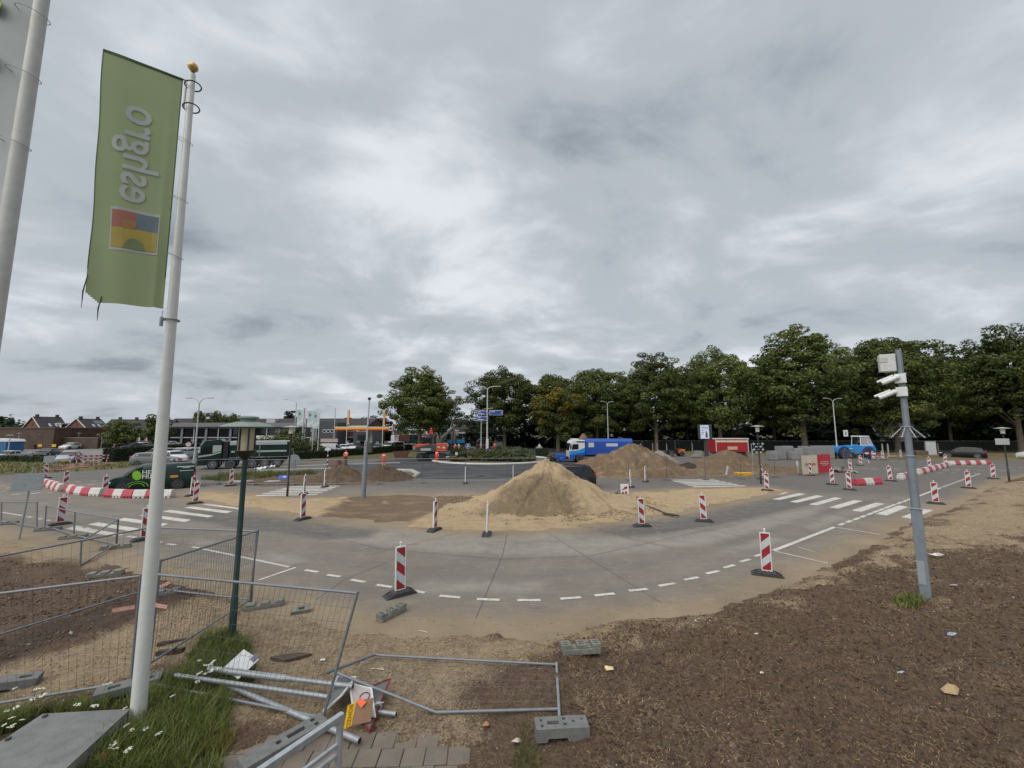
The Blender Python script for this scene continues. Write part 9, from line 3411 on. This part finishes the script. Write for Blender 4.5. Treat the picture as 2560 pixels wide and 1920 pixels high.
paper = mat('white paper litter', (0.66, 0.65, 0.62), 0.7, 0, 0.1, 20, dirt=0.2)
bluep = mat('pale blue wrapper', (0.40, 0.52, 0.60), 0.5, 0, 0.2, 20)
kraft = mat('tan paper litter', (0.50, 0.36, 0.20), 0.8, 0, 0.15, 20)
ell = lambda a_, b_, n_=8, ph=0.0: [(a_ * math.cos(2 * math.pi * k / n_ + ph), b_ * math.sin(2 * math.pi * k / n_ + ph)) for k in range(n_)]
scrap('white paper cup lid on the sand above the fallen poles', 807, 1651, ell(0.05, 0.04), paper, crumple=0.006)
scrap('white crumpled tissue inside the lying panel', 872, 1706, [(-0.05, -0.06), (0.02, -0.02), (0.07, 0.02), (0.05, 0.07), (-0.01, 0.03), (-0.03, 0.0)], paper)
scrap('pale yellowish strip inside the lying panel', 943, 1676, [(-0.12, 0.015), (-0.04, 0.005), (0.12, -0.01), (0.12, 0.012), (-0.03, 0.03), (-0.12, 0.035)], mat('cream strip', (0.66, 0.55, 0.42), 0.7), crumple=0.008)
scrap('thin white stick at the asphalt edge', 1058, 1580, [(-0.10, 0.04), (-0.09, 0.05), (0.10, -0.04), (0.09, -0.05)], paper, crumple=0.006)
scrap('white ball of paper at the soil edge below the road', 1743, 1564, ell(0.07, 0.06), paper, crumple=0.08)
scrap('yellow and white wrapper on the soil right of the castellated foot', 1523, 1675, [(-0.08, -0.05), (0.07, -0.05), (0.08, 0.06), (-0.07, 0.05)], mat('pale yellow wrapper', (0.64, 0.52, 0.24), 0.6), crumple=0.03)
scrap('white plastic rag on the sand right of the camera mast', 2341, 1393, [(-0.22, -0.03), (-0.05, -0.06), (0.10, -0.03), (0.22, -0.06), (0.22, 0.04), (0.05, 0.05), (-0.2, 0.05)], paper, crumple=0.10)
scrap('grey scrap of plastic below the white rag', 2385, 1468, [(-0.15, -0.03), (0.0, -0.05), (0.15, 0.0), (0.12, 0.05), (-0.12, 0.04)], mat('grey scrap', (0.36, 0.33, 0.30), 0.7), crumple=0.06)
scrap('pale blue wrapper on the soil below the camera mast', 2381, 1590, [(-0.12, -0.04), (0.10, -0.06), (0.13, 0.04), (0.0, 0.08), (-0.08, 0.03)], bluep, crumple=0.05)
scrap('tan paper bag on the soil at the lower right', 2379, 1735, [(-0.13, -0.02), (0.02, -0.07), (0.12, -0.01), (0.10, 0.08), (-0.02, 0.05), (-0.10, 0.07)], kraft, crumple=0.09)
scrap('small blue strip on the soil at the right', 2252, 1684, [(-0.06, 0), (0.06, -0.015), (0.07, 0.01), (-0.05, 0.02)], bluep, crumple=0.02)
scrap('small white chip on the soil left of the mast', 1890, 1588, [(-0.04, 0.01), (0.04, -0.02), (0.05, 0.0), (-0.02, 0.03)], paper)
scrap('white chip on the soil, centre right', 1905, 1686, [(-0.03, 0), (0.03, -0.01), (0.03, 0.012), (-0.02, 0.02)], paper)
scrap('pale round chip on the soil, lower centre right', 2032, 1748, [(-0.04, -0.01), (0.03, -0.03), (0.05, 0.0), (0.0, 0.03)], paper)
scrap('red and white wrapper in the grass beside the metal cover', 268, 1902, [(-0.08, -0.07), (0.05, -0.09), (0.09, 0.06), (-0.03, 0.09)], mat('red wrapper', (0.60, 0.10, 0.09), 0.5, 0, 0.3, 20), z=0.05, crumple=0.04)
scrap('teal scrap in the grass beside the metal cover', 268, 1872, [(-0.04, -0.05), (0.04, -0.04), (0.03, 0.06), (-0.03, 0.04)], mat('teal scrap', (0.03, 0.25, 0.27), 0.5), z=0.05)
scrap('crumpled foil by the paving right of the grass tuft', 1290, 1862, [(-0.07, -0.03), (0.03, -0.06), (0.08, 0.02), (0.0, 0.06)], mat('foil', (0.45, 0.40, 0.34), 0.4), crumple=0.06)
scrap('orange brick shard at the paving edge', 1215, 1818, [(-0.05, -0.03), (0.04, -0.05), (0.06, 0.02), (-0.02, 0.05)], mat('brick shard', (0.40, 0.17, 0.10), 0.8), crumple=0.05)
scrap('white foam chunk in the dark soil left of the flagpole', 176, 1588, ell(0.03, 0.03, 6), paper, crumple=0.05)
slabd = mat('dark clay slab', (0.085, 0.06, 0.045), 0.9, 0, 0.3, 6, 0.5, 40)
o = MB().prism([(-0.36, -0.02), (-0.05, -0.13), (0.36, 0.10), (0.10, 0.14), (-0.2, 0.08)], -0.02, 0.05, 'z').build('broken_slab', slabd)
o.location = GZ(725, 1648, 0.0)
tag(o, 'flat dark broken slab lying on the sand above the fallen poles', 'slab')
o = MB().prism([(-0.22, -0.03), (0.2, -0.06), (0.24, 0.0), (-0.18, 0.05)], -0.02, 0.06, 'z').build('wood_chunk', slabd)
o.location = GZ(425, 1631, 0.0)
o.rotation_euler = (0, 0, R(20))
tag(o, 'lower dark wood chunk on the sand behind the mesh', 'wood')
o = MB().prism([(-0.25, -0.02), (0.2, -0.03), (0.26, 0.02), (-0.2, 0.04)], -0.02, 0.05, 'z').build('wood_chunk', slabd)
o.location = GZ(432, 1607, 0.0)
o.rotation_euler = (0, 0, R(22))
tag(o, 'upper dark wood chunk on the sand behind the mesh', 'wood')
o = thing('rubber_strip', 'black rubber strip curling out of the sand onto the asphalt', 'strip', (0, 0, 0))
MB().tube([G(a_, b_, 0.10) for a_, b_ in ((1614, 1263), (1635, 1271), (1655, 1279), (1662, 1284), (1680, 1287), (1698, 1289))], [0.03, 0.04, 0.03, 0.06, 0.07, 0.04], 6).build('strip_body', rubber, o)

# straw, twigs, stones and clods on the bare soil: uncountable
rgn = np.random.default_rng(77)


def scatter(n, box, want):
	x = rgn.uniform(box[0], box[1], n)
	y = box[2] + (box[3] - box[2]) * rgn.uniform(0, 1, n) ** 1.25
	d_ = sdist(fg_poly, x, y)
	z_ = zfield(x, y)
	zo = fg_zone(x, y, z_)
	den = fbm(x * 1.6, y * 1.6, 61, 4)
	k_ = want(d_, zo, den, x, y)
	return x[k_], y[k_], z_[k_]


def straw_mesh(name, x, y, z, L, wd, mats_, label):
	n = len(x)
	a = rgn.uniform(0, 6.28, n)
	l_ = L * rgn.uniform(0.25, 1.3, n)
	w_ = wd * rgn.uniform(0.5, 1.3, n)
	up = rgn.normal(0.12, 0.25, n) * l_
	c = np.stack([x, y, z + 0.012], 1)
	dx = np.stack([np.cos(a) * l_ / 2, np.sin(a) * l_ / 2, up / 2], 1)
	sx = np.stack([-np.sin(a) * w_, np.cos(a) * w_, 0 * a], 1)
	bend = np.stack([-np.sin(a), np.cos(a), 0.6 * np.abs(np.sin(a * 3))], 1) * (l_ * rgn.normal(0, 0.14, n))[:, None]
	V = np.stack([c - dx - sx, c - dx + sx, c + bend + sx, c + bend - sx, c + dx + sx * 0.4, c + dx - sx * 0.4], 1).reshape(-1, 3)
	i0 = np.arange(n) * 6
	F = np.concatenate([np.stack([i0, i0 + 1, i0 + 2, i0 + 3], 1), np.stack([i0 + 3, i0 + 2, i0 + 4, i0 + 5], 1)])
	col = np.zeros((n, 4))
	col[:, 0] = rgn.uniform(0, 1, n)
	col[:, 3] = 1
	o_ = obj(name, soup(name, V, F, mats_, np.repeat(col, 6, 0)), kind='stuff')
	return tag(o_, label, 'litter')


strawm = leaf_mat('straw', (0.14, 0.09, 0.048), (0.50, 0.35, 0.18), trans=0.1)
rootm = leaf_mat('dark roots', (0.022, 0.015, 0.010), (0.09, 0.06, 0.04), trans=0.05)
x, y, z = scatter(52000, (1.0, 18, 4.7, 17), lambda d_, zo, den, x, y: (d_ > 0.25) & (zo[:, 0] < 0.62) & (den + rgn.uniform(-.22, .22, len(x)) > 0.49) & (np.abs(x) < y * 1.45))
straw_mesh('straw_litter', x, y, z, 0.085, 0.0030, [strawm], 'dry straw strewn over the brown soil on the right')
x, y, z = scatter(40000, (0.6, 18, 4.7, 16), lambda d_, zo, den, x, y: (d_ > 0.2) & (zo[:, 0] < 0.7) & (np.abs(x) < y * 1.45))
straw_mesh('root_litter', x, y, z, 0.07, 0.003, [rootm], 'dark roots and twigs strewn over the brown soil on the right')
x, y, z = scatter(9000, (-9, 1.2, 4.7, 12), lambda d_, zo, den, x, y: (d_ > 0.1) & (den > 0.5) & (np.abs(x) < y * 1.45))
straw_mesh('straw_litter', x, y, z, 0.06, 0.002, [strawm], 'dry straw and roots in the sand in front')


def stones(name, x, y, z, r, mats_, label):
	n = len(x)
	base = np.array([(1, 0, 0), (0, 1, 0), (-1, 0, 0), (0, -1, 0), (0, 0, 0.8), (0, 0, -0.6)], float)
	rr = r * rgn.uniform(0.3, 1.0, (n, 1, 1)) ** 1.7
	ang_ = rgn.uniform(0, 6.28, n)
	ca, sa = np.cos(ang_), np.sin(ang_)
	B = base[None] * rgn.uniform(0.6, 1.3, (n, 6, 3))
	X = B[:, :, 0] * ca[:, None] - B[:, :, 1] * sa[:, None]
	Yy = B[:, :, 0] * sa[:, None] + B[:, :, 1] * ca[:, None]
	V = np.stack([X, Yy, B[:, :, 2]], 2) * rr + np.stack([x, y, z + 0.004], 1)[:, None, :]
	fb = np.array([(0, 1, 4), (1, 2, 4), (2, 3, 4), (3, 0, 4), (1, 0, 5), (2, 1, 5), (3, 2, 5), (0, 3, 5)])
	F = (np.arange(n)[:, None, None] * 6 + fb[None]).reshape(-1, 3)
	col = np.zeros((n, 4))
	col[:, 0] = rgn.uniform(0, 1, n)
	col[:, 3] = 1
	o_ = obj(name, soup(name, V.reshape(-1, 3), F, mats_, np.repeat(col, 6, 0)), kind='stuff')
	return tag(o_, label, 'stones')


def zone_mat(name, a, b, rough=0.9):
	w_ = NT(name, rough)
	z1, _, _ = w_.zone()
	return w_.done(w_.mix(z1, a, b))


clodm = zone_mat('soil clods', (0.050, 0.033, 0.022), (0.15, 0.10, 0.068))
stonem = zone_mat('pale stones', (0.16, 0.13, 0.10), (0.46, 0.42, 0.36))
sclod = zone_mat('sand clods', (0.20, 0.145, 0.09), (0.38, 0.29, 0.18))
x, y, z = scatter(30000, (0.8, 20, 4.7, 18), lambda d_, zo, den, x, y: (d_ > 0.3) & (zo[:, 0] < 0.6) & (np.abs(x) < y * 1.45))
stones('soil_clods', x, y, z, 0.040, [clodm], 'brown soil clods on the right')
x, y, z = scatter(26000, (-18, -3.5, 5.5, 15), lambda d_, zo, den, x, y: (d_ > 0.2) & (zo[:, 2] > 0.5) & (den + rgn.uniform(-.2, .2, len(x)) > 0.5) & (np.abs(x) < y * 1.45))
stones('soil_clods', x, y, z, 0.045, [clodm], 'brown soil clods behind the mesh fence on the left')
x, y, z = scatter(26000, (-10, 3, 4.7, 13), lambda d_, zo, den, x, y: (d_ > 0.15) & (zo[:, 0] > 0.35) & (den > 0.42) & (np.abs(x) < y * 1.45))
stones('sand_clods', x, y, z, 0.026, [sclod], 'small crumbs of sand and earth in front')
x, y, z = scatter(6000, (-16, 18, 4.7, 16), lambda d_, zo, den, x, y: (d_ > 0.2) & (rgn.uniform(0, 1, len(x)) < 0.12 + 0.55 * (zo[:, 2] > 0.8)) & (np.abs(x) < y * 1.45))
stones('pale_stones', x, y, z, 0.030, [stonem], 'pale pebbles scattered over the bare soil')
# crumbs of sand spilled on the asphalt along both edges
n_ = 16000
x = rgn.uniform(-12, 14, n_)
y = rgn.uniform(9, 20, n_)
d_ = np.minimum(np.abs(sdist(fg_poly, x, y)), np.abs(sdist(isl_poly, x, y)))
k_ = (sdist(fg_poly, x, y) < 0) & (sdist(isl_poly, x, y) < 0) & (rgn.uniform(0, 1, n_) < np.exp(-d_ / 0.35))
stones('spilled_crumbs', x[k_], y[k_], 0 * x[k_], 0.022, [sclod], 'crumbs of earth spilled on the asphalt edge')

# crumbs rolled down to the foot of the pointed sand heap
n_ = 9000
a_ = rgn.uniform(0, 6.28, n_)
r_ = rgn.normal(1.0, 0.22, n_)
x, y = 2.0 + np.cos(a_) * r_ * 4.6, 24.2 + np.sin(a_) * r_ * 3.7
k_ = (r_ > 0.72) & (fbm(x, y, 66) > 0.45)
stones('heap_crumbs', x[k_], y[k_], np.maximum(isl_h(x, y), 0)[k_] + 0.02, 0.06, [sclod], 'sand lumps rolled to the foot of the pointed heap')
labs = {}
for q_ in C.objects:
	if q_.parent is None and 'label' in q_:
		labs.setdefault(q_['label'], []).append(q_)
for l_, v_ in labs.items():
	if len(v_) > 1 and not all('group' in q_ for q_ in v_):
		print('DUPLICATE LABEL', l_, [q_.name for q_ in v_])
print('TRIS', sum(len(me_.loop_triangles) or len(me_.polygons) * 2 for me_ in bpy.data.meshes))

scn.cycles.use_denoising = True
scn.cycles.max_bounces = 6
scn.cycles.diffuse_bounces = 3
scn.cycles.glossy_bounces = 3
scn.cycles.transparent_max_bounces = 8
scn.cycles.caustics_reflective = False
scn.cycles.caustics_refractive = False
